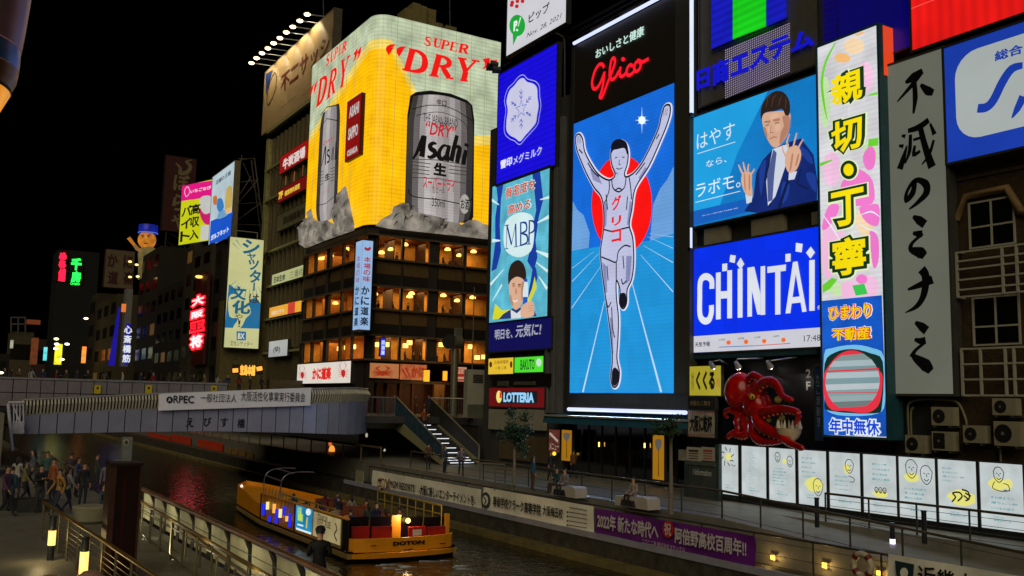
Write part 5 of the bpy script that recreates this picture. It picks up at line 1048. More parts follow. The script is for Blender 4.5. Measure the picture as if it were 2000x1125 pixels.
# big serif letters, built from strokes in a unit box
GLY = {
 'D': [([(.2, .03), (.2, .97)], [.22, .22]), ([(.02, .98), (.42, .98)], [.07, .07]), ([(.02, .02), (.42, .02)], [.07, .07]), (spl([(.2, .955), (.5, .95), (.78, .8), (.87, .5), (.78, .2), (.5, .05), (.2, .045)], 5), lerpw([.08, .11, .19, .24, .19, .11, .08], 5))],
 'R': [([(.2, .03), (.2, .97)], [.22, .22]), ([(.02, .98), (.42, .98)], [.07, .07]), ([(.02, .02), (.4, .02)], [.07, .07]), (spl([(.2, .955), (.5, .95), (.72, .85), (.76, .73), (.7, .6), (.5, .52), (.25, .51)], 5), lerpw([.08, .11, .18, .21, .17, .1, .07], 5)), ([(.46, .5), (.62, .3), (.82, .04)], [.16, .22, .2]), ([(.68, .02), (1.0, .02)], [.07, .07])],
 'Y': [([(.5, .03), (.5, .45)], [.22, .22]), ([(.5, .42), (.34, .7), (.18, .97)], [.22, .22, .2]), ([(.5, .42), (.66, .72), (.82, .97)], [.1, .08, .07]), ([(.02, .98), (.42, .98)], [.07, .07]), ([(.64, .98), (1.0, .98)], [.07, .07]), ([(.32, .02), (.7, .02)], [.07, .07])],
 '“': [(spl([(.42, 1), (.2, .85), (.12, .6), (.25, .45)], 4), lerpw([.04, .12, .3, .5], 4)), (spl([(.98, 1), (.76, .85), (.68, .6), (.8, .45)], 4), lerpw([.04, .12, .3, .5], 4))],
 '”': [(spl([(.3, .98), (.38, .75), (.3, .5), (.05, .35)], 4), lerpw([.5, .36, .14, .04], 4)), (spl([(.85, .98), (.93, .75), (.85, .5), (.6, .35)], 4), lerpw([.5, .36, .14, .04], 4))],
 'S': [(spl([(.85, .75), (.75, .93), (.5, .97), (.22, .88), (.2, .68), (.5, .53), (.8, .38), (.82, .15), (.5, .03), (.2, .1), (.1, .3)], 4), lerpw([.08, .1, .12, .18, .2, .22, .2, .18, .12, .1, .08], 4))],
 'U': [(spl([(.2, .97), (.2, .4), (.3, .1), (.55, .05), (.78, .15), (.82, .4), (.82, .97)], 4), lerpw([.24, .24, .2, .12, .1, .09, .08], 4)), ([(.02, .98), (.42, .98)], [.07, .07]), ([(.66, .98), (1, .98)], [.07, .07])],
 'P': [([(.22, .03), (.22, .97)], [.24, .24]), ([(.02, .98), (.42, .98)], [.07, .07]), ([(.02, .02), (.45, .02)], [.07, .07]), (spl([(.2, .955), (.55, .95), (.82, .82), (.85, .7), (.78, .55), (.5, .47), (.25, .47)], 4), lerpw([.08, .11, .18, .22, .17, .1, .07], 4))],
 'E': [([(.22, .03), (.22, .97)], [.24, .24]), ([(.02, .97), (.9, .97)], [.08, .08]), ([(.02, .03), (.92, .03)], [.08, .08]), ([(.2, .5), (.65, .5)], [.08, .08]), ([(.88, .98), (.9, .75)], [.14, .03]), ([(.9, .02), (.94, .28)], [.14, .03])]}
def serif(pl, ch, quad, off, mat, parent, name='letter'):
    """quad: photo corners bottom left, bottom right, top right, top left"""
    Q = [V((*pl.ab(*p), 0)) for p in quad]; bil = lambda x, y: (Q[0] * (1 - x) * (1 - y) + Q[1] * x * (1 - y) + Q[2] * x * y + Q[3] * (1 - x) * y)
    W = ((Q[1] - Q[0]).length + (Q[2] - Q[3]).length) / 2; m = MB(mat)
    for k, (pts, ws) in enumerate(GLY[ch]):
        pp = [bil(*p) for p in pts]; m.rib(pl, [(p.x, p.y) for p in pp], [w * W * 1.2 for w in ws], off + .004 * k, ab=True)
    m.build(name, parent)
z5 = zm(450, 0, 4)
for ch, q in (('D', [(1335, 545), (1535, 590), (1545, 415), (1390, 380)]), ('R', [(1545, 590), (1740, 620), (1745, 460), (1600, 425)]), ('Y', [(1740, 625), (1895, 645), (1945, 480), (1770, 450)]), ('“', [(1215, 440), (1360, 460), (1370, 370), (1225, 340)])): serif(SR, ch, z5(q), .08, RED, t)
serif(SR, '”', [(940, 146), (964, 151), (967, 118), (941, 112)], .08, RED, t)
for ch, q in zip('SUPER', ([(1503, 350), (1560, 368), (1578, 300), (1520, 285)], [(1580, 365), (1640, 380), (1655, 312), (1590, 298)], [(1638, 382), (1700, 395), (1715, 325), (1655, 312)], [(1705, 395), (1765, 408), (1780, 340), (1722, 326)], [(1775, 410), (1855, 425), (1870, 355), (1790, 342)])): serif(SR, ch if ch != 'R' else 'R', z5(q), .08, RED, t)
for ch, q in (('D', [(675, 840), (735, 790), (780, 565), (700, 625)]), ('R', [(755, 780), (825, 720), (850, 505), (790, 560)]), ('Y', [(845, 705), (905, 660), (945, 430), (870, 480)]), ('“', [(625, 770), (675, 730), (690, 630), (640, 670)]), ('”', [(955, 530), (1010, 490), (1020, 380), (970, 400)])): serif(SL, ch, z5(q), .08, RED, t)
for ch, q in zip('SUPER', ([(748, 525), (775, 500), (785, 415), (757, 440)], [(783, 495), (812, 468), (822, 382), (793, 408)], [(813, 468), (842, 440), (852, 358), (825, 380)], [(848, 440), (872, 415), (885, 335), (858, 358)], [(875, 420), (912, 390), (920, 315), (888, 335)])): serif(SL, ch, z5(q), .08, RED, t)
m = MB(emi((160, 154, 90), .85))  # joint strips carry an added glow, though they are no tubes
for k, x in enumerate((775, 803, 832, 861, 890, 920, 948)): a = SR.ab(x, 100 + k * 5)[0]; m.pbox(SR, a - .018, zb_, a + .018, zt_, 0, .02)
for k, x in enumerate((693, 677, 660, 645, 630, 618)): a = SL.ab(x, 150 + k * 10)[0]; m.pbox(SL, a - .018, zb_, a + .018, zt_, 0, .02)
m.build('neon_seam', t, kind='stuff')
# the two printed cans
def can(S, edgeL, edgeR, shades, name, off=.10):
    """edges: photo points top to bottom along the left and right outline; shaded print in upright strips"""
    n = len(shades); L = spl(edgeL, 4); R = spl(edgeR, 4); k = min(len(L), len(R))
    for i, c in enumerate(shades):
        f0, f1 = i / n, (i + 1) / n; arc = lambda f: math.sin(math.pi * f)
        m = MB(emi(c, 1.3, .12, .08, pitch=7)); pts = []
        H = lambda j, f: (L[j][0] + (R[j][0] - L[j][0]) * f, L[j][1] + (R[j][1] - L[j][1]) * f + (arc(f) * cv * (2 * (j / (k - 1)) - .62)))
        cv = abs(R[0][0] - L[0][0]) * .14
        vs = [H(j, f0) for j in range(k)] + [H(j, f1) for j in range(k)]
        m.mesh([S.w(*S.ab(*p), off) for p in vs], [(j + 1, k + j + 1, k + j, j) for j in range(k - 1)]); m.build('can_print', t)
GR = [(52, 49, 48), (96, 91, 90), (148, 143, 142), (176, 171, 170), (166, 160, 159), (150, 144, 143), (138, 132, 131), (158, 153, 151), (130, 125, 123), (92, 87, 86), (48, 45, 44)]
z6 = zm(450, 250, 4)
EK = emi((14, 13, 13), .8, 0, 0)
m = MB(EK); m.poly(SR, [(801, 187), (812, 180), (840, 177), (880, 183), (912, 196), (922, 206), (926, 235), (924, 424), (918, 436), (880, 434), (830, 424), (800, 418), (790, 404), (795, 225)], .06); m.build('can_shadow_print', t)
can(SR, [(806, 188), (799, 222), (796, 240), (794, 300), (792, 390), (799, 412)], [(918, 205), (922, 238), (923, 260), (922, 320), (920, 400), (915, 428)], GR, 'r')
can(SL, [(632, 222), (627, 250), (624, 300), (621, 360), (619, 410), (622, 432)], [(664, 202), (666, 225), (664, 290), (662, 350), (660, 400), (658, 420)], GR[::2] , 'l')
m = MB(EK)
m.rib(SR, spl([(806, 187), (825, 181), (860, 182), (895, 191), (918, 206)], 4), 2.2, .14); m.rib(SR, spl([(803, 214), (840, 206), (880, 212), (921, 236)], 4), 1.6, .14)
m.rib(SR, spl([(796, 370), (806, 384), (860, 391), (905, 399), (921, 388)], 4), 2.0, .14)
m.rib(SR, spl([(812, 228), (820, 224), (862, 220), (905, 240), (912, 262)], 4), 1.2, .14)
m.build('can_line_print', t)
m = MB(EK)
m.text(SR, '辛口', (851, 205), (871, 197), .13, bold=.02); m.text(SR, 'THE JAPAN BRAND', (825, 243), (893, 234), .13); m.text(SR, 'SUPER', (849, 250), (874, 242), .13)
m.build('can_small_lettering', t)
# word on the can: slanted heavy letters, stroke by stroke
def heavy(S, zf, parts, off, mat):
    for p in parts:
        m = MB(mat)
        for k, (pts, ws) in enumerate(p): m.rib(S, zf(pts), [w * 1.35 for w in ws] if isinstance(ws, list) else ws * 1.35, off + k * .004)
        m.build('brand_letter', t)
heavy(SR, z6, [
 [([(1420, 245), (1450, 200), (1505, 70)], [3, 5, 8]), ([(1512, 62), (1500, 150), (1490, 228)], [7, 8, 9]), ([(1452, 178), (1500, 172)], [3.5, 4])],
 [(spl([(1605, 128), (1580, 120), (1555, 140), (1562, 165), (1590, 185), (1590, 215), (1555, 232), (1535, 220)], 3), lerpw([3, 5, 7, 8, 8, 7, 5, 3], 3))],
 [(spl([(1690, 145), (1660, 140), (1630, 180), (1625, 225), (1650, 245), (1680, 215), (1695, 170)], 3), lerpw([3, 4, 6, 8, 6, 4, 3], 3)), ([(1705, 138), (1690, 200), (1685, 260)], [6, 7, 8])],
 [([(1765, 60), (1740, 160), (1720, 262)], [6, 7, 8]), (spl([(1738, 190), (1760, 150), (1785, 160), (1775, 220), (1765, 275)], 3), lerpw([2, 4, 7, 8, 7], 3))],
 [([(1835, 175), (1822, 230), (1815, 288)], [6, 7, 7]), ([(1842, 125), (1836, 148)], [7, 7])]], .15, EK)
m = MB(EK); m.text(SR, '生', (845, 342), (871, 321), .14, bold=.05); m.text(SR, '350ml', (842, 403), (868, 390), .14, bold=.0); m.build('can_lettering', t)
m = MB(emi((70, 66, 64), .8, 0, 0))
for k, (x0, x1, y) in enumerate(((804, 840, 316), (803, 838, 323), (803, 838, 330), (802, 838, 337), (802, 908, 347), (876, 910, 324), (876, 910, 331), (876, 910, 338), (806, 905, 311))): m.rib(SR, [(x0, y), ((x0 + x1) / 2, y + 2.2), (x1, y + (x1 - x0) * .1 + 1)], 1.7, .13)
m.build('can_text_line', t, kind='stuff')
m = MB(emi((205, 30, 40), .95)); m.text(SR, '“DRY”', (830, 262), (890, 248), .14, bold=.02, shear=.2); m.text(SR, 'スーパードライ', (825, 367), (888, 352), .14, bold=.02); m.build('can_red_lettering', t)
m = MB(emi((60, 58, 56), .9)); m.text(SR, '生ビール', (843, 376), (868, 367), .13); m.build('can_grey_lettering', t)
m = MB(emi((175, 172, 165), .95)); m.disc(SR, (906, 399), 9.5, 19, .16, seg=20); m.build('round_label', t)
m = MB(EK); m.text(SR, 'お酒', (898, 409), (915, 390), .18, bold=.02); m.build('round_label_lettering', t)
heavy(SL, z6, [[([(722, 300), (735, 240), (752, 150)], [2, 3, 4]), ([(756, 140), (755, 220), (752, 290)], [3, 4, 4])], [(spl([(785, 175), (770, 180), (768, 210), (785, 230), (780, 262), (765, 270)], 3), 3)], [([(800, 250), (808, 160)], [2.5, 2]), ([(815, 150), (812, 255)], [3, 3])], [([(835, 110), (828, 250)], [3, 3]), ([(845, 160), (840, 245)], [3, 3])]], .15, EK)
m = MB(EK); m.text(SL, '生', (636, 355), (647, 336), .13, bold=.03); m.rib(SL, [(620, 402), (638, 398), (660, 380)], 1.4, .13); m.rib(SL, [(626, 255), (640, 232), (662, 236)], 1.6, .13); m.rib(SL, [(628, 226), (640, 210), (662, 205)], 2, .13); m.build('can_lettering', t)
m = MB(emi((205, 30, 40), .95)); m.text(SL, 'DRY', (634, 285), (655, 266), .14, shear=.2); m.text(SL, 'スーパー', (628, 380), (651, 367), .14); m.build('can_red_lettering', t)
m = MB(emi((90, 86, 84), .8, 0, 0))
for k in range(5): m.rib(SL, [(624, 340 + k * 6), (634, 334 + k * 6)], 1.6, .13); m.rib(SL, [(648, 330 + k * 6), (660, 326 + k * 6)], 1.6, .13)
m.build('can_text_line', t, kind='stuff')
# rough rock relief along the lower edge
def rocks(S, outline, seed, name):
    rnd = random.Random(seed); P = [V(S.ab(*p)) for p in outline]; x0, x1 = min(p.x for p in P), max(p.x for p in P); y0, y1 = min(p.y for p in P), max(p.y for p in P)
    pts = list(P); edges = [(i, (i + 1) % len(P)) for i in range(len(P))]
    def inside(q):
        c = False
        for i in range(len(P)):
            a, b = P[i], P[i - 1]
            if (a.y > q.y) != (b.y > q.y) and q.x < (b.x - a.x) * (q.y - a.y) / (b.y - a.y) + a.x: c = not c
        return c
    for k in range(260):
        q = V((rnd.uniform(x0, x1), rnd.uniform(y0, y1)))
        if inside(q): pts.append(q)
    vv, ee, ff, *_ = delaunay_2d_cdt(pts, edges, [], 1, 1e-5)
    mt = emi((138, 130, 118), 1.0, 0, .5, True, vs=.7); m = MB(mt)
    dep = [(.12 if i < len(P) else rnd.uniform(.2, .75)) for i in range(len(vv))]
    m.mesh([S.w(v.x, v.y, dep[min(i, len(dep) - 1)]) for i, v in enumerate(vv)], [tuple(f) for f in ff])
    for a, b in edges: m.face([S.w(P[a].x, P[a].y, 0), S.w(P[b].x, P[b].y, 0), S.w(P[b].x, P[b].y, .12), S.w(P[a].x, P[a].y, .12)])
    o = m.build(name, t)
    q = MB(emi((52, 48, 44), .7, 0, .2))
    for k in range(26):
        c = V((rnd.uniform(x0, x1), rnd.uniform(y0, y1)))
        if inside(c) and inside(c + V((.4, .6))): q.rib(S, [(c.x, c.y), (c.x + rnd.uniform(.1, .5), c.y + rnd.uniform(.3, .9)), (c.x + rnd.uniform(.4, .9), c.y + rnd.uniform(.4, 1.0))], [.02, rnd.uniform(.08, .2), .02], .78, ab=True)
    q.build('crack_print', o, kind='stuff')
rocks(SR, [(733, 441), (745, 428), (765, 417), (768, 404), (785, 396), (797, 398), (800, 410), (815, 416), (840, 420), (870, 432), (900, 440), (915, 430), (930, 430), (945, 438), (956, 440), (978, 452), (978, 470), (957, 468), (850, 456), (760, 447)], 3, 'rock_relief')
rocks(SL, [(587, 478), (588, 445), (598, 432), (604, 425), (608, 408), (612, 425), (620, 432), (632, 434), (640, 430), (655, 438), (661, 400), (668, 372), (676, 364), (683, 395), (688, 420), (692, 437), (692, 450), (640, 468), (600, 484)], 5, 'rock_relief')
# vertical red plate on the left face near the corner
A = PX(X0 - .45); z5b = z5
q = rect(A, (679, 675), 200, 315, (706, 703), 184, 300); s2 = sign('sign', 'dark red vertical plate with white words hanging on the yellow neon corner', A, q, emi((150, 14, 16), .8, samp=True), depth=.35, case=pbr((70, 12, 14), .5), frame=.08)
m = MB(emi((205, 200, 195), .9)); m.text(A, 'ASAHI', (682, 232), (702, 197), .03, bold=.04); m.text(A, 'SAPPO', (680, 275), (700, 240), .03, bold=.04); m.text(A, 'OSAKA', (678, 307), (699, 283), .03, bold=.04); m.build('lettering', s2)
m = MB(emi((190, 120, 110), .8)); m.text(A, 'THE DRY', (685, 240), (699, 231), .03); m.build('small_lettering', s2)
# roof plant
t = thing('roof_plant', 'yellowish roof machinery on top of the beer sign building', 'machinery', (40, 86, zt_))
A = PY(86); rp = pbr((128, 118, 70), .7, 0, .25)  # base colour made lighter to stand in for lighting on the units
for x0, y0, x1, y1 in ((792, 16, 805, 42), (805, 10, 833, 44), (833, 16, 853, 46), (807, 6, 822, 10), (778, 32, 792, 42), (853, 44, 866, 56), (873, 50, 893, 58)):
    m = MB(rp); m.pbox(A, *rect(A, x0, y0, y1 + 8, x1, y0, y1 + 8), -2, random.uniform(-.2, .2)); m.build('unit', t)
for i, (x, y0, y1) in enumerate(((879, 55, -20), (632, 30, -20))):
    m = MB(pbr((70, 74, 84), .5)); A2 = PY(88) if i == 0 else PX(36); m.bar(A2.w(*A2.ab(x, y0)), A2.w(*A2.ab(x - 1, y1)), .06); m.build('antenna', label=['thin roof mast on the beer sign building', 'thin roof mast on the building with the lamp lit billboard'][i], cat='mast')

# ---- crab restaurant signs -------------------------------------------------------------------
BLU = emi((150, 185, 225), 1.0, 0, .08, True)
for (S, q, lab, cx_, w_) in ((PY(RY - .9), None, 'pale blue vertical crab restaurant sign, wider face towards the camera', 0, 0),):
    A = PY(82.4); q = rect(A, (708, 702), 470, 643, (729, 722), 470, 645); ab_ = q
    tt = thing('vertical_sign', 'pale blue two sided vertical lightbox at the corner of the restaurant', 'sign', A.w(q[0], q[1]))
    m = MB(BLU); m.face([A.w(q[0], q[1]), A.w(q[2], q[1]), A.w(q[2], q[3]), A.w(q[0], q[3])]); m.build('front_face', tt)
    B = PX(A.w(q[0], 0).x); m = MB(BLU); L_ = 1.6; y_ = 82.4
    m.face([B.w(-y_ - L_, q[1]), B.w(-y_ - .04, q[1]), B.w(-y_ - .04, q[3]), B.w(-y_ - L_, q[3])]); m.build('side_face', tt)
    m = MB(CASE); m.pbox(A, q[0] + .03, q[1], q[2] - .03, q[3], -L_, -.03); 
    for z_ in (q[1] - .12, q[3]): m.pbox(A, q[0] - .05, z_, q[2] + .05, z_ + .12, -L_ - .05, .05)
    m.build('casing', tt)
    m = MB(emi((175, 40, 60), .9)); m.vtext(A, '本場の味', (711, 500), (722.5, 552), .02, bold=.02); m.disc(A, (718, 485), 6.5, 5, .02, seg=12)
    m.build('red_lettering', tt)
    m = MB(emi((150, 185, 225), 1)); m.disc(A, (717.5, 481.5), 4.2, 3, .03, seg=10); m.build('crest_gap', tt)
    m = MB(emi((20, 30, 60), .8)); m.vtext(A, 'かに道楽', (706, 557), (719, 638), .02, bold=.03); m.build('dark_lettering', tt)
    am = -y_ - L_ * .5; hh = q[3] - q[1]
    m = MB(emi((150, 50, 90), .9)); m.vtext(B, '本場の味', (am - .45, q[3] - hh * .16), (am + .45, q[3] - hh * .48), .02, ab=True); m.build('side_red_lettering', tt)
    m = MB(emi((20, 30, 60), .8)); m.vtext(B, 'かに道楽', (am - .5, q[3] - hh * .5), (am + .5, q[1] + hh * .03), .02, ab=True, bold=.03); m.build('side_dark_lettering', tt)
def crab(mb, S, c, w, h, off):
    cx_, cy_ = c; mb.poly(S, spl([(cx_ - w * .16, cy_ + h * .1), (cx_ - w * .1, cy_ - h * .08), (cx_ + w * .1, cy_ - h * .08), (cx_ + w * .16, cy_ + h * .1), (cx_, cy_ + h * .3)], 3, True), off)
    for sgn in (-1, 1):
        for k in range(4): mb.rib(S, [(cx_ + sgn * w * .12, cy_ + h * (.02 + k * .06)), (cx_ + sgn * w * (.36 - k * .02), cy_ + h * (-.12 + k * .12)), (cx_ + sgn * w * (.48 - k * .03), cy_ + h * (.05 + k * .13))], [w * .05, w * .035, w * .01], off + .004 * (k + 1))
        mb.rib(S, [(cx_ + sgn * w * .1, cy_ - h * .05), (cx_ + sgn * w * .28, cy_ - h * .3), (cx_ + sgn * w * .1, cy_ - h * .46)], [w * .05, w * .07, w * .03], off + .03)
S = PX(34.6); q = rect(S, (581, 580), 712, 750, (686, 685), 705, 747)
t = sign('sign', 'white lit sign with two red crabs above the bridge end', S, q, emi((222, 214, 202), 1, samp=True), depth=.4, frame=.08)
m = MB(emi((190, 30, 40), .95)); crab(m, S, (591, 730), 20, 34, .03); m.build('crab_print', t); m = MB(emi((190, 30, 40), .95)); crab(m, S, (671, 726), 25, 40, .03); m.build('crab_print', t)
m = MB(emi((225, 35, 25), .95)); m.text(S, 'かに道楽', (610, 743), (648, 716), .03, bold=.06); m.build('lettering', t)
S = PY(83.7); q = rect(S, 722, 709, 737, 779, 711, 740)
CB = emi((205, 130, 78), .75, 0, .12, True)
t = sign('sign', 'orange pale cloth sign with red crab under the lowest window row', S, q, CB, depth=.2, frame=.05); m = MB(emi((170, 50, 20), .8)); crab(m, S, (747, 727), 46, 26, .03); m.build('crab_print', t)
q = rect(S, 781, 711, 740, 833, 713, 744); t = sign('sign', 'orange sign with red strokes right of the crab cloth sign', S, q, emi((200, 105, 60), .75, 0, .3, True, vs=2), depth=.2, frame=.05)
m = MB(emi((165, 45, 20), .8)); m.text(S, 'かに', (803, 738), (829, 716), .03, bold=.05); m.rib(S, [(785, 720), (795, 738)], 3, .03); m.rib(S, [(792, 718), (801, 737)], 3, .034); m.build('lettering', t)
A = PY(82.6); wl_ = emi((255, 150, 30), 1.8, samp=True, vs=2)
for i, (x, y, w_, h) in enumerate(((835, 734, 8, 22), (871, 734, 5, 18))):
    q = rect(A, x - w_ / 2, y - h / 2, y + h / 2, x + w_ / 2, y - h / 2, y + h / 2); tt = thing('lantern', ['glowing orange lantern at the right end of the crab cloth signs', 'smaller orange lantern right of the entrance pier'][i], 'lantern', A.w(q[0], q[1])); m = MB(wl_); m.pbox(A, *q, -.4, 0); m.build('shade', tt); m = MB(BLACK); m.pbox(A, q[0] - .04, q[3], q[2] + .04, q[3] + .08, -.45, .05); m.pbox(A, q[0] - .04, q[1] - .06, q[2] + .04, q[1], -.45, .05); m.build('cap', tt)
    L = bpy.data.lights.new('lantern_light', 'POINT'); L.energy = 90; L.color = (1, .5, .15); L.shadow_soft_size = .3; lo = bpy.data.objects.new('lantern_light', L); COL.objects.link(lo); lo.location = A.w((q[0] + q[2]) / 2, q[1] - .4, .5)
q = rect(A, 889, 717, 745, 911, 717, 745); tt = sign('sign', 'small red and white shop sign between lamp column and pale cabinet', A, q, emi((210, 150, 120), .8, samp=True), depth=.15, frame=.04)
m = MB(emi((165, 40, 25), .8)); m.rib(A, [(890, 733), (911, 733)], 6, .02); m.text(A, 'づくし', (891, 728), (908, 719), .03, bold=.04); m.rib(A, [(890, 742), (911, 742)], 3, .02); m.build('lettering', tt)
A = PY(83.3); q = rect(A, 743, 661, 695, 752, 661, 696); tt = sign('sign', 'small blue vertical neon sign in front of the lowest window row', A, q, emi((30, 40, 220), 1.2, samp=True), depth=.25, frame=.05)
m = MB(emi((200, 215, 255), 1.1)); m.vtext(A, '居酒屋', (744.5, 664), (751, 694), .03, bold=.03); m.build('lettering', tt)
# ================================================================== BUILDINGS AND SIGNS FARTHER ALONG THE CANAL
S35 = PX(34.6)
ymm = lambda x, y=500: -W35.ab(x, y)[0]
# billboard building with lamps --------------------------------------------------
t = thing('billboard_building', 'dim ribbed office building left of the beer sign, floodlit billboard on top', 'building', (35, 110, SZ))
S36 = PX(36.9); yl, yr = -S36.ab(514, 600)[0], 102.5
m = MB(pbr((88, 80, 52), .75, 0, .25, .5)); m.box(36.9, yr, SZ, 50, yl, 34.2); m.build('wall', t)
rib_m = pbr((104, 94, 60), .7, 0, .2)
nr = 13
for i in range(nr + 1):
    y_ = yr + .1 + (yl - yr - .2) * i / nr; m = MB(rib_m); m.box(36.55, y_ - .12, 6, 36.9, y_ + .12, 34); m.build('facade_rib', t)
for k, yy in enumerate((262, 335, 394, 495, 562, 625, 690)):
    m = MB(pbr((150, 145, 92), .6)); z_ = S36.ab(530, yy)[1]; m.box(36.2, yr, z_ - .14, 36.55, yl + .3, z_ + .14); m.build('ledge', t)
m = MB(pbr((140, 136, 84), .6)); m.box(36.25, yl - .6, 0, 36.9, yl + .35, 34.2); m.build('corner_post', t)
for k, (x0, y0, x1, y1) in enumerate(((552, 345, 562, 362), (570, 335, 580, 355), (585, 325, 592, 345))):
    m = MB(emi((190, 120, 70), .7)); m.pbox(S36, *rect(S36, x0, y0, y1, x1, y0, y1), -.1, .0); m.build('lit_window', t)
S = PX(36.5)
q = rect(S, (518, 512), 132, 255, (650, 647), 30, 172)
t = sign('billboard', 'lamp lit beige rooftop billboard with big brown characters', S, q, pbr((168, 142, 98), .6, 0, .12, .5), depth=1.0, case=pbr((90, 84, 66), .6), facename='board')
BRN = pbr((110, 30, 14), .5, 0, 0)
m = MB(BRN); m.text(S, '不二サッシ', (548, 184), (645, 64), .05, bold=.02, thick=.04); m.build('lettering', t)
m = MB(pbr((40, 36, 30), .5, 0, 0)); m.text(S, '窓から夢を', (550, 212), (578, 187), .05); m.text(S, 'SINCE 1930', (590, 187), (640, 150), .05); m.build('small_lettering', t)
m = MB(pbr((30, 54, 120), .5, 0, 0)); m.poly(S, [(520, 145), (533, 136), (520, 185)], .05); m.build('emblem_blue', t)
m = MB(pbr((70, 62, 50), .4, .3)); m.rib(S, spl([(538, 142), (528, 160), (522, 190), (524, 205), (533, 190), (540, 165)], 4, True), 2.5, .05, closed=True); m.build('emblem_ring', t)
LL = ['first', 'second', 'third', 'fourth', 'fifth', 'sixth', 'seventh', 'eighth', 'ninth', 'tenth']
lamps_ = [(165, 490), (205, 452), (247, 413), (293, 375), (338, 335), (387, 295), (437, 250), (488, 207), (543, 160), (600, 110)]
ztop_ = q[3] + .3
for i, p in enumerate(lamps_):
    c = hit(*z5([p])[0], 'Z', ztop_ + .3); root = V((36.7, c.y - 1.2, ztop_))
    tt = thing('floodlight', '%s floodlight from the left above the beige rooftop billboard' % LL[i], 'lamp', root, 'floodlights over the billboard')
    m = MB(pbr((150, 150, 150), .4, .6)); m.bar(root, c + V((.3, 0, 0)), .07); m.build('arm', tt)
    m = MB(pbr((60, 60, 55), .4)); m.lathe(c, [(.05, .35), (.3, .25), (.45, .0)], seg=10); m.build('lamp_head', tt)
    m = MB(emi((255, 225, 165), 7, samp=False, var=0)); m.ball(c + V((0, 0, -.05)), .38, sq=(1, 1, .5), seg=10, rings=5); m.build('bulb', tt)
    if i % 2 == 0:
        L = bpy.data.lights.new('flood', 'SPOT'); L.energy = 700; L.spot_size = 1.9; L.color = (1, .84, .56); L.shadow_soft_size = .3; lo = bpy.data.objects.new('flood', L); COL.objects.link(lo); lo.location = c + V((0, -1, -.2)); lo.rotation_euler = V((.75, 0, -.9)).to_track_quat('-Z', 'Y').to_euler()
S = PX(36.1)
def sgn(label, q, mat, texts, tmat, S=S, name='sign', depth=.3, group=None): return small_sign(name, label, S, q, mat, texts, tmat, depth=depth, group=group)
sgn('upper red sign with white characters on the ribbed building', rect(S, 547, 304, 338, 606, 273, 308), emi((150, 16, 14), .9, samp=True), [('牛炭酒場', (552, 334), (597, 284), .04)], emi((225, 205, 200), 1))
sgn('lower dark red sign with yellow characters on the ribbed building', rect(S, 543, 373, 397, 606, 338, 364), emi((110, 8, 10), .9, samp=True), [('7F', (544, 391), (553, 372), .06), ('個室焼肉酒室', (556, 384), (586, 357), .03)], emi((235, 195, 60), 1))
sgn('unlit grey sign on the ribbed building below the red ones', rect(S, 541, 418, 450, 603, 395, 428), pbr((120, 116, 84), .6), [('貸店舗募集中', (552, 440), (594, 405), .02)], pbr((60, 58, 44), .6, 0, 0))
sgn('pale lit sign band on the ribbed building, halfway up', rect(S, 531, 539, 558, 598, 514, 538), emi((175, 178, 122), .9, samp=True), [('日本生命', (535, 554), (558, 533), .04), ('三番街', (566, 545), (594, 522), 0)], emi((60, 64, 50), .8))
sgn('orange and red lit sign band low on the ribbed building', rect(S, 526, 601, 621, 594, 586, 607), emi((235, 165, 25), .95, samp=True), [('個室ビデオ', (530, 616), (556, 602), .02)], emi((225, 215, 190), .9))
m = MB(emi((205, 40, 20), .95)); m.pbox(S, *rect(S, 563, 592, 613, 576, 589, 611), 0, .05); m.build('red_panel', label='red square panel inside the orange sign band', cat='sign')
sgn('white lit sign with grey brush characters near the foot of the ribbed building', rect(S, 525, 668, 697, 562, 662, 695), emi((170, 172, 172), .9, samp=True), [('(ゆ)', (534, 691), (548, 675), .03)], emi((40, 40, 44), .8))
A = PY(100); q = rect(A, 454, 714, 733, 514, 712, 730)
t = thing('neon_sign', 'glowing yellow orange neon characters above the bridge, left of the crab sign', 'sign', A.w(q[0], q[1])); m = MB(pbr((30, 20, 10), .6)); m.pbox(A, *q, -.2, 0); m.build('board', t)
m = MB(emi((255, 165, 60), 1.6, samp=True)); m.text(A, '宝島本舗', (468, 733), (499, 713), .04, bold=.07); m.rib(A, [(454, 724), (465, 723)], 8, .04); m.rib(A, [(501, 721), (512, 719)], 8, .04); m.build('lettering', t)
m = MB(pbr((70, 62, 38), .7)); m.box(31, 100.3, SZ, 35, 101.5, 1.9); m.build('low_shop', label='low dim shop block behind the yellow orange neon characters', cat='building')
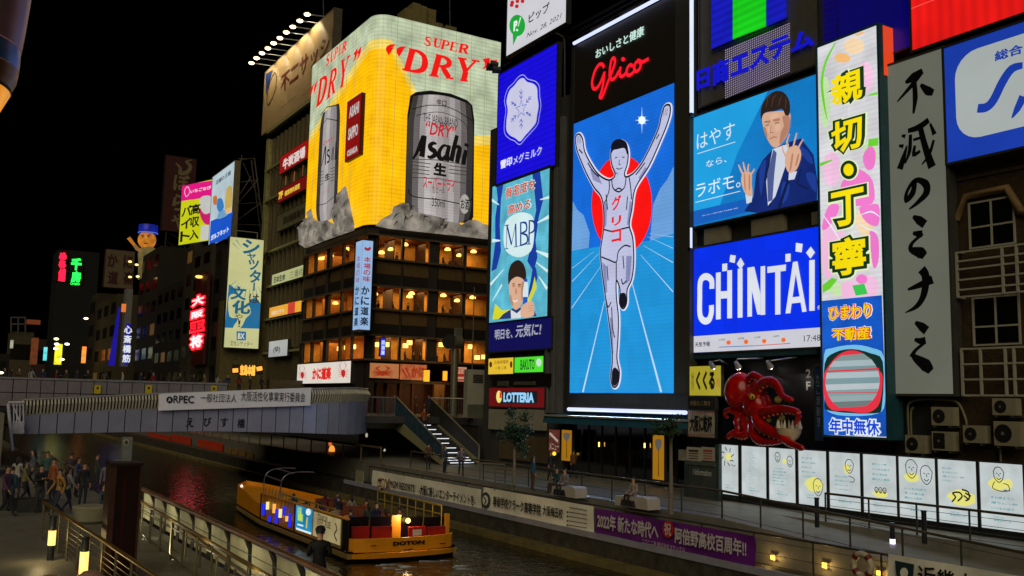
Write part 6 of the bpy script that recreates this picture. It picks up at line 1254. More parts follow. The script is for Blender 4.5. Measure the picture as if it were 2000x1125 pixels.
# culture shutter sign --------------------------------------------------------------
A = PY(120); sgm = emi((196, 196, 138), 1.0, 0, .1, True, vs=.3)
q = rect(A, (449.5, 437), 465, 678, (516.5, 503), 467, 681)
t = sign('sign', 'tall cream and teal vertical lightbox with flowing teal lettering', A, q, sgm, depth=.6, case=pbr((60, 56, 40), .6))
z0 = zm(0, 500, 4)
TEAL = emi((18, 92, 122), 1)
m = MB(emi((20, 105, 150), 1)); m.poly(A, [(439, 640), (447, 555), (455, 560), (470, 585), (480, 605), (489, 585), (500, 580), (509, 593), (506, 642)], .02); m.build('teal_field', t)
m = MB(sgm); m.poly(A, spl([(447, 580), (462, 575), (482, 590), (490, 610), (480, 622), (470, 640), (455, 640), (465, 622), (448, 618)], 3, True), .03); m.build('cream_blob', t)
m = MB(TEAL)
for k in range(22):
    th = math.radians(95 + k * 9.5); m.rib(A, [(490 + 34 * math.cos(th), 520 - 44 * math.sin(th)), (490 + 52 * math.cos(th), 520 - 62 * math.sin(th))], [.4, 1.2], .022) if 449 < 490 + 52 * math.cos(th) < 514 and 468 < 520 - 62 * math.sin(th) < 640 else None
m.build('ray_print', t)
m = MB(TEAL)
m.text(A, 'シ', (472, 495), (508, 470), .04, bold=.03); m.text(A, 'ャ', (482, 508), (500, 495), .04, bold=.02); m.text(A, 'ッ', (484, 527), (506, 508), .04, bold=.02); m.text(A, 'タ', (486, 552), (510, 528), .04, bold=.03); m.text(A, '|', (494, 568), (498, 552), .04, bold=.06); m.build('lettering', t)
m = MB(TEAL); m.text(A, '文', (449, 585), (482, 560), .04, bold=.04); m.text(A, '化', (452, 612), (490, 588), .04, bold=.04); m.build('lettering', t)
m = MB(emi((60, 55, 40), .8)); m.text(A, 'は', (486, 592), (507, 575), .04, bold=.01); m.text(A, 'や', (458, 625), (474, 613), .04); m.text(A, '！', (464, 638), (470, 626), .04); m.build('dark_lettering', t)
m = MB(emi((25, 95, 150), 1)); m.poly(A, [(462, 647), (462, 664.5), (480, 665), (480.5, 648)], .03); m.build('blue_square', t)
m = MB(emi((215, 215, 180), 1)); m.text(A, 'BX', (464, 662), (478, 651), .05, bold=.03); m.build('square_lettering', t)
m = MB(emi((60, 60, 50), .8)); m.text(A, '文化シヤッター', (449, 675), (493, 667), .04); m.build('small_lettering', t)
m = MB(pbr((130, 128, 100), .5)); a0, b0, a1, b1 = q
for p0, p1 in (((a0 + .8, b1 + .1), (a0 + .8, b1 + .9)), ((a0 + .8, b1 + .9), (a1 - .8, b1 + .9)), ((a1 - .8, b1 + .9), (a1 - .8, b1 + .1))): m.bar(A.w(*p0, -.2), A.w(*p1, -.2), .07)
m.build('top_bracket', t)
t = thing('dim_building', 'dim yellowish building edge behind the cream and teal lightbox', 'building', (36, 124, SZ))
m = MB(pbr((98, 88, 48), .75, 0, .3)); a0 = PY(121).ab(425, 700)[0]; m.box(31.0, 121.2, SZ, 35.6, 123, 12); m.box(35.6, 121, SZ, 48, 146, 17); m.build('wall', t)
# lattice mast --------------------------------------------------------------------
t = thing('lattice_mast', 'grey steel lattice mast behind the blue golf billboard', 'mast', PY(140).w(*PY(140).ab(488, 470))); A = PY(140)
lm = pbr((98, 92, 80), .5, .5)
tops = [(470, 312), (497, 309)]; bots = [(462, 470), (517, 465)]
for dd in (0, 1.6):
    for a, b_ in zip(tops, bots): m = MB(lm); m.bar(A.w(*A.ab(*a), -dd), A.w(*A.ab(*b_), -dd), .12); m.build('leg', t)
for a, b_ in (((470, 312), (497, 309)), ((475, 318), (517, 415)), ((505, 350), (466, 396)), ((469, 356), (501, 352)), ((466, 398), (508, 396)), ((508, 398), (464, 430)), ((463, 438), (512, 440)), ((472, 303), (472, 316)), ((464, 310), (480, 310)), ((491, 345), (468, 380))):
    m = MB(lm); m.bar(A.w(*A.ab(*a)), A.w(*A.ab(*b_)), .08); m.build('brace', t)
m = MB(pbr((120, 112, 84), .6)); m.bar(A.w(*A.ab(461, 322), .5), A.w(*A.ab(452, 470), .5), .35, seg=4); m.build('side_post', t)
# golf billboard, pink and yellow board --------------------------------------------------
S = PX(34.6); q = rect(S, (414, 409), 342, 479, (459, 450), 320, 464)
t = sign('billboard', 'white and blue golf shop billboard with sky blue lower band', S, q, emi((186, 205, 212), .95, 0, .1, True), depth=.8, case=pbr((110, 100, 70), .6))
m = MB(emi((20, 85, 205), .95)); m.poly(S, [(412, 432), (455, 414), (450, 464), (409, 479)], .03); m.build('blue_band', t)
m = MB(emi((30, 34, 40), .8)); m.text(S, '店舗の王様', (422, 362), (452, 332), .05, bold=.02); m.build('lettering', t)
m = MB(emi((225, 235, 245), 1)); m.text(S, 'ガルフネット', (412, 471), (448, 441), .05, bold=.04); m.text(S, 'プロデュース', (416, 445), (448, 427), .05); m.build('white_lettering', t)
for px, cc in (([(443, 370), (454, 366), (452, 410), (440, 415)], (205, 175, 90)), ([(425, 390), (434, 388), (438, 405), (430, 415), (424, 405)], (60, 130, 200)), ([(417, 385), (424, 383), (425, 397), (418, 400)], (205, 120, 60)), ([(428, 415), (440, 410), (445, 420), (426, 428)], (120, 170, 210)), ([(440, 410), (452, 405), (452, 412), (444, 418)], (235, 170, 160))): m = MB(emi(cc, .9)); m.poly(S, spl(px, 3, True), .04); m.build('picture_shape', t)
PK = Pl(hit(352, 400, 'X', 33.5) * 1.0, (0.33, -0.945, 0))
q = rect(PK, (356, 349), 362, 477, (416, 411), 352, 471)
t = sign('billboard', 'yellow billboard with pink header and big black job characters', PK, q, emi((205, 210, 20), .95, 0, .06, True), depth=.8, case=pbr((70, 60, 50), .6))
m = MB(emi((225, 20, 130), 1)); m.poly(PK, [(356, 362), (354, 393), (416, 384), (417, 352)], .03); m.build('pink_header', t)
m = MB(emi((240, 225, 235), 1)); m.text(PK, 'いちごなび', (372, 378), (413, 362), .05, bold=.03); m.rib(PK, spl([(366, 365), (361, 373), (364, 384), (370, 378), (370, 369)], 3, True), 1.2, .05, closed=True); m.build('lettering', t)
m = MB(emi((20, 20, 15), .8)); m.vtext(PK, '高収入', (374, 398), (388, 469), .05, bold=.03); m.vtext(PK, 'バイト', (356, 402), (371, 472), .05, bold=.03); m.build('dark_lettering', t)
m = MB(emi((205, 30, 110), .95)); m.poly(PK, spl([(390, 410), (400, 402), (412, 408), (411, 436), (402, 438), (394, 428)], 3, True), .04); m.build('strawberry_shape', t)
m = MB(emi((205, 205, 200), .9)); m.poly(PK, spl([(391, 388), (402, 382), (414, 386), (413, 412), (400, 418), (392, 406)], 3, True), .045); m.poly(PK, [(393, 440), (410, 440), (409, 468), (392, 470)], .045); m.build('white_shape', t)
# unlit dark red tower sign
A = PY(190); q = rect(A, (324, 316), 308, 452, (383, 376), 306, 452); t = sign('tower_sign', 'tall unlit dark red tower sign with faint pale characters', A, q, pbr((66, 18, 14), .7), depth=1.2, case=pbr((26, 14, 14), .7))
m = MB(pbr((128, 116, 84), .7, 0, .2)); m.rib(A, spl([(343, 318), (352, 328), (352, 338), (365, 337), (372, 325), (364, 316), (376, 312)], 3), lerpw([2, 5, 8, 8, 7, 5, 1], 3), .05); m.text(A, 'ぼ', (338, 371), (371, 343), .05, bold=.03); m.text(A, 'ら', (335, 411), (368, 382), .05, bold=.03); m.text(A, 'や', (333, 446), (366, 420), .05, bold=.03); m.build('lettering', t)
m = MB(pbr((20, 16, 14), .7)); a0, b0, a1, b1 = q
for k in range(6): m.bar(A.w(a0 + 1, b0 - k * 2, -.5), A.w(a1 - 1, b0 - 2 - k * 2, -.5), .15)
m.bar(A.w(a0 + 1, b0, -.5), A.w(a0 + 1, 2, -.5), .25); m.bar(A.w(a1 - 1, b0, -.5), A.w(a1 - 1, 2, -.5), .25); m.build('support_frame', t)
# row of dim buildings down the right bank
def block(name, lab, x0px, x1px, ypx, X, d, col, wins=(), glowcol=None, thick=10):
    """building whose canal face runs between two sight lines; windows in a grid"""
    S = PX(X); a0 = S.ab(x0px, 700)[0]; a1 = S.ab(x1px, 700)[0]; zt = S.ab((x0px + x1px) / 2, ypx)[1]
    t = thing(name, lab, 'building', (X, -(a0 + a1) / 2, SZ)); m = MB(pbr(col, .8, 0, .3, .4)); m.pbox(S, a0, SZ, a1, zt, -thick, 0); m.build('wall', t)
    nx, nz = wins; W_ = (a1 - a0) / nx; H_ = (zt - 1.5) / nz
    for i in range(nx):
        for j in range(nz):
            u = a0 + W_ * (i + .5); v = 1.5 + H_ * (j + .45); m = MB(pbr((10, 10, 9), .2, 0, 0) if (i * 7 + j * 5 + int(x0px)) % 13 else emi((120, 84, 40), .4)); m.pbox(S, u - W_ * .3, v - H_ * .24, u + W_ * .3, v + H_ * .24, -.05, .03); m.build('window', t)
    return t
block('apartment_building', 'dim building with stacked windows just left of the red neon name', 352, 366, 485, 34.8, 0, (48, 43, 29), (1, 6))
block('apartment_building', 'pale dim block directly behind the red neon name', 366, 402, 490, 34.2, 0, (56, 50, 34), (2, 6))
block('apartment_building', 'dark building with balconies right of the red neon name', 402, 424, 480, 34.8, 0, (26, 22, 17), (1, 5))
block('apartment_building', 'dark block between the grey slab and the pale dim block', 300, 351, 560, 35, 0, (22, 19, 14), (4, 5))
block('apartment_building', 'tall dark block carrying the cook figure', 262, 300, 500, 35.5, 0, (30, 26, 15), (3, 6))
block('apartment_building', 'yellowish dim block with square windows left of the grey slab', 182, 222, 588, 35, 0, (60, 55, 25), (3, 4))
block('apartment_building', 'narrow brownish block left of the yellowish one', 165, 182, 582, 35, 0, (43, 34, 19), (1, 4))
block('apartment_building', 'tapered brown block behind the yellow neon pillar', 122, 163, 610, 36, 0, (39, 27, 17), (3, 3))
A = PY(330)
for i, (x0, x1, y0, col, lab) in enumerate(((18, 62, 648, (74, 68, 44), 'low dim beige house at the far left end of the canal'), (62, 90, 662, (52, 34, 22), 'low brown house second from the left end of the canal'), (-60, 16, 690, (20, 18, 16), 'dark low house partly outside the left edge'), (90, 122, 670, (26, 24, 18), 'dark low house between the brown house and yellow pillar'))):
    q = rect(A, x0, y0, 770, x1, y0, 770); t = thing('house', lab, 'house', A.w(q[0], q[1])); m = MB(pbr(col, .8, 0, .3)); m.pbox(A, *q, -15, 0); m.build('wall', t)
    for j in range(3):
        u = q[0] + (q[2] - q[0]) * (j + .5) / 3; m = MB(pbr((12, 12, 10), .3, 0, 0)); m.pbox(A, u - 1, q[1] + (q[3] - q[1]) * .55, u + 1, q[1] + (q[3] - q[1]) * .8, 0, .06); m.build('window', t)
m = MB(pbr((90, 90, 84), .6)); A = PY(329)
for a, b_ in (((22, 620), (50, 620)), ((22, 620), (22, 648)), ((50, 620), (50, 648)), ((36, 620), (36, 648)), ((22, 633), (50, 633))): m.bar(A.w(*A.ab(*a)), A.w(*A.ab(*b_)), .25, seg=4)
m.build('roof_frame', label='empty grey roof sign frame at the far left end of the canal', cat='frame')
m = MB(emi((120, 55, 25), .7)); A = PY(328); m.pbox(A, *rect(A, 52, 624, 633, 79, 625, 634), -.3, 0); m.build('roof_sign', label='faint orange roof sign on the low brown house', cat='sign')
# crab board, cook figure, neon names
S = PY(232); q = rect(S, (206, 204), 488, 561, (262, 260), 490, 563); t = sign('billboard', 'unlit cream billboard with dark red crab restaurant characters', S, q, pbr((104, 92, 66), .7), depth=1.5, case=pbr((60, 20, 16), .7))
m = MB(pbr((64, 14, 12), .6, 0, 0)); m.text(S, 'か', (209, 521), (231, 496), .06, bold=.04); m.text(S, 'に', (240, 524), (260, 499), .06, bold=.04); m.text(S, '道', (209, 555), (232, 530), .06, bold=.04); m.text(S, '楽', (240, 556), (262, 531), .06, bold=.04); m.build('lettering', t)
c0 = hit(288, 490, 'Y', 205); k = 205 / FPX * 1.03
def at(x, y, dy=0): return hit(x, y, 'Y', 205 + dy)
t = thing('cook_figure', 'large glowing plain cook figure in blue cap, arm raised, on a dark block', 'figure', at(285, 545))
skin_ = emi((215, 130, 40), .85, 0, .35, vs=.8)  # figure colours glow by themselves in place of floodlight on them
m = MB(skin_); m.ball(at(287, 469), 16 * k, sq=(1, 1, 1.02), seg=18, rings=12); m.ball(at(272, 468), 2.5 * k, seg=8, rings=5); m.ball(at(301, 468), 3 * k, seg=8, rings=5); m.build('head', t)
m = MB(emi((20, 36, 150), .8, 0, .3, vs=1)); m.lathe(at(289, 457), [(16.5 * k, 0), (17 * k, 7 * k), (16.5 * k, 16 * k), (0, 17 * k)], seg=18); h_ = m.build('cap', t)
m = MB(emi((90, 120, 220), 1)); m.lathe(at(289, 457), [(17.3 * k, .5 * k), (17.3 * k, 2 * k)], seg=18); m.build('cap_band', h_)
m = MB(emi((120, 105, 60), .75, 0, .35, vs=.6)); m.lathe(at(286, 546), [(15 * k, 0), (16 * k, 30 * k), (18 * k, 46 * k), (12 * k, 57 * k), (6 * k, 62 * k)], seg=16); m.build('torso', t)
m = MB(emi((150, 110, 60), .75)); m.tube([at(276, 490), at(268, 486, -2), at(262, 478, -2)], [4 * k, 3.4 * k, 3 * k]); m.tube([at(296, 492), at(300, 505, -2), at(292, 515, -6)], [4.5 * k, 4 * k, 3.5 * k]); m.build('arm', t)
m = MB(skin_); m.bar(at(262, 478, -2), at(251, 464, -2), 2.6 * k, r1=3.4 * k); m.build('held_stick', t)
m = MB(emi((40, 20, 12), .6)); m.ball(at(279, 463, -16 * k), 1.3 * k, seg=6, rings=4); m.ball(at(290, 463, -16.4 * k), 1.3 * k, seg=6, rings=4); m.bar(at(276, 459, -16 * k), at(282, 461, -16.5 * k), .8 * k); m.bar(at(287, 461, -16.5 * k), at(294, 458, -16 * k), .8 * k); m.bar(at(281, 475, -15.5 * k), at(289, 475, -15.5 * k), .9 * k); m.build('face_features', t)
for i, (x, y) in enumerate(((254, 511), (254, 541), (269, 540), (267, 517))): m = MB(emi((255, 215, 130), 2.2, samp=True)); m.ball(at(x, y, -8), 3.2 * k, sq=(1, 1, .6), seg=8, rings=5); m.build('lamp', label=['upper left warm bulb beside the cook figure', 'lower left warm bulb beside the cook figure', 'lower right warm bulb at the foot of the cook figure', 'small warm bulb in front of the cook figure'][i], cat='lamp', group='warm bulbs around the cook figure')
A = PY(270)
NE = [('neon_sign', 'red vertical neon characters on the dark far block', (109, 492, 131, 550), [('金龍', (113, 549), (129, 524), .1), ('ら', (114, 523), (130, 509), .1), ('め', (115, 508), (131, 494), .1)], (255, 20, 50)), ('neon_sign', 'green neon characters right of the red neon ones', (136, 502, 162, 556), [('千', (138, 527), (160, 505), .06), ('房', (138, 551), (159, 531), .05), ('CHIBO', (137, 556), (156, 553), .02)], (30, 230, 70))]
t = thing('neon_tower', 'nearly black far tower carrying red and green neon names', 'building', A.w(*A.ab(135, 560))); m = MB(pbr((7, 7, 7), .8)); m.pbox(A, *rect(A, 104, 490, 760, 186, 488, 760), -12, -.4); m.build('wall', t)
for nm_, lab, bb, tx, cc in NE:
    t = thing(nm_, lab, 'sign', A.w(*A.ab((bb[0] + bb[2]) / 2, bb[3]))); m = MB(BLACK); m.pbox(A, *rect(A, bb[0], bb[1], bb[3], bb[2], bb[1], bb[3]), -.39, -.05); m.build('backing', t)
    for s_, ll, ur, bd in tx: m = MB(emi(cc, 3, samp=True)); m.text(A, s_, ll, ur, .05, bold=bd); m.build('neon_characters', t)
A = PX(33.4); 
t = thing('neon_sign', 'tall white and red neon restaurant name glowing on the pale block', 'sign', A.w(*A.ab(386, 690)))
m = MB(pbr((66, 10, 10), .6)); m.pbox(A, *rect(A, (381, 372), 535, 712, (403, 396), 532, 712), -.5, -.1); m.build('board', t)
for i, (ch, x0, y0, x1, y1) in enumerate((('大', 374, 601, 401, 573), ('阪', 373, 625, 400, 602), ('王', 372, 649, 399, 626), ('将', 370, 682, 398, 651))):
    m = MB(emi((235, 12, 24), 8, samp=True)); g_ = 3; m.text(A, ch, (x0 - g_ * .6, y0 + g_), (x1 + g_ * .6, y1 - g_), .02, bold=.12); m.build('red_glow_character', t)
    m = MB(emi((225, 240, 240), 1.1) if i != 2 else emi((170, 15, 20), 1)); m.text(A, ch, (x0 + 1, y0 - 1), (x1 - 1, y1 + 1), .07, bold=.05); m.build('white_character', t)
m = MB(emi((235, 190, 90), 2, samp=True)); c = A.w(*A.ab(393, 541), .3); m.ball(c, .6, seg=8, rings=5, sq=(1, 1, .4)); m.build('lamp', label='warm lamp over the red and white neon name', cat='lamp')
S = PY(215); m = MB(pbr((120, 120, 118), .6)); t = thing('slab_tower', 'tall narrow grey slab with orange spot and blue lit side', 'tower', S.w(*S.ab(248, 715)))
m.pbox(S, *rect(S, (247, 237), 566, 716, (260, 250), 562, 716), -3, 0); m.build('slab', t)
m = MB(emi((235, 130, 60), .9)); m.pbox(S, *rect(S, 237, 594, 610, 246, 593, 609), 0, .1); m.build('orange_mark', t)
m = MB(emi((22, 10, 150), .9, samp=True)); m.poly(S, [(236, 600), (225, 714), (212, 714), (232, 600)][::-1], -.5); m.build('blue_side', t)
S = PY(212); t = thing('neon_sign', 'blue vertical strip sign with white characters right of the grey slab', 'sign', S.w(*S.ab(246, 710))); m = MB(emi((20, 12, 150), .9, samp=True)); m.pbox(S, *rect(S, (248, 241), 632, 712, (256, 250), 632, 712), -.4, 0); m.build('strip', t)
m = MB(emi((225, 230, 240), 1)); 
for k, ch in enumerate('道頓堀'): pass
m.vtext(S, '心斎橋筋', (243, 634), (254, 710), .05, bold=.03); m.build('lettering', t)
S = PY(255)
for i, (x0, x1, y0, y1, cc, s_, lab) in enumerate(((160, 168, 677, 709, (245, 130, 50), 2, 'orange vertical sign low on the yellowish block'), (85, 92, 678, 704, (90, 200, 205), 1.6, 'small cyan vertical light at the far left waterfront'), (107, 121, 672, 712, (205, 200, 30), 2, 'bright yellow neon pillar at the far left waterfront'), (207, 218, 686, 712, (185, 205, 210), 1, 'small white lit sign at the foot of the yellowish block'), (20, 26, 664, 680, (190, 190, 170), .9, 'tiny white vertical sign on the far left house'), (60, 74, 660, 712, (130, 66, 30), .6, 'brownish vertical sign at the far left waterfront'))):
    t = thing('vertical_sign', lab, 'sign', S.w(*S.ab((x0 + x1) / 2, y1))); m = MB(emi(cc, s_, 0, .3, True, vs=.8)); m.pbox(S, *rect(S, x0, y0, y1, x1, y0, y1), -.5, 0); m.build('lit_box', t); m = MB(BLACK); q = rect(S, x0, y0, y1, x1, y0, y1); m.pbox(S, q[0], q[3], q[2], q[3] + .25, -.6, .1); m.build('cap', t)
for i, (x, y, cc) in enumerate(((110, 662, (250, 235, 120)), (111, 672, (235, 245, 225)), (109, 681, (235, 245, 225)), (131, 672, (220, 225, 215)), (121, 702, (245, 235, 150)), (168, 622, (230, 190, 140)), (303, 707, (220, 225, 220)), (316, 722, (255, 50, 30)), (328, 724, (255, 60, 40)), (2, 728, (235, 230, 160)))):
    c = hit(x, y, 'Y', 250); m = MB(emi(cc, 6.0, samp=False)); m.ball(c, .34, sq=(1.6, 1, .8), seg=8, rings=4); m.build('lamp', label=['topmost yellow lamp on the yellow neon pillar', 'white lamp second from top on the yellow pillar', 'third lamp down beside the yellow pillar', 'tiny white lamp right of the yellow pillar', 'lamp at the foot of the yellow pillar', 'dim lamp high on the brownish block', 'small white lamp low in the dark block', 'left of two red lamps over the bridge parapet', 'right of two red lamps over the bridge parapet', 'pale lamp at the very left edge above the parapet'][i], cat='lamp', group='small far waterfront lamps')
# ================================================================== RIVERSIDE WALKS
def railing(name, label, pts, h, nr, step, pm, rm, r=.035, group=None, cat='railing', wire=.012, base=.0):
    P = [V(p) for p in pts]; t = thing(name, label, cat, P[0], group)
    for a, b in zip(P, P[1:]):
        L = (b - a).length; n = max(1, round(L / step))
        for k in range(n + (1 if b is P[-1] or (b - P[-1]).length < 1e-6 else 0)):
            p = a + (b - a) * (k / n); m = MB(pm); m.bar(p, p + V((0, 0, h)), r, seg=6); m.build('post', t)
        m = MB(rm); m.bar(a + V((0, 0, h)), b + V((0, 0, h)), r * 1.35, seg=8); m.build('top_rail', t)
        for k in range(nr):
            z_ = V((0, 0, .12 + (h - .2) * k / max(1, nr - 1) * .86)); m = MB(pm); m.bar(a + z_, b + z_, wire, seg=4); m.build('wire', t)
    return t
pst = pbr((60, 62, 56), .45, .4, .15); prl = pbr((92, 84, 60), .4, .5, .15)
railing('railing', 'thin railing on the upper edge of the right riverside walk above the banners', [(27.6, 58, PZ), (27.6, 29, PZ)], 1.08, 3, 2.4, pst, prl)
railing('railing', 'sloping handrail along the ramp in front of the handwritten light panels', [(27.6, 29, PZ), (27.6, 4, -5.77)], 1.08, 2, 2.1, pst, prl)
railing('railing', 'level railing between ramp and light panels at the right edge', [(30.85, 26.6, PZ), (30.85, 6, PZ)], 1.1, 4, 2.0, pst, prl)
railing('railing', 'lowest railing along the quay ledge that carries the banners', [(26.4, 62, -5.8), (26.4, 4, -5.8)], 1.28, 3, 2.75, pst, prl)
railing('railing', 'short silver railing near the foot of the staircase', [hit(937, 945, 'Z', PZ), hit(985, 948, 'Z', PZ)], 1.1, 4, 1.0, pbr((120, 122, 120), .4, .6), pbr((140, 140, 136), .4, .6))
railing('railing', 'small square silver barrier beside the left riverside tree', [hit(966, 958, 'Z', PZ), hit(1000, 962, 'Z', PZ)], 1.1, 5, 1.0, pbr((120, 118, 100), .4, .6), pbr((140, 130, 90), .4, .6))
# banners on the lowest railing
def cloth(pl, r, mat, amp=.05, nx=36, ny=8, seed=1, hem=.0):
    a0, b0, a1, b1 = r; rnd = random.Random(seed); ph = [rnd.uniform(0, 6) for _ in range(4)]; vs = []
    def off(u, v): return amp * (math.sin(u * 23 + ph[0]) * .5 * (1 - v) + math.sin(u * 11 + v * 5 + ph[1]) * .8 + math.sin(u * 41 - v * 9 + ph[2]) * .3)
    for j in range(ny + 1):
        for i in range(nx + 1):
            u, v = i / nx, j / ny; vs.append(pl.w(a0 + (a1 - a0) * u, b0 + (b1 - b0) * v + (hem * math.sin(u * 9.4 + ph[3]) * (1 - v)), off(u, v)))
    m = MB(mat); m.mesh(vs, [(j * (nx + 1) + i, j * (nx + 1) + i + 1, (j + 1) * (nx + 1) + i + 1, (j + 1) * (nx + 1) + i) for j in range(ny) for i in range(nx)], None, True); return m
B = PX(26.25); T_ = .11
def banner(label, q, mat, texts, seed, amp=.035, extra=None):
    t = thing('banner', label, 'banner', B.w((q[0] + q[2]) / 2, q[1]), 'banners along the right quay'); cloth(B, q, mat, amp, seed=seed, hem=.04).build('cloth', t)
    for s_, ll, ur, bd, tm in texts: m = MB(tm); m.text(B, s_, ll, ur, T_, bold=bd); m.build('lettering', t)
    if extra: extra(t)
    for k in range(5):
        a = q[0] + (q[2] - q[0]) * (k + .5) / 5; m = MB(pbr((60, 60, 56), .5)); m.pbox(B, a - .06, q[1] - .12, a + .06, q[1] + .02, -.05, .06); m.build('clip', t)
    return t
DK = pbr((22, 22, 20), .6, 0, 0); CR = pbr((248, 244, 224), .65, 0, .1, .8)
def ex1(t):
    m = MB(pbr((160, 110, 50), .5, 0, 0)); m.rib(B, [(755, 935), (764, 958)], 5, T_); m.rib(B, [(764, 935), (755, 958)], 5, T_ + .01); m.build('emblem', t)
banner('cream banner with resort lettering, farthest of the long quay banners', rect(B, 727, 922, 957, 940, 951, 1002), CR, [('MGM RESORTS', (764, 952), (813, 947), .02, DK), ('-大阪に新しいエンターテイメントを-', (821, 966), (932, 967), .02, DK)], 1, extra=ex1)
def ex2(t):
    m = MB(pbr((70, 80, 84), .5, 0, 0)); m.disc(B, (952, 977), 9, 16, T_, seg=20); m.build('emblem', t); m = MB(CR); m.disc(B, (952, 977), 5.5, 10, T_ + .02, seg=14); m.build('emblem_field', t); m = MB(pbr((60, 70, 76), .5, 0, 0)); m.rib(B, [(950, 970), (954, 978), (951, 985)], 3, T_ + .04); m.build('emblem_mark', t)
    m = MB(DK)
    for k in range(5): m.rib(B, [(1112 + (0 if k else 4), 991 + k * 8.5), (1150, 997 + k * 8.5)], 1.4, T_)
    for k in range(4): m.disc(B, (1112, 1000 + k * 8.5), 1.6, 2.2, T_ + .01, seg=6)
    m.build('small_print', t)
banner('cream banner with round emblem and high school lettering, middle of the quay', rect(B, 943, 954, 1003, 1160, 986, 1048), CR, [('専修学校クラーク高等学院', (966, 989), (1060, 985), .02, DK), ('大阪梅田校', (1063, 1006), (1103, 993), .02, DK)], 2, extra=ex2)
PR = pbr((104, 24, 128), .6, 0, .12, .8); LT = pbr((214, 206, 204), .6, 0, 0)
def ex3(t):
    m = MB(pbr((195, 24, 20), .5, 0, 0)); m.disc(B, (1309, 1034), 11, 17, T_, seg=22); m.build('red_disc', t); m = MB(LT); m.text(B, '祝', (1302, 1045), (1316, 1022), T_ + .03, bold=.02); m.build('disc_lettering', t)
    m = MB(LT); m.text(B, '二〇二二年 株式会社マヤックス', (1258, 1061), (1342, 1069), T_); m.build('small_lettering', t)
banner('purple banner with pale lettering and red disc, largest on the quay', rect(B, 1163, 987, 1047, 1475, 1054, 1112), PR, [('2022年 新たな時代へ', (1170, 1031), (1290, 1022), .03, LT), ('阿倍野高校百周年!!', (1322, 1061), (1462, 1054), .03, LT)], 3, amp=.05, extra=ex3)
def ex4(t):
    m = MB(pbr((34, 56, 60), .5, 0, 0)); m.poly(B, [(1752, 1094), (1790, 1102), (1788, 1124), (1771, 1138), (1755, 1122)], T_); m.build('emblem', t)
    m = MB(CR); m.disc(B, (1771, 1118), 8, 10, T_ + .02, seg=12); m.build('emblem_field', t)
banner('cream banner with dark shield and big characters at the lower right edge', rect(B, 1735, 1084, 1150, 2040, 1130, 1230), CR, [('近畿大学', (1797, 1143), (1950, 1129), .02, DK)], 4, extra=ex4)
for i, (x0, x1, y0, y1) in enumerate(((694, 709, 918, 954), (727, 742, 922, 958))):
    m = MB(pbr((150, 146, 120), .6)); m.pbox(PX(26.3), *rect(PX(26.3), x0, y0, y1, x1, y0 + 2, y1 + 3), -.05, 0); m.build('infill_board', label=['narrow pale panel at the far end of the quay banners', 'narrow pale panel touching the far end of the resort banner'][i], cat='board')
def lifebuoy(c, R_, lab):
    t = thing('lifebuoy', lab, 'lifebuoy', c); m = MB(pbr((190, 180, 150), .5, 0, .15)); n = 28
    ring = [c + V((0, R_ * math.cos(2 * math.pi * k / n), R_ * math.sin(2 * math.pi * k / n))) for k in range(n + 1)]; m.tube(ring, .1, seg=8, caps=False); m.build('ring', t)
    for k in range(4): a = math.pi * (.25 + k / 2); p = c + V((0, R_ * math.cos(a), R_ * math.sin(a))); d = V((0, -math.sin(a), math.cos(a))) * .07; m = MB(pbr((120, 40, 30), .5)); m.bar(p - d, p + d, .115, seg=8); m.build('band', t)
lifebuoy(PX(26.1).w(*PX(26.1).ab(1684, 1103)), .34, 'cream lifebuoy hanging on the lowest railing near the right corner')
lifebuoy(PX(26.1).w(*PX(26.1).ab(744, 945)), .34, 'dark cream lifebuoy at the far end of the resort banner')
# lamps set in the walls and floor
wl = emi((255, 175, 60), 4.5, samp=True, var=0)
for i, (x, y, X) in enumerate(((1510, 1088, 27.42), (1611, 1104, 27.42), (1785, 1077, 30.72), (1905, 1103, 30.72), (1718, 1120, 27.42))):
    A = PX(X); c = A.w(*A.ab(x, y)); t = thing('wall_lamp', ['warm square wall lamp just right of the purple banner', 'warm square wall lamp left of the near lifebuoy', 'warm square wall lamp above the shield banner, left one', 'warm square wall lamp above the shield banner, right one', 'warm wall lamp just right of the near lifebuoy'][i], 'lamp', c, 'square lamps low on the quay walls')
    m = MB(wl); m.box(X - .03, c.y - .1, c.z - .09, X - .01, c.y + .1, c.z + .09); m.build('lens', t); m = MB(STEEL); m.box(X - .05, c.y - .14, c.z + .09, X + .05, c.y + .14, c.z + .13); m.box(X - .05, c.y - .14, c.z - .13, X + .05, c.y + .14, c.z - .09); m.build('frame', t)
    L = bpy.data.lights.new('lamp_light', 'POINT'); L.energy = 9; L.color = (1, .62, .2); L.shadow_soft_size = .08; lo = bpy.data.objects.new('lamp_light', L); COL.objects.link(lo); lo.location = c + V((-.25, 0, -.05))
def bollard(p, h, lab, lit=None, grp='lit bollards', col=(40, 46, 50)):
    t = thing('bollard', lab, 'bollard', p, grp); m = MB(pbr(col, .4, .4)); m.bar(p, p + V((0, 0, h)), .085, seg=10); m.build('shaft', t); m = MB(pbr(col, .3, .5)); m.bar(p + V((0, 0, h)), p + V((0, 0, h + .05)), .1, seg=10); m.build('cap', t)
    if lit:
        m = MB(emi(lit[0], lit[1], samp=True, var=0)); m.bar(p + V((0, 0, h * lit[2])), p + V((0, 0, h * lit[3])), .095, seg=10); m.build('light_tube', t)
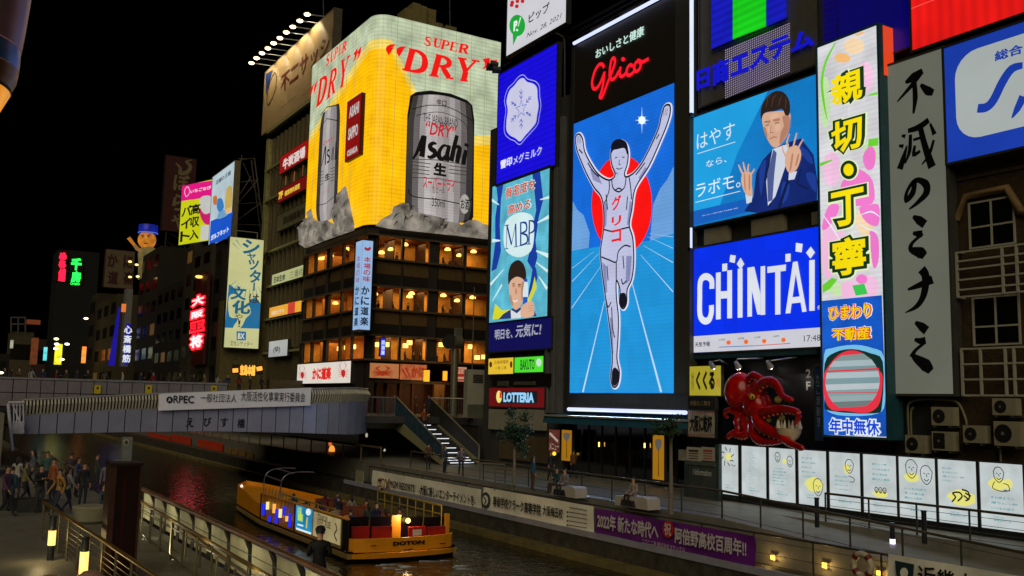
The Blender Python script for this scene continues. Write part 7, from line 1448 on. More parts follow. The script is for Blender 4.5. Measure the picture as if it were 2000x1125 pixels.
for i, (x, y, z_, lit) in enumerate(((1596, 1030, PZ, None), (1806, 1062, PZ, None), (1744, 1082, -5.1, ((235, 225, 255), 2.2, .05, .5)))):
    bollard(hit(x, y, 'Z', z_), 1.05, ['dark bollard behind the level railing, farther one', 'dark bollard behind the level railing, nearer one', 'bollard with white lit lower tube on the ramp'][i], lit)
# handwritten light panels
XP = [(1407, 1443), (1449, 1497.5), (1502.5, 1554.5), (1560, 1615), (1620.5, 1681), (1686.5, 1751.5), (1756, 1827.5), (1832.5, 1907.5), (1914, 1998.5)]
S = PX(33.0); PF = emi((196, 205, 205), 1.0, 0, .12, True, vs=1.2)
PL = ['yellow flower sketch, beside the grey information board', 'only faint small text, second from the left', 'two small faces and pale text, third from the left', 'a laughing face on a yellow patch at its foot', 'a single long face with yellow scarf near the top', 'short verse above three small heads', 'two large heads facing each other', 'a big loose brush squiggle on yellow', 'a seated figure with mug on yellow, at the right edge']
tealp = emi((60, 150, 160), .9, 0, 0); blk = emi((30, 30, 32), .8, 0, 0); yel = emi((226, 222, 120), 1, 0, 0); ZT, ZB = -1.77, -4.22
for i, (xa, xb) in enumerate(XP):
    a0, a1 = S.ab(xa, 930)[0], S.ab(xb, 930)[0]; t = sign('lightbox', 'white handwritten light panel with ' + PL[i], S, (a0, ZB + .12, a1, ZT), PF, cat='lightbox', depth=.22, frame=.05, group='handwritten light panels', case=pbr((70, 72, 70), .4, .5))
    m = MB(pbr((30, 32, 32), .6)); m.pbox(S, a0 - .05, PZ, a1 + .05, ZB + .06, -.3, .02); m.build('plinth', t)
    W_ = a1 - a0; H_ = ZT - ZB - .12; U = lambda u: a0 + W_ * u; Vv = lambda v: ZB + .12 + H_ * v
    tx = MB(tealp)
    def line(s_, u0, u1, v, h=.028): tx.text(S, s_, (U(u0), Vv(v)), (U(u1), Vv(v + h)), .015, ab=True, bold=.015)
    bk_ = MB(blk); ye = MB(yel)
    def blob(u, v, ru, rv): ye.face([S.w(U(u + ru * math.cos(k * .45) * (1 + .15 * math.sin(k * 2.1))), Vv(v + rv * math.sin(k * .45)), .012) for k in range(14)])
    def strokes(L, w=.03):
        for k, pts in enumerate(L): bk_.rib(S, [(U(u), Vv(v)) for u, v in spl(pts, 4)], w, .02 + k * .001, ab=True)
    def face(u, v, s=.1):
        k_ = W_ / H_; strokes([[(u - s, v + s * k_ * .6), (u - s * .8, v - s * k_ * .6), (u, v - s * k_ * 1.3), (u + s * .7, v - s * k_ * .7), (u + s, v + s * k_ * .5)], [(u - s * 1.05, v + s * k_ * .5), (u - s * .6, v + s * k_ * 1.3), (u + s * .3, v + s * k_ * 1.4), (u + s * 1.05, v + s * k_ * .5)], [(u - s * .5, v + s * k_ * .3), (u - s * .2, v + s * k_ * .3)], [(u + s * .2, v + s * k_ * .3), (u + s * .5, v + s * k_ * .3)], [(u - s * .4, v - s * k_ * .5), (u, v - s * k_ * .8), (u + s * .4, v - s * k_ * .5)], [(u, v + s * k_ * .2), (u + s * .12, v - s * k_ * .2)]])
    line('人生には、', .3, .55, .17); line('飲食店がいる。', .3, .72, .12)
    V0 = ['帰りに一杯', 'いつもの店で', '笑った夜の味', '隣の人と乾杯', 'また来ようと']
    if i == 0: blob(.45, .76, .14, .08); strokes([[(.4 + .2 * math.cos(a), .76 + .12 * math.sin(a)), (.4 + .38 * math.cos(a + .3), .76 + .2 * math.sin(a + .3))] for a in (0, .8, 1.6, 2.4, 3.2, 4, 4.8, 5.6)], .045); strokes([[(.6, .62), (.75, .58), (.85, .6)]])
    if i == 1:
        for k in range(16): line(V0[k % 5], .3, .45 + .2 * ((k * 7) % 3) / 3, .86 - k * .04, .014)
    if i == 2:
        face(.34, .82, .1); face(.8, .76, .11); blob(.58, .76, .07, .05)
        for k in range(6): line(V0[(k + 1) % 5], .15, .55 + .1 * (k % 2), .6 - k * .06)
    if i == 3:
        for k in range(5): line(V0[(k + 2) % 5], .12, .5 + .12 * (k % 2), .84 - k * .085)
        blob(.55, .38, .3, .14); face(.7, .33, .17)
    if i == 4:
        blob(.58, .72, .1, .09); face(.66, .76, .13); strokes([[(.62, .6), (.8, .56), (.78, .5), (.68, .5)]])
        for k in range(4): line(V0[(k + 3) % 5], .18, .6 + .08 * (k % 2), .56 - k * .075)
    if i == 5:
        for k in range(4): line(V0[k], .28, .72 + .08 * (k % 2), .82 - k * .085, .04)
        blob(.5, .34, .22, .06)
        for u in (.4, .52, .64): face(u, .4, .05)
    if i == 6:
        blob(.35, .67, .2, .08); face(.36, .8, .16); face(.76, .72, .16)
        for k in range(3): line(V0[(k + 1) % 5], .15, .75 - .06 * k, .46 - k * .075, .04)
    if i == 7:
        for k in range(4): line(V0[(k + 3) % 5], .12, .35 + .35 * (k % 3) / 2, .85 - k * .065)
        blob(.6, .42, .34, .13); strokes([[(.35, .34), (.45, .42), (.38, .48), (.55, .5), (.62, .44), (.5, .36)], [(.62, .55), (.78, .52), (.8, .42), (.7, .38)], [(.7, .5), (.85, .46)], [(.66, .46), (.8, .4)]], .06)
    if i == 8:
        blob(.4, .68, .2, .1); blob(.65, .7, .1, .08); face(.45, .82, .12); strokes([[(.35, .72), (.3, .62), (.5, .58), (.7, .6)], [(.55, .7), (.66, .68), (.68, .6), (.56, .6)]])
        for k in range(3): line(V0[(k + 4) % 5], .25, .78 + .08 * (k % 2), .46 - k * .08, .036)
    for mm, nn in ((tx, 'handwriting'), (bk_, 'line_drawing'), (ye, 'yellow_wash')):
        if mm.vs: mm.build(nn, t)
# information board
t = thing('information_board', 'grey information board with two paper notices above, left of the light panels', 'sign board', S.w(S.ab(1370, 1000)[0], PZ)); A = PX(32.4)
m = MB(pbr((74, 80, 76), .5, .2)); q = rect(A, 1345, 908, 1015, 1396, 910, 1020); m.pbox(A, *q, -.12, 0); m.build('board', t)
for x in (1341, 1402): a = A.ab(x, 950)[0]; m = MB(pbr((66, 82, 78), .4, .4)); m.pbox(A, a - .12, PZ, a + .12, A.ab(x, 868 if x > 1400 else 900)[1], -.15, .05); m.build('post', t)
m = MB(pbr((90, 100, 94), .4, .3)); q = rect(A, 1340, 900, 908, 1400, 902, 910); m.pbox(A, *q, -.15, .06); m.build('crossbar', t)
m = MB(pbr((180, 185, 180), .5, 0, 0)); m.text(A, 'i information', (1354, 927), (1390, 918), .02, bold=.03); m.build('lettering', t)
for x0, x1, lab, cc in ((1341, 1369, 'left paper notice with black lines', (40, 38, 36)), (1370, 1396, 'right paper notice with red heading', (170, 50, 40))):
    q = rect(A, x0, 873, 898, x1, 874, 902); m = MB(pbr((178, 170, 152), .6, 0, .05)); m.pbox(A, *q, -.04, 0); o = m.build('notice', t, lab)
    m = MB(pbr(cc, .6, 0, 0))
    for k in range(4): m.rib(A, [(x0 + 4, 880 + k * 5), (x1 - 5, 881 + k * 5)], 1.5 if k else 3.4, .01)
    m.build('print', o)
m = MB(pbr((150, 146, 130), .6)); A = PX(34.6); q = rect(A, 1325, 878, 899, 1334, 878, 899); m.pbox(A, *q, -.3, 0); m.build('notice', label='small pale notice on the dark wall left of the information board', cat='notice')
# trees of the walk
def tree(base, h, crown_c, crown_r, n, lab, seed, lean=(0, 0)):
    rnd = random.Random(seed); t = thing('young_tree', lab, 'tree', base); m = MB(pbr((120, 112, 92), .8, 0, .3)); top = base + V((lean[0], lean[1], h)); cc = V(crown_c)
    m.tube([base, base + V((.04, .03, h * .4)), top], [.11, .085, .05], seg=7); m.build('trunk', t)
    for k in range(6):
        d = V((rnd.uniform(-1, 1), rnd.uniform(-1, 1), rnd.uniform(.2, 1))).normalized(); m = MB(pbr((90, 84, 66), .8, 0, .3)); m.tube([base + V((0, 0, h * (.75 + .04 * k))), cc + V((d.x * crown_r[0], d.y * crown_r[0], d.z * crown_r[1])) * .35, cc + V((d.x * crown_r[0], d.y * crown_r[0], d.z * crown_r[1])) * .8], [.035, .022, .008], seg=5); m.build('limb', t)
    m = MB(pbr((34, 66, 34), .6, 0, .5, 1.5)); cl = [V((rnd.gauss(0, .45), rnd.gauss(0, .45), rnd.gauss(0, .45))) for _ in range(16)]
    for k in range(n):
        c = rnd.choice(cl); p = cc + V((c.x * crown_r[0], c.y * crown_r[0], c.z * crown_r[1])) + V((rnd.gauss(0, .16) * crown_r[0], rnd.gauss(0, .16) * crown_r[0], rnd.gauss(0, .16) * crown_r[1]))
        a = V((rnd.uniform(-1, 1), rnd.uniform(-1, 1), rnd.uniform(-.6, .6))).normalized() * .075; b = a.cross(V((rnd.uniform(-1, 1), rnd.uniform(-1, 1), rnd.uniform(-1, 1)))).normalized() * .04
        m.face([p - a, p + b, p + a, p - b])
    m.build('leaves', t, kind='stuff'); return t
b0_ = hit(1003, 948, 'Z', PZ); A = Pl(b0_, (cr.x, cr.y, 0)); cc = A.w(*A.ab(1004, 842)); tree(b0_, 2.6, cc, (.95, 1.15), 2600, 'small leafy tree in front of the grey panels under the burger sign', 4)
b1_ = hit(1310, 1004, 'Z', PZ); A = Pl(b1_, (cr.x, cr.y, 0)); cc = A.w(*A.ab(1308, 832)); tree(b1_, A.ab(1309, 836)[1], cc, (.7, .42), 700, 'slender pale trunked tree with sparse top beside the information board', 9)
# staircase down from the street
t = thing('staircase', 'dark staircase with white lit step edges leading down from the street', 'staircase', (32.5, 64, PZ)); ns = 20
x0_, x1_ = 31.15, 33.9; yT, yB = 68.2, 60.4; lit = emi((225, 230, 235), 1.3, samp=True, var=0)
for k in range(ns):
    z_ = SZ - (SZ - PZ) * (k + 1) / (ns + 1); y_ = yT - (yT - yB) * (k + 1) / ns; m = MB(pbr((50, 52, 54), .6)); m.box(x0_, y_, z_ - .3, x1_, y_ + .42, z_); o = m.build('step', t)
    if k % 2 == 1 or k > 17: m = MB(lit); xa = x0_ + .2 + random.uniform(0, .5); m.box(xa, y_ - .012, z_ - .05, xa + 1.9, y_ - .002, z_ + .004); m.build('light_edge', o)
bei = pbr((140, 134, 98), .6, 0, .15)
for xx, nm_ in ((x0_ - .18, 'stringer'), (x1_, 'stringer')):
    m = MB(bei); m.hexa([(xx, yB - .2, PZ - .0), (xx + .18, yB - .2, PZ), (xx + .18, yT, SZ - .95), (xx, yT, SZ - .95), (xx, yB - .2, PZ + .35), (xx + .18, yB - .2, PZ + .35), (xx + .18, yT, SZ + .0), (xx, yT, SZ)]); m.build(nm_, t)
m = MB(bei); m.box(28.2, yT, SZ - .95, 31.1, yT + 1.2, SZ - .02); m.build('landing_beam', t)
gl2 = pbr((60, 84, 100), .15, .2, .3)
for xx, mt_, lab in ((x0_ - .09, gl2, 'blue glinting side panel'), (x1_ + .09, pbr((56, 56, 52), .5, .3), 'dark barred side panel')):
    m = MB(mt_); m.hexa([(xx - .03, yB - .2, PZ + .36), (xx + .03, yB - .2, PZ + .36), (xx + .03, yT, SZ + .03), (xx - .03, yT, SZ + .03), (xx - .03, yB - .2, PZ + 1.3), (xx + .03, yB - .2, PZ + 1.3), (xx + .03, yT, SZ + 1.4), (xx - .03, yT, SZ + 1.4)]); m.build('side_panel', t, lab)
    m = MB(pbr((150, 146, 130), .4, .5)); m.bar((xx, yB - .2, PZ + 1.34), (xx, yT, SZ + 1.45), .06); m.bar((xx, yB - .2, PZ), (xx, yB - .2, PZ + 1.34), .06); m.build('handrail', t)
rs = railing('railing', 'street level railing between bridge end and staircase', [(28.2, 68.3, SZ), (31.0, 68.3, SZ)], 1.4, 0, .9, pbr((120, 124, 130), .4, .6), pbr((150, 150, 148), .4, .6))
for k in range(12): m = MB(pbr((110, 116, 124), .4, .6)); m.bar((29.6 + k * .12, 68.3, SZ), (29.6 + k * .12, 68.3, SZ + 1.35), .02, seg=4); m.build('bar', rs)
rs = railing('railing', 'street level railing right of the staircase top', [(34.0, 68.2, SZ), (36.6, 66.2, SZ)], 1.45, 0, 1.6, pbr((120, 124, 130), .4, .6), pbr((160, 160, 150), .4, .6))
for k in range(16): m = MB(pbr((96, 96, 90), .5, .5)); f_ = k / 16; m.bar((34.0 + 2.6 * f_, 68.2 - 2 * f_, SZ), (34.0 + 2.6 * f_, 68.2 - 2 * f_, SZ + 1.4), .02, seg=4); m.build('bar', rs)
# lamp column with ring head
b2_ = hit(886, 783, 'Y', 72); A = PY(b2_.y); t = thing('lamp_column', 'tall metal column with round drum head at the bridge corner', 'lamp post', V((b2_.x, b2_.y, SZ)))
mt_ = pbr((150, 152, 130), .3, .6, .1); m = MB(mt_); zt = A.ab(884, 682)[1]; m.bar((b2_.x, b2_.y, SZ), (b2_.x, b2_.y, zt), .3, seg=12); m.build('column', t)
m = MB(mt_); z1_, z2_ = A.ab(885, 640)[1], A.ab(885, 660)[1]; m.box(b2_.x + .0, b2_.y - .2, z2_, b2_.x + .55, b2_.y + .3, z1_); m.build('top_plate', t)
c = A.w(*A.ab(885, 668)); m = MB(pbr((24, 26, 24), .3, .4)); m.bar(c - V((.5, .3, 0)), c + V((-.1, .5, 0)), .62, seg=18); m.build('drum_face', t)
m = MB(mt_); m.bar(c + V((-.1, -.3, 0)), c + V((.55, -.3, 0)), .56, seg=18); m.build('drum_body', t)
m = MB(pbr((110, 106, 84), .5)); b3 = hit(921, 770, 'Y', 70); m.bar((b3.x, 70, SZ), (b3.x, 70, hit(918, 560, 'Y', 70).z), .05); m.build('mast', label='thin pale mast right of the metal column', cat='mast')
# things in the dark under the bridge
for i, (x, y) in enumerate(((648, 880), (645, 866), (716, 850), (752, 882), (1008, 882))):
    c = hit(x, y, 'Y', 78); m = MB(emi(((255, 150, 60), (200, 90, 40), (160, 150, 130), (170, 165, 150), (220, 190, 140))[i], 1.3)); m.ball(c, (.35, .2, .15, .2, .2)[i], sq=(.8, .8, 1.3), seg=8, rings=5); m.build('lantern', label=['largest orange lantern glowing under the bridge', 'tiny orange lantern just above the largest one', 'faint pale light under the bridge right end', 'faint pale light left of the staircase foot', 'small pale light behind the left riverside tree'][i], cat='lantern')
for i, x in enumerate((596, 603, 623, 630, 655, 668)):
    A = PX(30.5); m = MB(emi((200, 150, 70), .8)); q = rect(A, x - 2.5, 899 + i * 2, 913 + i * 2.4, x + 2.5, 899 + i * 2, 913 + i * 2.4); m.pbox(A, *q, -.05, 0); m.build('window', label='small warm window in the far quay wall, %s from the left' % LL[i], cat='window', group='small warm windows beyond the bridge')
railing('railing', 'dim railing on the far quay beyond the bridge', [(27.3, 140, PZ), (27.3, 62.2, PZ)], 1.1, 1, 3.5, pbr((110, 90, 50), .5, .3), pbr((120, 100, 60), .4, .5), r=.06)
for i, (xa, xb, y0, y1) in enumerate(((440, 449, 873, 893), (452, 462, 875, 897), (465, 477, 876, 903), (481, 492, 880, 908))):
    A = PX(27.2); q = rect(A, xa, y0, y1, xb, y0 + 1, y1 + 2); m = MB(pbr((150, 116, 70), .6, 0, .2)); m.pbox(A, *q, -.06, 0); m.build('infill_board', label='%s dim tan panel from the left on the far quay railing' % LL[i], cat='board', group='tan panels on the far quay railing')
# ---------------------------------------------------------------- left bank
brn = pbr((112, 78, 52), .4, .2, .15); dkp = pbr((40, 38, 30), .5, .3)
t = thing('quay_fence', 'long left quay fence with brown rail and pale lit infill panels', 'fence', (6.8, 36, PZ))
m = MB(brn); m.tube([(6.85, 37.6 - k * 2.6, -3.32 + .0 * k) for k in range(12)], .075, seg=8); m.build('top_rail', t)
pane = pbr((226, 220, 176), .7, 0, .2, 1.5)
for k in range(16):
    y = 36.6 - k * 1.9; m = MB(dkp); pr = [(6.95, 0.0), (7.02, .35), (6.98, .75), (6.86, 1.02)]
    vs = []
    for (x, z_), w2 in zip(pr, (.2, .17, .13, .1)): vs += [(x - .06, y - w2, PZ + z_), (x + .02, y - w2, PZ + z_), (x + .02, y + w2, PZ + z_), (x - .06, y + w2, PZ + z_)]
    m.mesh(vs, [(a * 4 + b_, a * 4 + (b_ + 1) % 4, a * 4 + 4 + (b_ + 1) % 4, a * 4 + 4 + b_) for a in range(3) for b_ in range(4)] + [(12, 13, 14, 15)]); m.build('curved_post', t)
    m = MB(pane); q = [(6.93, y - 1.68, PZ + .1), (6.93, y - .22, PZ + .1), (6.93, y - .14, PZ + .94), (6.93, y - 1.76, PZ + .94)]; m.mesh(q + [(v[0] + .03, v[1], v[2]) for v in q], [(0, 1, 2, 3), (7, 6, 5, 4), (0, 4, 5, 1), (1, 5, 6, 2), (2, 6, 7, 3), (3, 7, 4, 0)]); m.build('infill_panel', t)
    for z_ in (.3, .5, .7): m = MB(pbr((90, 86, 66), .4, .5)); m.bar((6.85, y - 1.9, PZ + z_), (6.85, y, PZ + z_), .01, seg=4); m.build('wire', t)
for k in range(7):
    y = 35.8 - k * 4.2; L = bpy.data.lights.new('fence_light', 'AREA'); L.shape = 'RECTANGLE'; L.size = .08; L.size_y = 3.6; L.energy = 16; L.color = (1, .93, .66); lo = bpy.data.objects.new('fence_light', L); COL.objects.link(lo); lo.location = (6.0, y, PZ + .08); lo.rotation_euler = V((1, 0, .42)).to_track_quat('-Z', 'Y').to_euler()
sp2 = pbr((120, 112, 84), .4, .5, .15); yl2 = pbr((130, 104, 48), .4, .4, .1)
railing('railing', 'inner ramp railing beside the pale panelled quay fence', [(6.1, 33.6, PZ), (5.75, 15.0, PZ)], 1.05, 2, 1.55, sp2, yl2, wire=.022)
railing('railing', 'second lower handrail between the dark pillar and ramp railing', [(6.45, 31.0, PZ - .02), (6.3, 14.0, PZ - .6)], .85, 1, 1.7, sp2, yl2, wire=.02)
pts = [hit(x, y, 'Z', -3.3) for x, y in ((86, 981), (202, 1056), (330, 1143))]; pts = [V((p.x, p.y, PZ)) for p in pts]
railing('railing', 'foreground wire railing with yellowish rail left of the dark pillar', pts, 1.1, 7, 1.5, sp2, yl2, wire=.009)
for i, (x, y, a, b_) in enumerate(((98, 1094, .35, .7), (160, 1150, .3, .75))):
    bollard(hit(x, y, 'Z', PZ), 1.1, ['farther bollard with warm lit tube on the foreground railing', 'nearer bollard with warm lit tube on the foreground railing'][i], ((255, 205, 110), 1.8, a, b_), 'warm bollards of the foreground railing')
    L = bpy.data.lights.new('bollard_light', 'POINT'); L.energy = 14; L.color = (1, .75, .35); L.shadow_soft_size = .1; lo = bpy.data.objects.new('bollard_light', L); COL.objects.link(lo); p = hit(x, y, 'Z', PZ); lo.location = p + V((-.3, -.3, .6))
# dark square pillar
pc = V((4.35, 24.6, 0)); zt = hit(246, 906, 'Y', 24.6).z; k_ = 58 / FPX * 24
t = thing('dark_pillar', 'tall dark red brown square pillar in the left foreground', 'pillar', (pc.x, pc.y, PZ)); c0 = hit(217, 905, 'Y', 24.6).x; c1 = hit(275, 905, 'Y', 24.6).x
m = MB(pbr((30, 10, 7), .3, 0, .3)); m.box(c0 + .14, 24.6, PZ, c1, 25.3, zt - .05); m.build('shaft', t)
m = MB(pbr((76, 48, 42), .45, .3, .3)); m.box(c0, 24.58, PZ, c0 + .14, 25.32, zt - .05); m.box(c1, 24.58, PZ, c1 + .05, 25.3, zt - .05); m.build('corner_trim', t)
m = MB(pbr((52, 36, 32), .4, .4)); m.box(c0 - .02, 24.55, zt - .05, c1 + .07, 25.34, zt + .02); m.build('cap', t)
m = MB(pbr((44, 6, 6), .35)); m.box(c0 + .3, 24.585, PZ + .4, c1 - .28, 24.6, zt - .35); m.build('inset_panel', t)
for i, (x, y, r_) in enumerate(((176, 1132, .30), (98, 1140, .28))):
    p = hit(x, y, 'Z', -3.95); m = MB(pbr((170, 130, 110), .6, 0, .15)); m.lathe(V((p.x, p.y, PZ)), [(r_ * .9, 0), (r_, .3), (r_ * .9, .52), (r_ * .5, .62), (0, .64)], seg=16); m.build('stone_stool', label=['pinkish round stone stool at the foot of the dark pillar', 'round stone stool at the bottom left edge'][i], cat='stool')
pp = hit(176, 1022, 'Z', PZ); m = MB(pbr((150, 146, 120), .6, 0, .15)); m.lathe(V((pp.x, pp.y, PZ)), [(.35, 0), (.5, .1), (.62, .55), (.55, .6), (0, .58)], seg=18); m.build('planter', label='pale round planter beside the seated crowd on the left', cat='planter')
# bulging lamp at the top left
t = thing('street_lamp', 'big polished lamp head hanging in at the top left corner', 'lamp', hit(0, 235, 'Y', 7)); lc = hit(-128, 100, 'Y', 7); kk = lc.dot(cf) / FPX * .9
Rr = lambda x: (x + 128) * kk; zz = lambda y: hit(20, y, 'Y', 7).z - lc.z
met = pbr((190, 150, 160), .35, .45, .25, .9); m = MB(met); m.lathe(lc, [(Rr(52), zz(-60)), (Rr(49), zz(0)), (Rr(44), zz(60)), (Rr(39), zz(105))], seg=48); m.build('upper_shell', t)  # shell and collar tints paint reflected sign colours into the metal
m = MB(pbr((90, 140, 205), .3, .45, .15)); m.lathe(lc, [(Rr(38), zz(106)), (Rr(38.5), zz(125)), (Rr(37), zz(145))], seg=48); m.build('collar', t)
m = MB(pbr((150, 100, 45), .35, .5, .1)); m.lathe(lc, [(Rr(37), zz(146)), (Rr(34), zz(165)), (Rr(26), zz(182))], seg=48); m.build('lower_shell', t)
m = MB(BLACK); m.lathe(lc, [(Rr(26), zz(182)), (Rr(27), zz(185)), (Rr(24), zz(188))], seg=48); m.build('gasket', t)
m = MB(emi((235, 150, 25), 1.0, 0, .3, True, vs=3)); m.lathe(lc, [(Rr(24), zz(188)), (Rr(12), zz(212)), (Rr(0), zz(236)), (Rr(-60), zz(300)), (0, zz(310))], seg=48); m.build('glowing_lens', t)
# ================================================================== TOUR BOAT
YB = 39.9; XL, XR, XBOW = hit(680, 1066, 'Y', YB).x, hit(890, 1060, 'Y', YB).x, 17.5
S, L_ = PY(YB), PX(XL)
yel_ = pbr((226, 146, 14), .4, 0, .12, 1.0); ylw = pbr((214, 140, 24), .45, 0, .15)
t = thing('tour_boat', 'yellow open tour boat with lit side posters moving along the canal', 'boat', (19, 50, WZ))
yF = -L_.ab(509, 980)[0]; ytip = 61.5; zdk = S.ab(785, 1047)[1]; zst = S.ab(785, 1083)[1]
zside = L_.ab(640, 1004)[1]
# hull plan outline, stern to bow
def outline(ins): return [(XL + ins, YB + ins), (XL + ins, yF), (XL + .25 + ins, yF + 2.5), (XBOW - .5, ytip - 1 - ins), (XBOW + .3, ytip - ins), (XBOW + 1.3, ytip - 1 - ins), (XR - .7 - ins, yF + 2.5), (XR - ins, yF), (XR - ins, YB + ins)]
def ring(o0, z0, o1, z1, mat, name, cap=False, parent=None):
    m = MB(mat); n = len(o0)
    for i in range(n): j = (i + 1) % n; m.face([(*o0[i], z0[i] if isinstance(z0, list) else z0), (*o0[j], z0[j] if isinstance(z0, list) else z0), (*o1[j], z1[j] if isinstance(z1, list) else z1), (*o1[i], z1[i] if isinstance(z1, list) else z1)])
    if cap: m.face([(*p, z1[i] if isinstance(z1, list) else z1) for i, p in enumerate(o1)])
    return m.build(name, t)
sheer = [0, 0, .1, .45, .6, .45, .1, 0, 0]
ring(outline(.25), WZ - .4, outline(.05), WZ + .12, pbr((20, 16, 12), .5), 'hull_bottom')
ring(outline(0), WZ + .12, outline(-.06), WZ + .34, pbr((170, 140, 80), .5, 0, .15), 'rub_rail', True)
ring(outline(.02), WZ + .34, outline(.02), WZ + .45, pbr((24, 16, 10), .5), 'dark_stripe')
zh = WZ + 1.15
o = outline(.04); zt_ = [zh + s_ for s_ in sheer]
m = MB(yel_)
for i in range(1, 8):
    if i in (0,): continue
    j = i + 1
    if j > 7: continue
    m.face([(*o[i], WZ + .45), (*o[j], WZ + .45), (*o[j], zt_[j]), (*o[i], zt_[i])])
m.face([(*o[i], zt_[i] - .25) for i in range(1, 8)]); m.build('bow', t)
m = MB(pbr((60, 40, 18), .6)); m.face([(*p, WZ + .5) for p in outline(.1)]); m.build('deck', t)
# left side wall with its panels, right side wall
def Lpanel(xa, xb, mat, name, z0=WZ + .45, z1=None, d=.0):
    a0, a1 = L_.ab(xa, 1010)[0], L_.ab(xb, 1010)[0]; m = MB(mat); m.pbox(L_, a0 + .02, z0, a1 - .02, z1 or zside, -.08, d); return m.build(name, t), (a0, a1)
Lpanel(509, 576, ylw, 'side_panel'); Lpanel(576, 612, ylw, 'side_panel')
Lpanel(612, 668, pbr((150, 130, 80), .5, 0, .1), 'side_panel')
Lpanel(668, 680, pbr((24, 16, 10), .5), 'stern_post')
q = rect(L_, 579, 985, 1033, 611, 993, 1045); m = MB(emi((30, 140, 190), 1.05, 0, .3, True, vs=1)); m.face([L_.w(q[0], q[1], .03), L_.w(q[2], q[1], .03), L_.w(q[2], q[3], .03), L_.w(q[0], q[3], .03)]); o1 = m.build('poster', t, 'turquoise lit drink poster')
m = MB(emi((190, 220, 60), 1)); m.text(L_, 'いいね', (583, 1003), (591, 990), .05, bold=.05); m.text(L_, '道頓堀', (583, 1017), (593, 1004), .05, bold=.05); m.build('lettering', o1)
m = MB(emi((225, 240, 240), 1)); m.rib(L_, [(583, 1024), (594, 1027)], 3, .05); m.disc(L_, (604, 1000), 5, 7, .05, seg=9); m.poly(L_, [(580, 1030), (609, 1040), (609, 1044), (580, 1034)], .045); m.build('white_print', o1)
m = MB(emi((230, 200, 40), 1)); m.rib(L_, [(602, 1010), (600, 1032)], 5, .055); m.build('glass_print', o1)
m = MB(emi((170, 215, 225), 1))
q = rect(L_, 613, 999, 1046, 666, 1014, 1066); m = MB(emi((176, 160, 112), .8, 0, .2, True, vs=1)); m.face([L_.w(q[0], q[1], .03), L_.w(q[2], q[1], .03), L_.w(q[2], q[3], .03), L_.w(q[0], q[3], .03)]); o2 = m.build('poster', t, 'cream lit poster with black lettering')
m = MB(emi((50, 40, 28), .8)); m.text(L_, 'TONBORI', (622, 1014), (642, 1009), .05, bold=.02); m.text(L_, 'RIVER CRUISE', (622, 1025), (648, 1020), .05, bold=.02); m.text(L_, 'とんぼり', (623, 1037), (639, 1031), .05); m.rib(L_, spl([(657, 1022), (660, 1034), (655, 1044), (660, 1056)], 3), 4, .05); m.build('lettering', o2)
for x in (509, 576): a = L_.ab(x, 1000)[0]; m = MB(pbr((26, 16, 8), .5)); m.pbox(L_, a - .07, WZ + .45, a + .07, zside + .03, -.1, .03); m.build('divider', t)
m = MB(yel_); m.pbox(L_, -yF, zside, -YB - .2, zside + .06, -.12, .05); m.build('gunwale', t)
m = MB(ylw); m.box(XR - .08, YB + 1.5, WZ + .45, XR, yF, zh - .1); m.build('side_panel', t)
# blue and amber lanterns hung on the side
for i, (x, y0, y1, c) in enumerate(((520, 983, 1006, 0), (528, 980, 995, 1), (541, 984, 1002, 2), (532, 1008, 1019, 0), (546, 994, 1022, 0), (553, 994, 1011, 1), (561, 989, 1007, 0), (566, 1008, 1018, 2), (572, 1003, 1029, 0))):
    a, b1 = L_.ab(x, y0); b0_ = L_.ab(x, y1)[1]; tt = thing('tube_lantern', '%s hanging tube lantern from the bow on the boat side, %s' % (LL[i] if i < 9 else '', ('blue', 'pale yellow', 'amber')[c]), 'lantern', L_.w(a, b0_, .12), 'tube lanterns on the boat side')
    m = MB(emi(((25, 35, 210), (225, 215, 130), (240, 170, 60))[c], 1.3, samp=False)); m.bar(L_.w(a, b0_, .14), L_.w(a, b1, .14), .085, seg=8); m.build('tube', tt); m = MB(STEEL); m.bar(L_.w(a, b1, .14), L_.w(a, zside + .5, .05), .012, seg=4); m.build('hanger', tt)
m = MB(pbr((150, 150, 160), .3, .8))
for yy in (yF - .3, yF - 3.2): m.tube(spl([(XL + .05, yy, zside), (XL + .1, yy, zside + 1.0), (XL + .7, yy, zside + 1.35), (XL + 1.8, yy, zside + 1.35)], 4), .03, seg=6)
m.bar((XL + .1, yF - .3, zside + 1.0), (XL + .1, yF - 3.2, zside + .9), .03); m.bar((XL + .7, yF - .3, zside + 1.35), (XL + .7, yF - 3.2, zside + 1.3), .03); m.build('canopy_frame', t)
m = MB(pbr((26, 24, 60), .5)); p = hit(490, 992, 'X', 17.1); m.ball(p, .28, sq=(.5, .6, 1.4), seg=10, rings=6); m.build('fender', t)
m = MB(emi((255, 220, 200), 2)); p = hit(471, 950, 'Y', ytip - .6); m.ball(p, .12, seg=8, rings=5); m.build('bow_light', t)
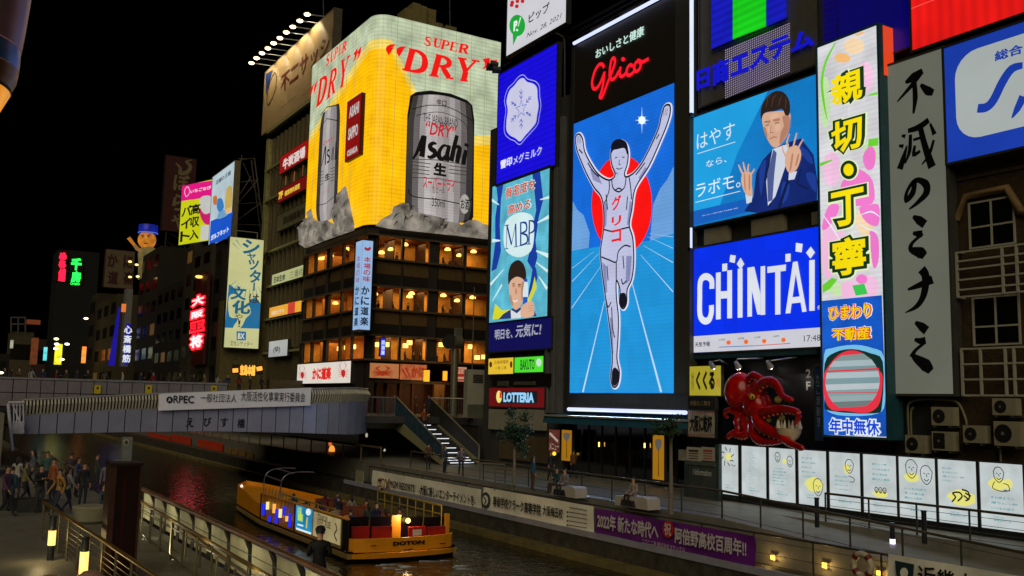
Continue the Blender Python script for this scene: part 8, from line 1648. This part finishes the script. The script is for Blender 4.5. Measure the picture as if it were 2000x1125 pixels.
# stern: transom, side cheeks, seats, dark cabin doors
qt = rect(S, 681, 1049, 1083, 889, 1046, 1076); m = MB(yel_)
zt0, zb0 = qt[3], max(qt[1], WZ + .4)
n = 10; pr = [(XL + .25 + (XR - XL - .5) * k / n, YB - .35 * math.sin(math.pi * k / n) ** .6) for k in range(n + 1)]; pr = [(XL, YB + .35)] + pr + [(XR, YB + .35)]
for p, q_ in zip(pr, pr[1:]): m.face([(*p, zb0), (*q_, zb0), (*q_, zt0), (*p, zt0)], None, True)
for p, q_ in zip(pr, pr[1:]): m.face([(*p, zt0), (*q_, zt0), (q_[0], q_[1] + .12, zt0), (p[0], p[1] + .12, zt0)])
m.build('transom', t)
m = MB(yel_)
for p, q_ in zip(pr, pr[1:]): m.hexa([(p[0], p[1] - .1, WZ + .14), (q_[0], q_[1] - .1, WZ + .14), (q_[0], q_[1] + .3, WZ + .14), (p[0], p[1] + .3, WZ + .14), (p[0], p[1] - .14, WZ + .34), (q_[0], q_[1] - .14, WZ + .34), (q_[0], q_[1] + .3, WZ + .34), (p[0], p[1] + .3, WZ + .34)])
m.build('swim_step', t)
ST = PY(YB - .37)
m = MB(pbr((30, 20, 8), .5, 0, 0)); m.text(ST, 'DOTON', (767, 1066), (829, 1054), .02, bold=.06); m.build('lettering', t)
m = MB(pbr((30, 20, 8), .5, 0, 0)); m.text(ST, '大阪', (787, 1076), (807, 1071), .02, bold=.04); m.rib(ST, [(724, 1066), (735, 1065.5)], 2, .02); m.rib(ST, [(858, 1062), (870, 1061)], 2, .02); m.build('small_lettering', t)
SI = PY(YB + 1.3)
for x0, x1 in ((680, 721), (722, 763), (783, 826), (827, 868)):
    q = rect(SI, x0, 1010, 1048, x1, 1009, 1047); m = MB(pbr((20, 14, 22), .12, 0, .2)); m.pbox(SI, q[0] + .03, q[1] - .6, q[2] - .03, q[3], -.05, 0); m.build('cabin_window', t)
m = MB(ylw); q = rect(SI, 764, 1006, 1050, 782, 1006, 1050); m.pbox(SI, q[0], q[1] - .5, q[2], q[3], -.08, .04); q = rect(SI, 672, 1007, 1050, 680, 1007, 1050); m.pbox(SI, q[0], q[1] - .5, q[2], q[3], -.08, .04); q = rect(SI, 868, 1003, 1050, 877, 1003, 1050); m.pbox(SI, q[0], q[1] - .5, q[2], q[3], -.08, .04); m.build('cabin_post', t)
sr = pbr((160, 22, 16), .5, 0, .15); SE = PY(YB + .6)
for k, (x0, x1) in enumerate(((688, 721), (727, 766), (799, 832), (835, 870))):
    q = rect(SE, x0, 1030, 1052, x1, 1027, 1050); m = MB(sr); m.pbox(SE, q[0], q[1] - .5, q[2], q[3], -.14, 0); m.pbox(SE, q[0], q[1] - .5, q[2], q[1] - .2, 0, .4); m.build('seat', t)
m = MB(pbr((190, 190, 180), .5)); q = rect(SE, 806, 1034, 1046, 823, 1034, 1046); m.pbox(SE, *q, 0, .02); m.build('seat_sticker', t)
m = MB(emi((255, 190, 90), 5, samp=True)); m.ball(hit(797, 1017, 'Y', YB + 1.1), .12, seg=8, rings=5); m.build('cabin_light', t)
Lg = bpy.data.lights.new('cabin_lamp', 'POINT'); Lg.energy = 60; Lg.color = (1, .7, .35); Lg.shadow_soft_size = .1; lo = bpy.data.objects.new('cabin_lamp', Lg); COL.objects.link(lo); lo.location = hit(797, 1012, 'Y', YB + .7)
m = MB(pbr((180, 150, 50), .4, .4)); RR = PX(XR - .1)
zt1 = zh + .95; zt2 = zh + .1
m.bar((XR - .1, YB + 1.3, zt1), (XR - .1, yF - 4, zt1), .05); m.bar((XL + .06, YB + 1.3, zside + .28), (XL + .06, yF - 3.2, zside + .28), .035)
for k in range(8): y = YB + 1.5 + k * 1.3; m.bar((XL + .06, y, zside), (XL + .06, y, zside + .28), .025)
for k in range(9): y = YB + 1.3 + k * (yF - YB - 5.3) / 8; m.bar((XR - .1, y, zt2 - .2), (XR - .1, y, zt1), .03)
m.bar((XR - .1, YB + 1.3, zt1 - .4), (XR - .1, yF - 4, zt1 - .4), .03); m.build('side_railing', t)
# bench rows
for k in range(5):
    y = YB + 4 + k * 2.1
    for x in (XL + .6, XR - 2.1): m = MB(pbr((120, 60, 30), .6)); m.box(x, y, WZ + .5, x + 1.5, y + .5, WZ + .95); m.box(x, y + .5, WZ + .95, x + 1.5, y + .58, WZ + 1.4); m.build('bench', t)
m = MB(pbr((190, 200, 205), .6, 0, .3)); 
for k in range(14): x = XL + 1.4 + random.uniform(-.6, 2.6); y = YB - .8 - random.uniform(0, 2.6); m.bar((x, y, WZ + .015), (x + random.uniform(.3, .9), y - random.uniform(.1, .5), WZ + .02), .02, r1=.005, seg=4)
m.build('stern_wash', label='thin white foam streaks behind the tour boat', cat='foam', kind='stuff')
# ================================================================== PEOPLE
def skeleton(pose):
    """joints: name -> (position, radius); bones; y forward is -Y local, x right"""
    J = {}
    sit = pose in ('sit', 'sit_phone')
    hz = .47 if sit else .93
    J['pelvis'] = ((0, 0, hz), .135); J['waist'] = ((0, .01, hz + .17), .12); J['chest'] = ((0, .0, hz + .36), .15); J['neck0'] = ((0, .0, hz + .5), .085); J['neck'] = ((0, -.01, hz + .56), .055); J['head'] = ((0, -.02, hz + .66), .085); J['crown'] = ((0, -.01, hz + .74), .075)
    for s, n_ in ((-1, 'L'), (1, 'R')):
        J['sh' + n_] = ((.18 * s, .01, hz + .47), .065)
        if pose == 'walk': el, wr = (.22 * s, .10 * s, hz + .2), (.22 * s, -.12 + .16 * s, hz - .02)
        elif pose in ('phone', 'sit_phone'): el, wr = (.23 * s, -.03, hz + .2), (.1 * s, -.28, hz + .3)
        elif pose == 'sit': el, wr = (.24 * s, -.02, hz + .2), (.15 * s, -.25, hz + .12)
        elif pose == 'lean': el, wr = (.25 * s, -.1, hz + .22), (.14 * s, -.36, hz + .17)
        else: el, wr = (.235 * s, .02, hz + .2), (.23 * s, -.05, hz - .03)
        J['el' + n_] = (el, .047); J['wr' + n_] = (wr, .034)
        d = (V(wr) - V(el)).normalized(); J['hd' + n_] = (tuple(V(wr) + d * .07), .036)
        J['hip' + n_] = ((.09 * s, 0, hz - .06), .1)
        if sit: kn, an, to = (.12 * s, -.42, hz + .03), (.12 * s, -.42, .09), (.13 * s, -.56, .05)
        elif pose == 'walk': kn, an, to = (.1 * s, -.1 + .0 * s if s < 0 else -.14, .5), (.1 * s, .22 if s < 0 else -.26, .12 if s < 0 else .09), (.1 * s, .12 if s < 0 else -.42, .05 if s < 0 else .08)
        else: kn, an, to = (.1 * s, -.02, .5), (.11 * s, .03, .09), (.13 * s, -.11, .045)
        J['kn' + n_] = (kn, .065); J['an' + n_] = (an, .042); J['to' + n_] = (to, .04)
    Bn = [('pelvis', 'waist'), ('waist', 'chest'), ('chest', 'neck0'), ('neck0', 'neck'), ('neck', 'head'), ('head', 'crown')]
    for n_ in 'LR': Bn += [('chest', 'sh' + n_), ('sh' + n_, 'el' + n_), ('el' + n_, 'wr' + n_), ('wr' + n_, 'hd' + n_), ('pelvis', 'hip' + n_), ('hip' + n_, 'kn' + n_), ('kn' + n_, 'an' + n_), ('an' + n_, 'to' + n_)]
    return J, Bn, hz
BODY = {}
def body_mesh(pose):
    if pose in BODY: return BODY[pose]
    J, Bn, hz = skeleton(pose); names = list(J); me = bpy.data.meshes.new('body'); me.from_pydata([J[k][0] for k in names], [(names.index(a), names.index(b)) for a, b in Bn], [])
    o = bpy.data.objects.new('body', me); COL.objects.link(o); md = o.modifiers.new('skin', 'SKIN'); md.use_smooth_shade = True
    for i, k in enumerate(names): sv = me.skin_vertices[0].data[i]; r = J[k][1]; sv.radius = (r, r * (.72 if k in ('pelvis', 'waist', 'chest') else 1)); sv.use_root = (k == 'pelvis')
    o.modifiers.new('sub', 'SUBSURF').levels = 1
    bpy.context.view_layer.update(); em = bpy.data.meshes.new_from_object(o.evaluated_get(bpy.context.evaluated_depsgraph_get())); bpy.data.objects.remove(o)
    V_ = [v.co.copy() for v in em.vertices]; F_ = [list(p.vertices) for p in em.polygons]; M_ = []
    for f in F_:
        c = sum((V_[i] for i in f), V()) / len(f); k = 0
        if c.z > hz + .53: k = 2
        elif any((c - V(J['hd' + n_][0])).length < .075 for n_ in 'LR'): k = 2
        elif any((c - V(J['to' + n_][0])).length < .13 or (c - V(J['an' + n_][0])).length < .06 for n_ in 'LR'): k = 3
        elif (pose.startswith('sit') and (c.y < -.16 and c.z < hz + .1 and abs(c.x) < .22 and not any((c - V(J['wr' + n_][0])).length < .09 for n_ in 'LR'))) or c.z < hz - .02 and not any(min((c - V(J['wr' + n_][0])).length, (c - (V(J['wr' + n_][0]) + V(J['el' + n_][0])) / 2).length) < .1 for n_ in 'LR'): k = 1
        M_.append(k)
    for n_ in 'LR':     # fingers, unequal and slightly curled
        w_, h_ = V(J['wr' + n_][0]), V(J['hd' + n_][0]); d = (h_ - w_).normalized(); s = -1 if n_ == 'L' else 1; side = d.cross(V((0, 0, 1))) if abs(d.z) < .8 else V((0, -1, 0)); side.normalize(); cu_ = d.cross(side).normalized()
        for q, (o_, L2) in enumerate(((-.027, .065), (-.009, .078), (.009, .073), (.025, .056), (-.045, .045))):
            a = h_ + side * o_ + d * (.015 if q < 4 else -.03); b = a + d * L2 * .6 + (side * -.02 if q == 4 else V()); c = b + d * L2 * .4 + cu_ * .02; mb_2 = MB(0); mb_2.tube([a, b, c], [.011, .010, .007], 0, seg=5); b0 = len(V_); V_ += mb_2.vs; F_ += [[b0 + i for i in f] for f in mb_2.fs]; M_ += [2] * len(mb_2.fs)
    # nose, ears
    hd = V(J['head'][0]); mb_2 = MB(0); mb_2.bar(hd + V((0, -.07, .03)), hd + V((0, -.105, -.0)), .01, 0, seg=5, r1=.017); 
    for s in (-1, 1): mb_2.ball(hd + V((.083 * s, .01, .005)), .024, 0, seg=6, rings=4, sq=(.4, .8, 1.3))
    b0 = len(V_); V_ += mb_2.vs; F_ += [[b0 + i for i in f] for f in mb_2.fs]; M_ += [2] * len(mb_2.fs)
    bpy.data.meshes.remove(em); BODY[pose] = (V_, F_, M_, hd, hz, J); return BODY[pose]
SKN = pbr((196, 146, 116), .55, 0, .05); SHOE = pbr((30, 28, 28), .5, 0, 0); HR = pbr((20, 16, 14), .5, 0, .1)
PMESH = {}
def person(pose, loc, yaw, top, legs, label, group=None, hair='short', bag=False, scale=1.0, hat=None):
    V_, F_, M_, hd, hz, J = body_mesh(pose)
    t = thing('person', label, 'person', loc, group); t.rotation_euler = (0, 0, yaw); t.scale = (scale,) * 3
    key = (pose, top, legs)
    if key not in PMESH:
        me = bpy.data.meshes.new('body'); me.from_pydata([tuple(v) for v in V_], [], F_)
        for mt in (pbr(top, .75, 0, .15), pbr(legs, .75, 0, .15), SKN, SHOE): me.materials.append(mt)
        me.polygons.foreach_set('material_index', M_); me.polygons.foreach_set('use_smooth', [True] * len(F_)); me.update(); PMESH[key] = me
    def child(me, nm):
        o = bpy.data.objects.new(nm, me); COL.objects.link(o); o.parent = t; return o
    child(PMESH[key], 'body')
    def kid(nm, key2, fn):
        if key2 not in PMESH:
            m = MB(HR); fn(m); me = bpy.data.meshes.new(nm); me.from_pydata([tuple(v) for v in m.vs], [], m.fs)
            for mm in m.ms: me.materials.append(mm)
            me.polygons.foreach_set('material_index', m.mi); me.polygons.foreach_set('use_smooth', [True] * len(m.fs)); me.update(); PMESH[key2] = me
        child(PMESH[key2], nm)
    def hairf(m):
        n = 12
        for i in range(6):
            t0, t1 = i / 6 * 1.75, (i + 1) / 6 * 1.75
            for k in range(n):
                a0, a1 = 2 * math.pi * k / n, 2 * math.pi * (k + 1) / n
                def pt(t_, a):
                    cut = 1.0 if math.sin(a) > -.35 else .62
                    t_ = t_ * cut; r = .103; return hd + V((r * .92 * math.sin(t_) * math.cos(a), .012 + r * 1.05 * math.sin(t_) * math.sin(a), .03 + r * 1.08 * math.cos(t_)))
                m.face([pt(t0, a0), pt(t1, a0), pt(t1, a1), pt(t0, a1)])
        if hair == 'long': m.tube([hd + V((0, .06, .0)), hd + V((0, .085, -.12)), hd + V((0, .08, -.24))], [.075, .08, .05], seg=10)
    kid('hair', ('hair', pose, hair), hairf)
    def facef(m):
        for s in (-1, 1): m.ball(hd + V((.032 * s, -.078, .022)), .01, BLACK, seg=6, rings=4); m.bar(hd + V((.02 * s, -.082, .042)), hd + V((.046 * s, -.074, .043)), .004, BLACK, seg=4)
        m.bar(hd + V((-.02, -.08, -.035)), hd + V((.02, -.08, -.035)), .006, pbr((150, 80, 74), .5, 0, 0), seg=4)
    kid('face_features', ('face', pose), facef)
    if bag:
        def bagf(m):
            m.mat = pbr((48, 42, 60), .6); m.ball((.0, .2, hz + .28), .2, seg=10, rings=7, sq=(.85, .5, 1.15)); m.tube([(.13, .12, hz + .46), (.14, -.1, hz + .42), (.14, -.1, hz + .2), (.12, .1, hz + .12)], .018, seg=5); m.tube([(-.13, .12, hz + .46), (-.14, -.1, hz + .42), (-.14, -.1, hz + .2), (-.12, .1, hz + .12)], .018, seg=5)
        kid('backpack', ('bag', pose), bagf)
    if hat:
        kid('cap', ('hat', pose, hat), lambda m: (setattr(m, 'mat', pbr(hat, .7)), m.lathe(hd + V((0, .01, .05)), [(.108, 0), (.106, .05), (.07, .1), (0, .115)], seg=14), m.hexa([hd + V((-.07, -.17, .045)), hd + V((.07, -.17, .045)), hd + V((.08, -.08, .05)), hd + V((-.08, -.08, .05)), hd + V((-.07, -.17, .06)), hd + V((.07, -.17, .06)), hd + V((.08, -.08, .07)), hd + V((-.08, -.08, .07))])))
    if pose in ('phone', 'sit_phone'): kid('held_phone', ('ph', pose), lambda m: (setattr(m, 'mat', BLACK), m.box(-.04, -.37, hz + .31, .04, -.355, hz + .45)))
    return t
G = lambda x, y, z=PZ: hit(x, y, 'Z', z)
# left crowd
crowd = [('stand', 18, 1000, 2.2, (36, 70, 84), (40, 44, 56), 'person in teal jacket standing at the left edge of the crowd'), ('walk', 45, 985, 1.2, (120, 112, 60), (30, 30, 36), 'person in mustard coat walking near the left edge', ),
 ('phone', 75, 1002, .4, (30, 30, 34), (60, 60, 60), 'person in black looking at a phone, left crowd'), ('stand', 100, 985, -1, (150, 84, 40), (34, 34, 40), 'person in orange brown top among the left crowd'),
 ('walk', 128, 1000, 1.9, (150, 150, 148), (34, 44, 66), 'person in pale grey coat walking through the left crowd'), ('stand', 160, 990, .3, (34, 34, 38), (48, 52, 58), 'tall person in black coat standing behind the planter'),
 ('sit', 199, 1016, .9, (52, 78, 92), (50, 84, 124), 'person in blue jeans sitting against the dark pillar'), ('walk', 60, 955, -1.7, (88, 92, 100), (44, 40, 40), 'person in grey walking in the back row of the left crowd'), ('stand', 135, 955, 2.8, (104, 44, 40), (30, 32, 40), 'person in dark red top at the back of the left crowd'), ('walk', 185, 960, 1.4, (62, 66, 50), (50, 50, 54), 'person in olive jacket at the back, near the dark pillar'),
 ('phone', 30, 975, 2.5, (170, 170, 160), (40, 40, 44), 'person in cream jacket with phone near the left edge'), ('stand', 88, 962, 0, (60, 96, 90), (34, 34, 34), 'person in sea green top in the middle of the left crowd'), ('walk', 112, 1006, -1.2, (170, 128, 60), (44, 52, 70), 'person in yellow ochre coat at the front of the left crowd'),
 ('phone', 148, 972, 1.1, (60, 70, 110), (30, 30, 30), 'person in blue jacket with phone behind the black coat'), ('stand', 205, 985, -.5, (120, 120, 128), (60, 44, 34), 'person in light grey leaning close to the dark pillar'), ('walk', 8, 1010, .8, (84, 50, 70), (30, 30, 34), 'person in plum coat cut by the left picture edge')]
for i, (ps_, x, y, yw, c1, c2, lab) in enumerate(crowd): person(ps_, G(x, y), yw, c1, c2, lab, 'people on the left riverside walk', hair='long' if i % 3 == 1 else 'short', bag=i % 4 == 0, scale=.96 + .03 * (i % 4))
for i, (x, y) in enumerate(((30, 1000), (60, 1004))): p = G(x, y); m = MB(pbr((60, 62, 60), .5)); m.box(p.x - .4, p.y + .5, PZ, p.x + .9, p.y + .9, PZ + .44); m.build('bench', label=['low dark bench at the left edge behind the crowd', 'low dark bench behind the person in black'][i], cat='bench')
p = G(199, 1016); m = MB(pbr((110, 108, 90), .6)); m.box(p.x - .3, p.y - .1, PZ, p.x + .35, p.y + .3, PZ + .4); m.build('stone_block', label='stone block under the person in blue jeans', cat='stone block')
# silhouette at the bottom edge
p = hit(626, 1035, 'Z', PZ + 1.66); person('phone', V((p.x, p.y, PZ)), math.pi - .3, (12, 12, 13), (14, 14, 16), 'dark clad person seen from behind at the bottom edge before the boat', hair='short', scale=1.0, hat=(14, 14, 15))
# right walk: seated on pale curved benches, walkers
wb = pbr((176, 170, 160), .5, 0, .1)
def bench(x, y, lab):
    c = G(x, y); t = thing('bench', lab, 'bench', c, 'pale curved benches on the right walk')
    m = MB(wb); pts = [(-1.0, 0), (-.95, .4), (1.0, .52), (1.25, .44), (1.3, 0)]
    vs = [c + V((-.35, -u, z_)) for u, z_ in pts] + [c + V((.35, -u, z_)) for u, z_ in pts]; m.mesh(vs, [(0, 1, 2, 3, 4), (9, 8, 7, 6, 5), (0, 5, 6, 1), (1, 6, 7, 2), (2, 7, 8, 3), (3, 8, 9, 4)]); m.build('body', t)
    m = MB(pbr((40, 40, 44), .5)); m.hexa([c + V((-.36, .6, .02)), c + V((-.36, -.5, .02)), c + V((.36, -.5, .02)), c + V((.36, .6, .02)), c + V((-.36, .5, .3)), c + V((-.36, -.4, .3)), c + V((.36, -.4, .3)), c + V((.36, .5, .3))]); m.build('under_shade_block', t); return c  # dark block in place of the shaded hollow under the seat
c1 = bench(1105, 968, 'pale curved bench nearer the staircase'); c2 = bench(1240, 990, 'pale curved bench left of the slender tree')
person('sit', c1 + V((.0, .1, .02)), -1.4, (120, 116, 118), (30, 34, 50), 'person in pale grey top sitting on the bench nearer the staircase', 'people on the right walk')
person('sit_phone', c1 + V((.0, .75, .02)), -1.7, (30, 66, 72), (60, 40, 30), 'person in teal top with phone on the bench nearer the staircase', 'people on the right walk', hair='long')
person('sit', c2 + V((.0, .1, .02)), -1.5, (150, 138, 128), (28, 24, 24), 'person in beige top sitting on the bench left of the slender tree', 'people on the right walk', hair='long')
for i, (ps_, x, y, yw, c1_, c2_, lab) in enumerate((('walk', 1075, 940, -.3, (36, 40, 50), (28, 30, 38), 'person in dark coat walking past behind the nearer bench'), ('stand', 1040, 958, 1.4, (36, 78, 104), (80, 56, 32), 'person in blue jacket standing left of the benches'), ('walk', 1120, 935, 2.9, (110, 74, 34), (32, 32, 36), 'person in ochre jacket walking near the yellow spoon sign'), ('stand', 868, 925, .5, (72, 72, 76), (40, 42, 48), 'person in grey standing at the foot of the staircase'), ('walk', 836, 918, 2.6, (90, 56, 30), (30, 28, 30), 'person in brown walking left of the staircase foot'), ('walk', 900, 928, -.4, (110, 100, 104), (50, 50, 58), 'person in pale pink grey walking by the staircase foot'))):
    person(ps_, G(x, y), yw, c1_, c2_, lab, 'people on the right walk', hair='long' if i % 2 else 'short', bag=i % 3 == 0)
person('walk', V((32.4, 66.0, -2.25)), 0.1, (150, 78, 24), (30, 30, 36), 'person in orange jacket walking down the upper staircase', bag=True)
# passengers
k = 0
for r_ in range(5):
    for x in (XL + 1.0, XL + 1.75, XR - 1.7, XR - .95):
        if (r_ * 3 + int(x * 4)) % 4 == 0: continue
        cs = [(40, 50, 84), (130, 62, 34), (90, 92, 96), (28, 28, 30), (150, 140, 120), (44, 70, 60), (110, 30, 30)]
        person('sit', V((x, YB + 4.15 + r_ * 2.1, WZ + .5)), math.pi + random.uniform(-.3, .3), cs[k % 7], (34, 34, 44), 'seated boat passenger in %s, row %s from the stern, %s side' % (('navy', 'rust', 'grey', 'black', 'cream', 'green', 'red')[k % 7], ('one', 'two', 'three', 'four', 'five')[r_], 'near' if x < 19 else 'far'), 'passengers on the tour boat', hair='long' if k % 2 else 'short'); k += 1
person('stand', V((XL + 2.4, YB + 2.6, WZ + .5)), .2, (30, 34, 60), (30, 30, 34), 'boat guide standing in navy at the middle of the stern deck')
# people crossing the bridge
cols_ = [(40, 42, 50), (120, 30, 30), (150, 150, 156), (30, 30, 32), (60, 50, 36), (36, 44, 80), (96, 84, 60)]
nms_ = ['slate', 'red', 'white', 'black', 'brown', 'navy', 'tan']
for i in range(22):
    x = [10, 22, 38, 62, 84, 110, 130, 150, 172, 205, 240, 275, 300, 330, 352, 378, 400, 425, 445, 468, 490, 512][i]; yy = 83 + (i * 37 % 10) / 5; h = hit(x, 730, 'Y', yy)
    person(('walk', 'stand', 'phone')[i % 3], V((h.x, yy, .15 + .02 * (i % 5))), (1.5 if i % 2 else -1.5) + (i % 5) * .2, cols_[i * 3 % 7], (34, 34, 40), '%s person from the left on the bridge, in %s, behind the far parapet' % (['first', 'second', 'third', 'fourth', 'fifth', 'sixth', 'seventh', 'eighth', 'ninth', 'tenth', 'eleventh', 'twelfth', 'thirteenth', 'fourteenth', 'fifteenth', 'sixteenth', 'seventeenth', 'eighteenth', 'nineteenth', 'twentieth', 'twenty-first', 'twenty-second'][i], nms_[i * 3 % 7]), 'people crossing the bridge', hair='long' if i % 2 else 'short')
m = MB(mt_under); m.box(-2, 82.3, -.4, 31, 86.5, .13); m.build('bridge_walkway', kind='structure')
for i, (x, y) in enumerate(((640, 752), (660, 750), (590, 752), (700, 762), (812, 772), (838, 776), (860, 778), (884, 788), (770, 770))):
    yy = 75 if i < 3 else 76; h = hit(x, y, 'Y', yy); person(('stand', 'walk')[i % 2], V((h.x, yy, SZ + .0)), 1.2 * (-1) ** i, cols_[i % 7], (34, 34, 40), 'person in %s at street level %s' % (nms_[i % 7], ['below the white crab sign, left', 'below the white crab sign, middle', 'below the white crab sign, farthest left', 'at the rounded bridge end', 'above the staircase, left', 'above the staircase, middle', 'above the staircase, right', 'beside the metal column foot', 'under the orange cloth signs'][i]), 'people at the street corner', hair='long' if i % 2 else 'short')
# diners silhouettes
for i, (x, y, kf) in enumerate(DINERS):
    h = hit(x, y, 'Y', RY + 1.2); zf = zs[kf + 1] + .08; fw_ = {1: 'top', 3: 'middle', 5: 'lowest'}[kf]
    person('sit', V((h.x, RY + 1.2, zf - .35)), 1.5 if i % 2 else -1.5, (24, 20, 18), (20, 18, 16), '%s diner from the left seen in the %s window row' % (LL[[d[0] for d in DINERS if d[2] == kf].index(x)], fw_), 'diners in the restaurant windows', hair='long' if i % 2 else 'short')
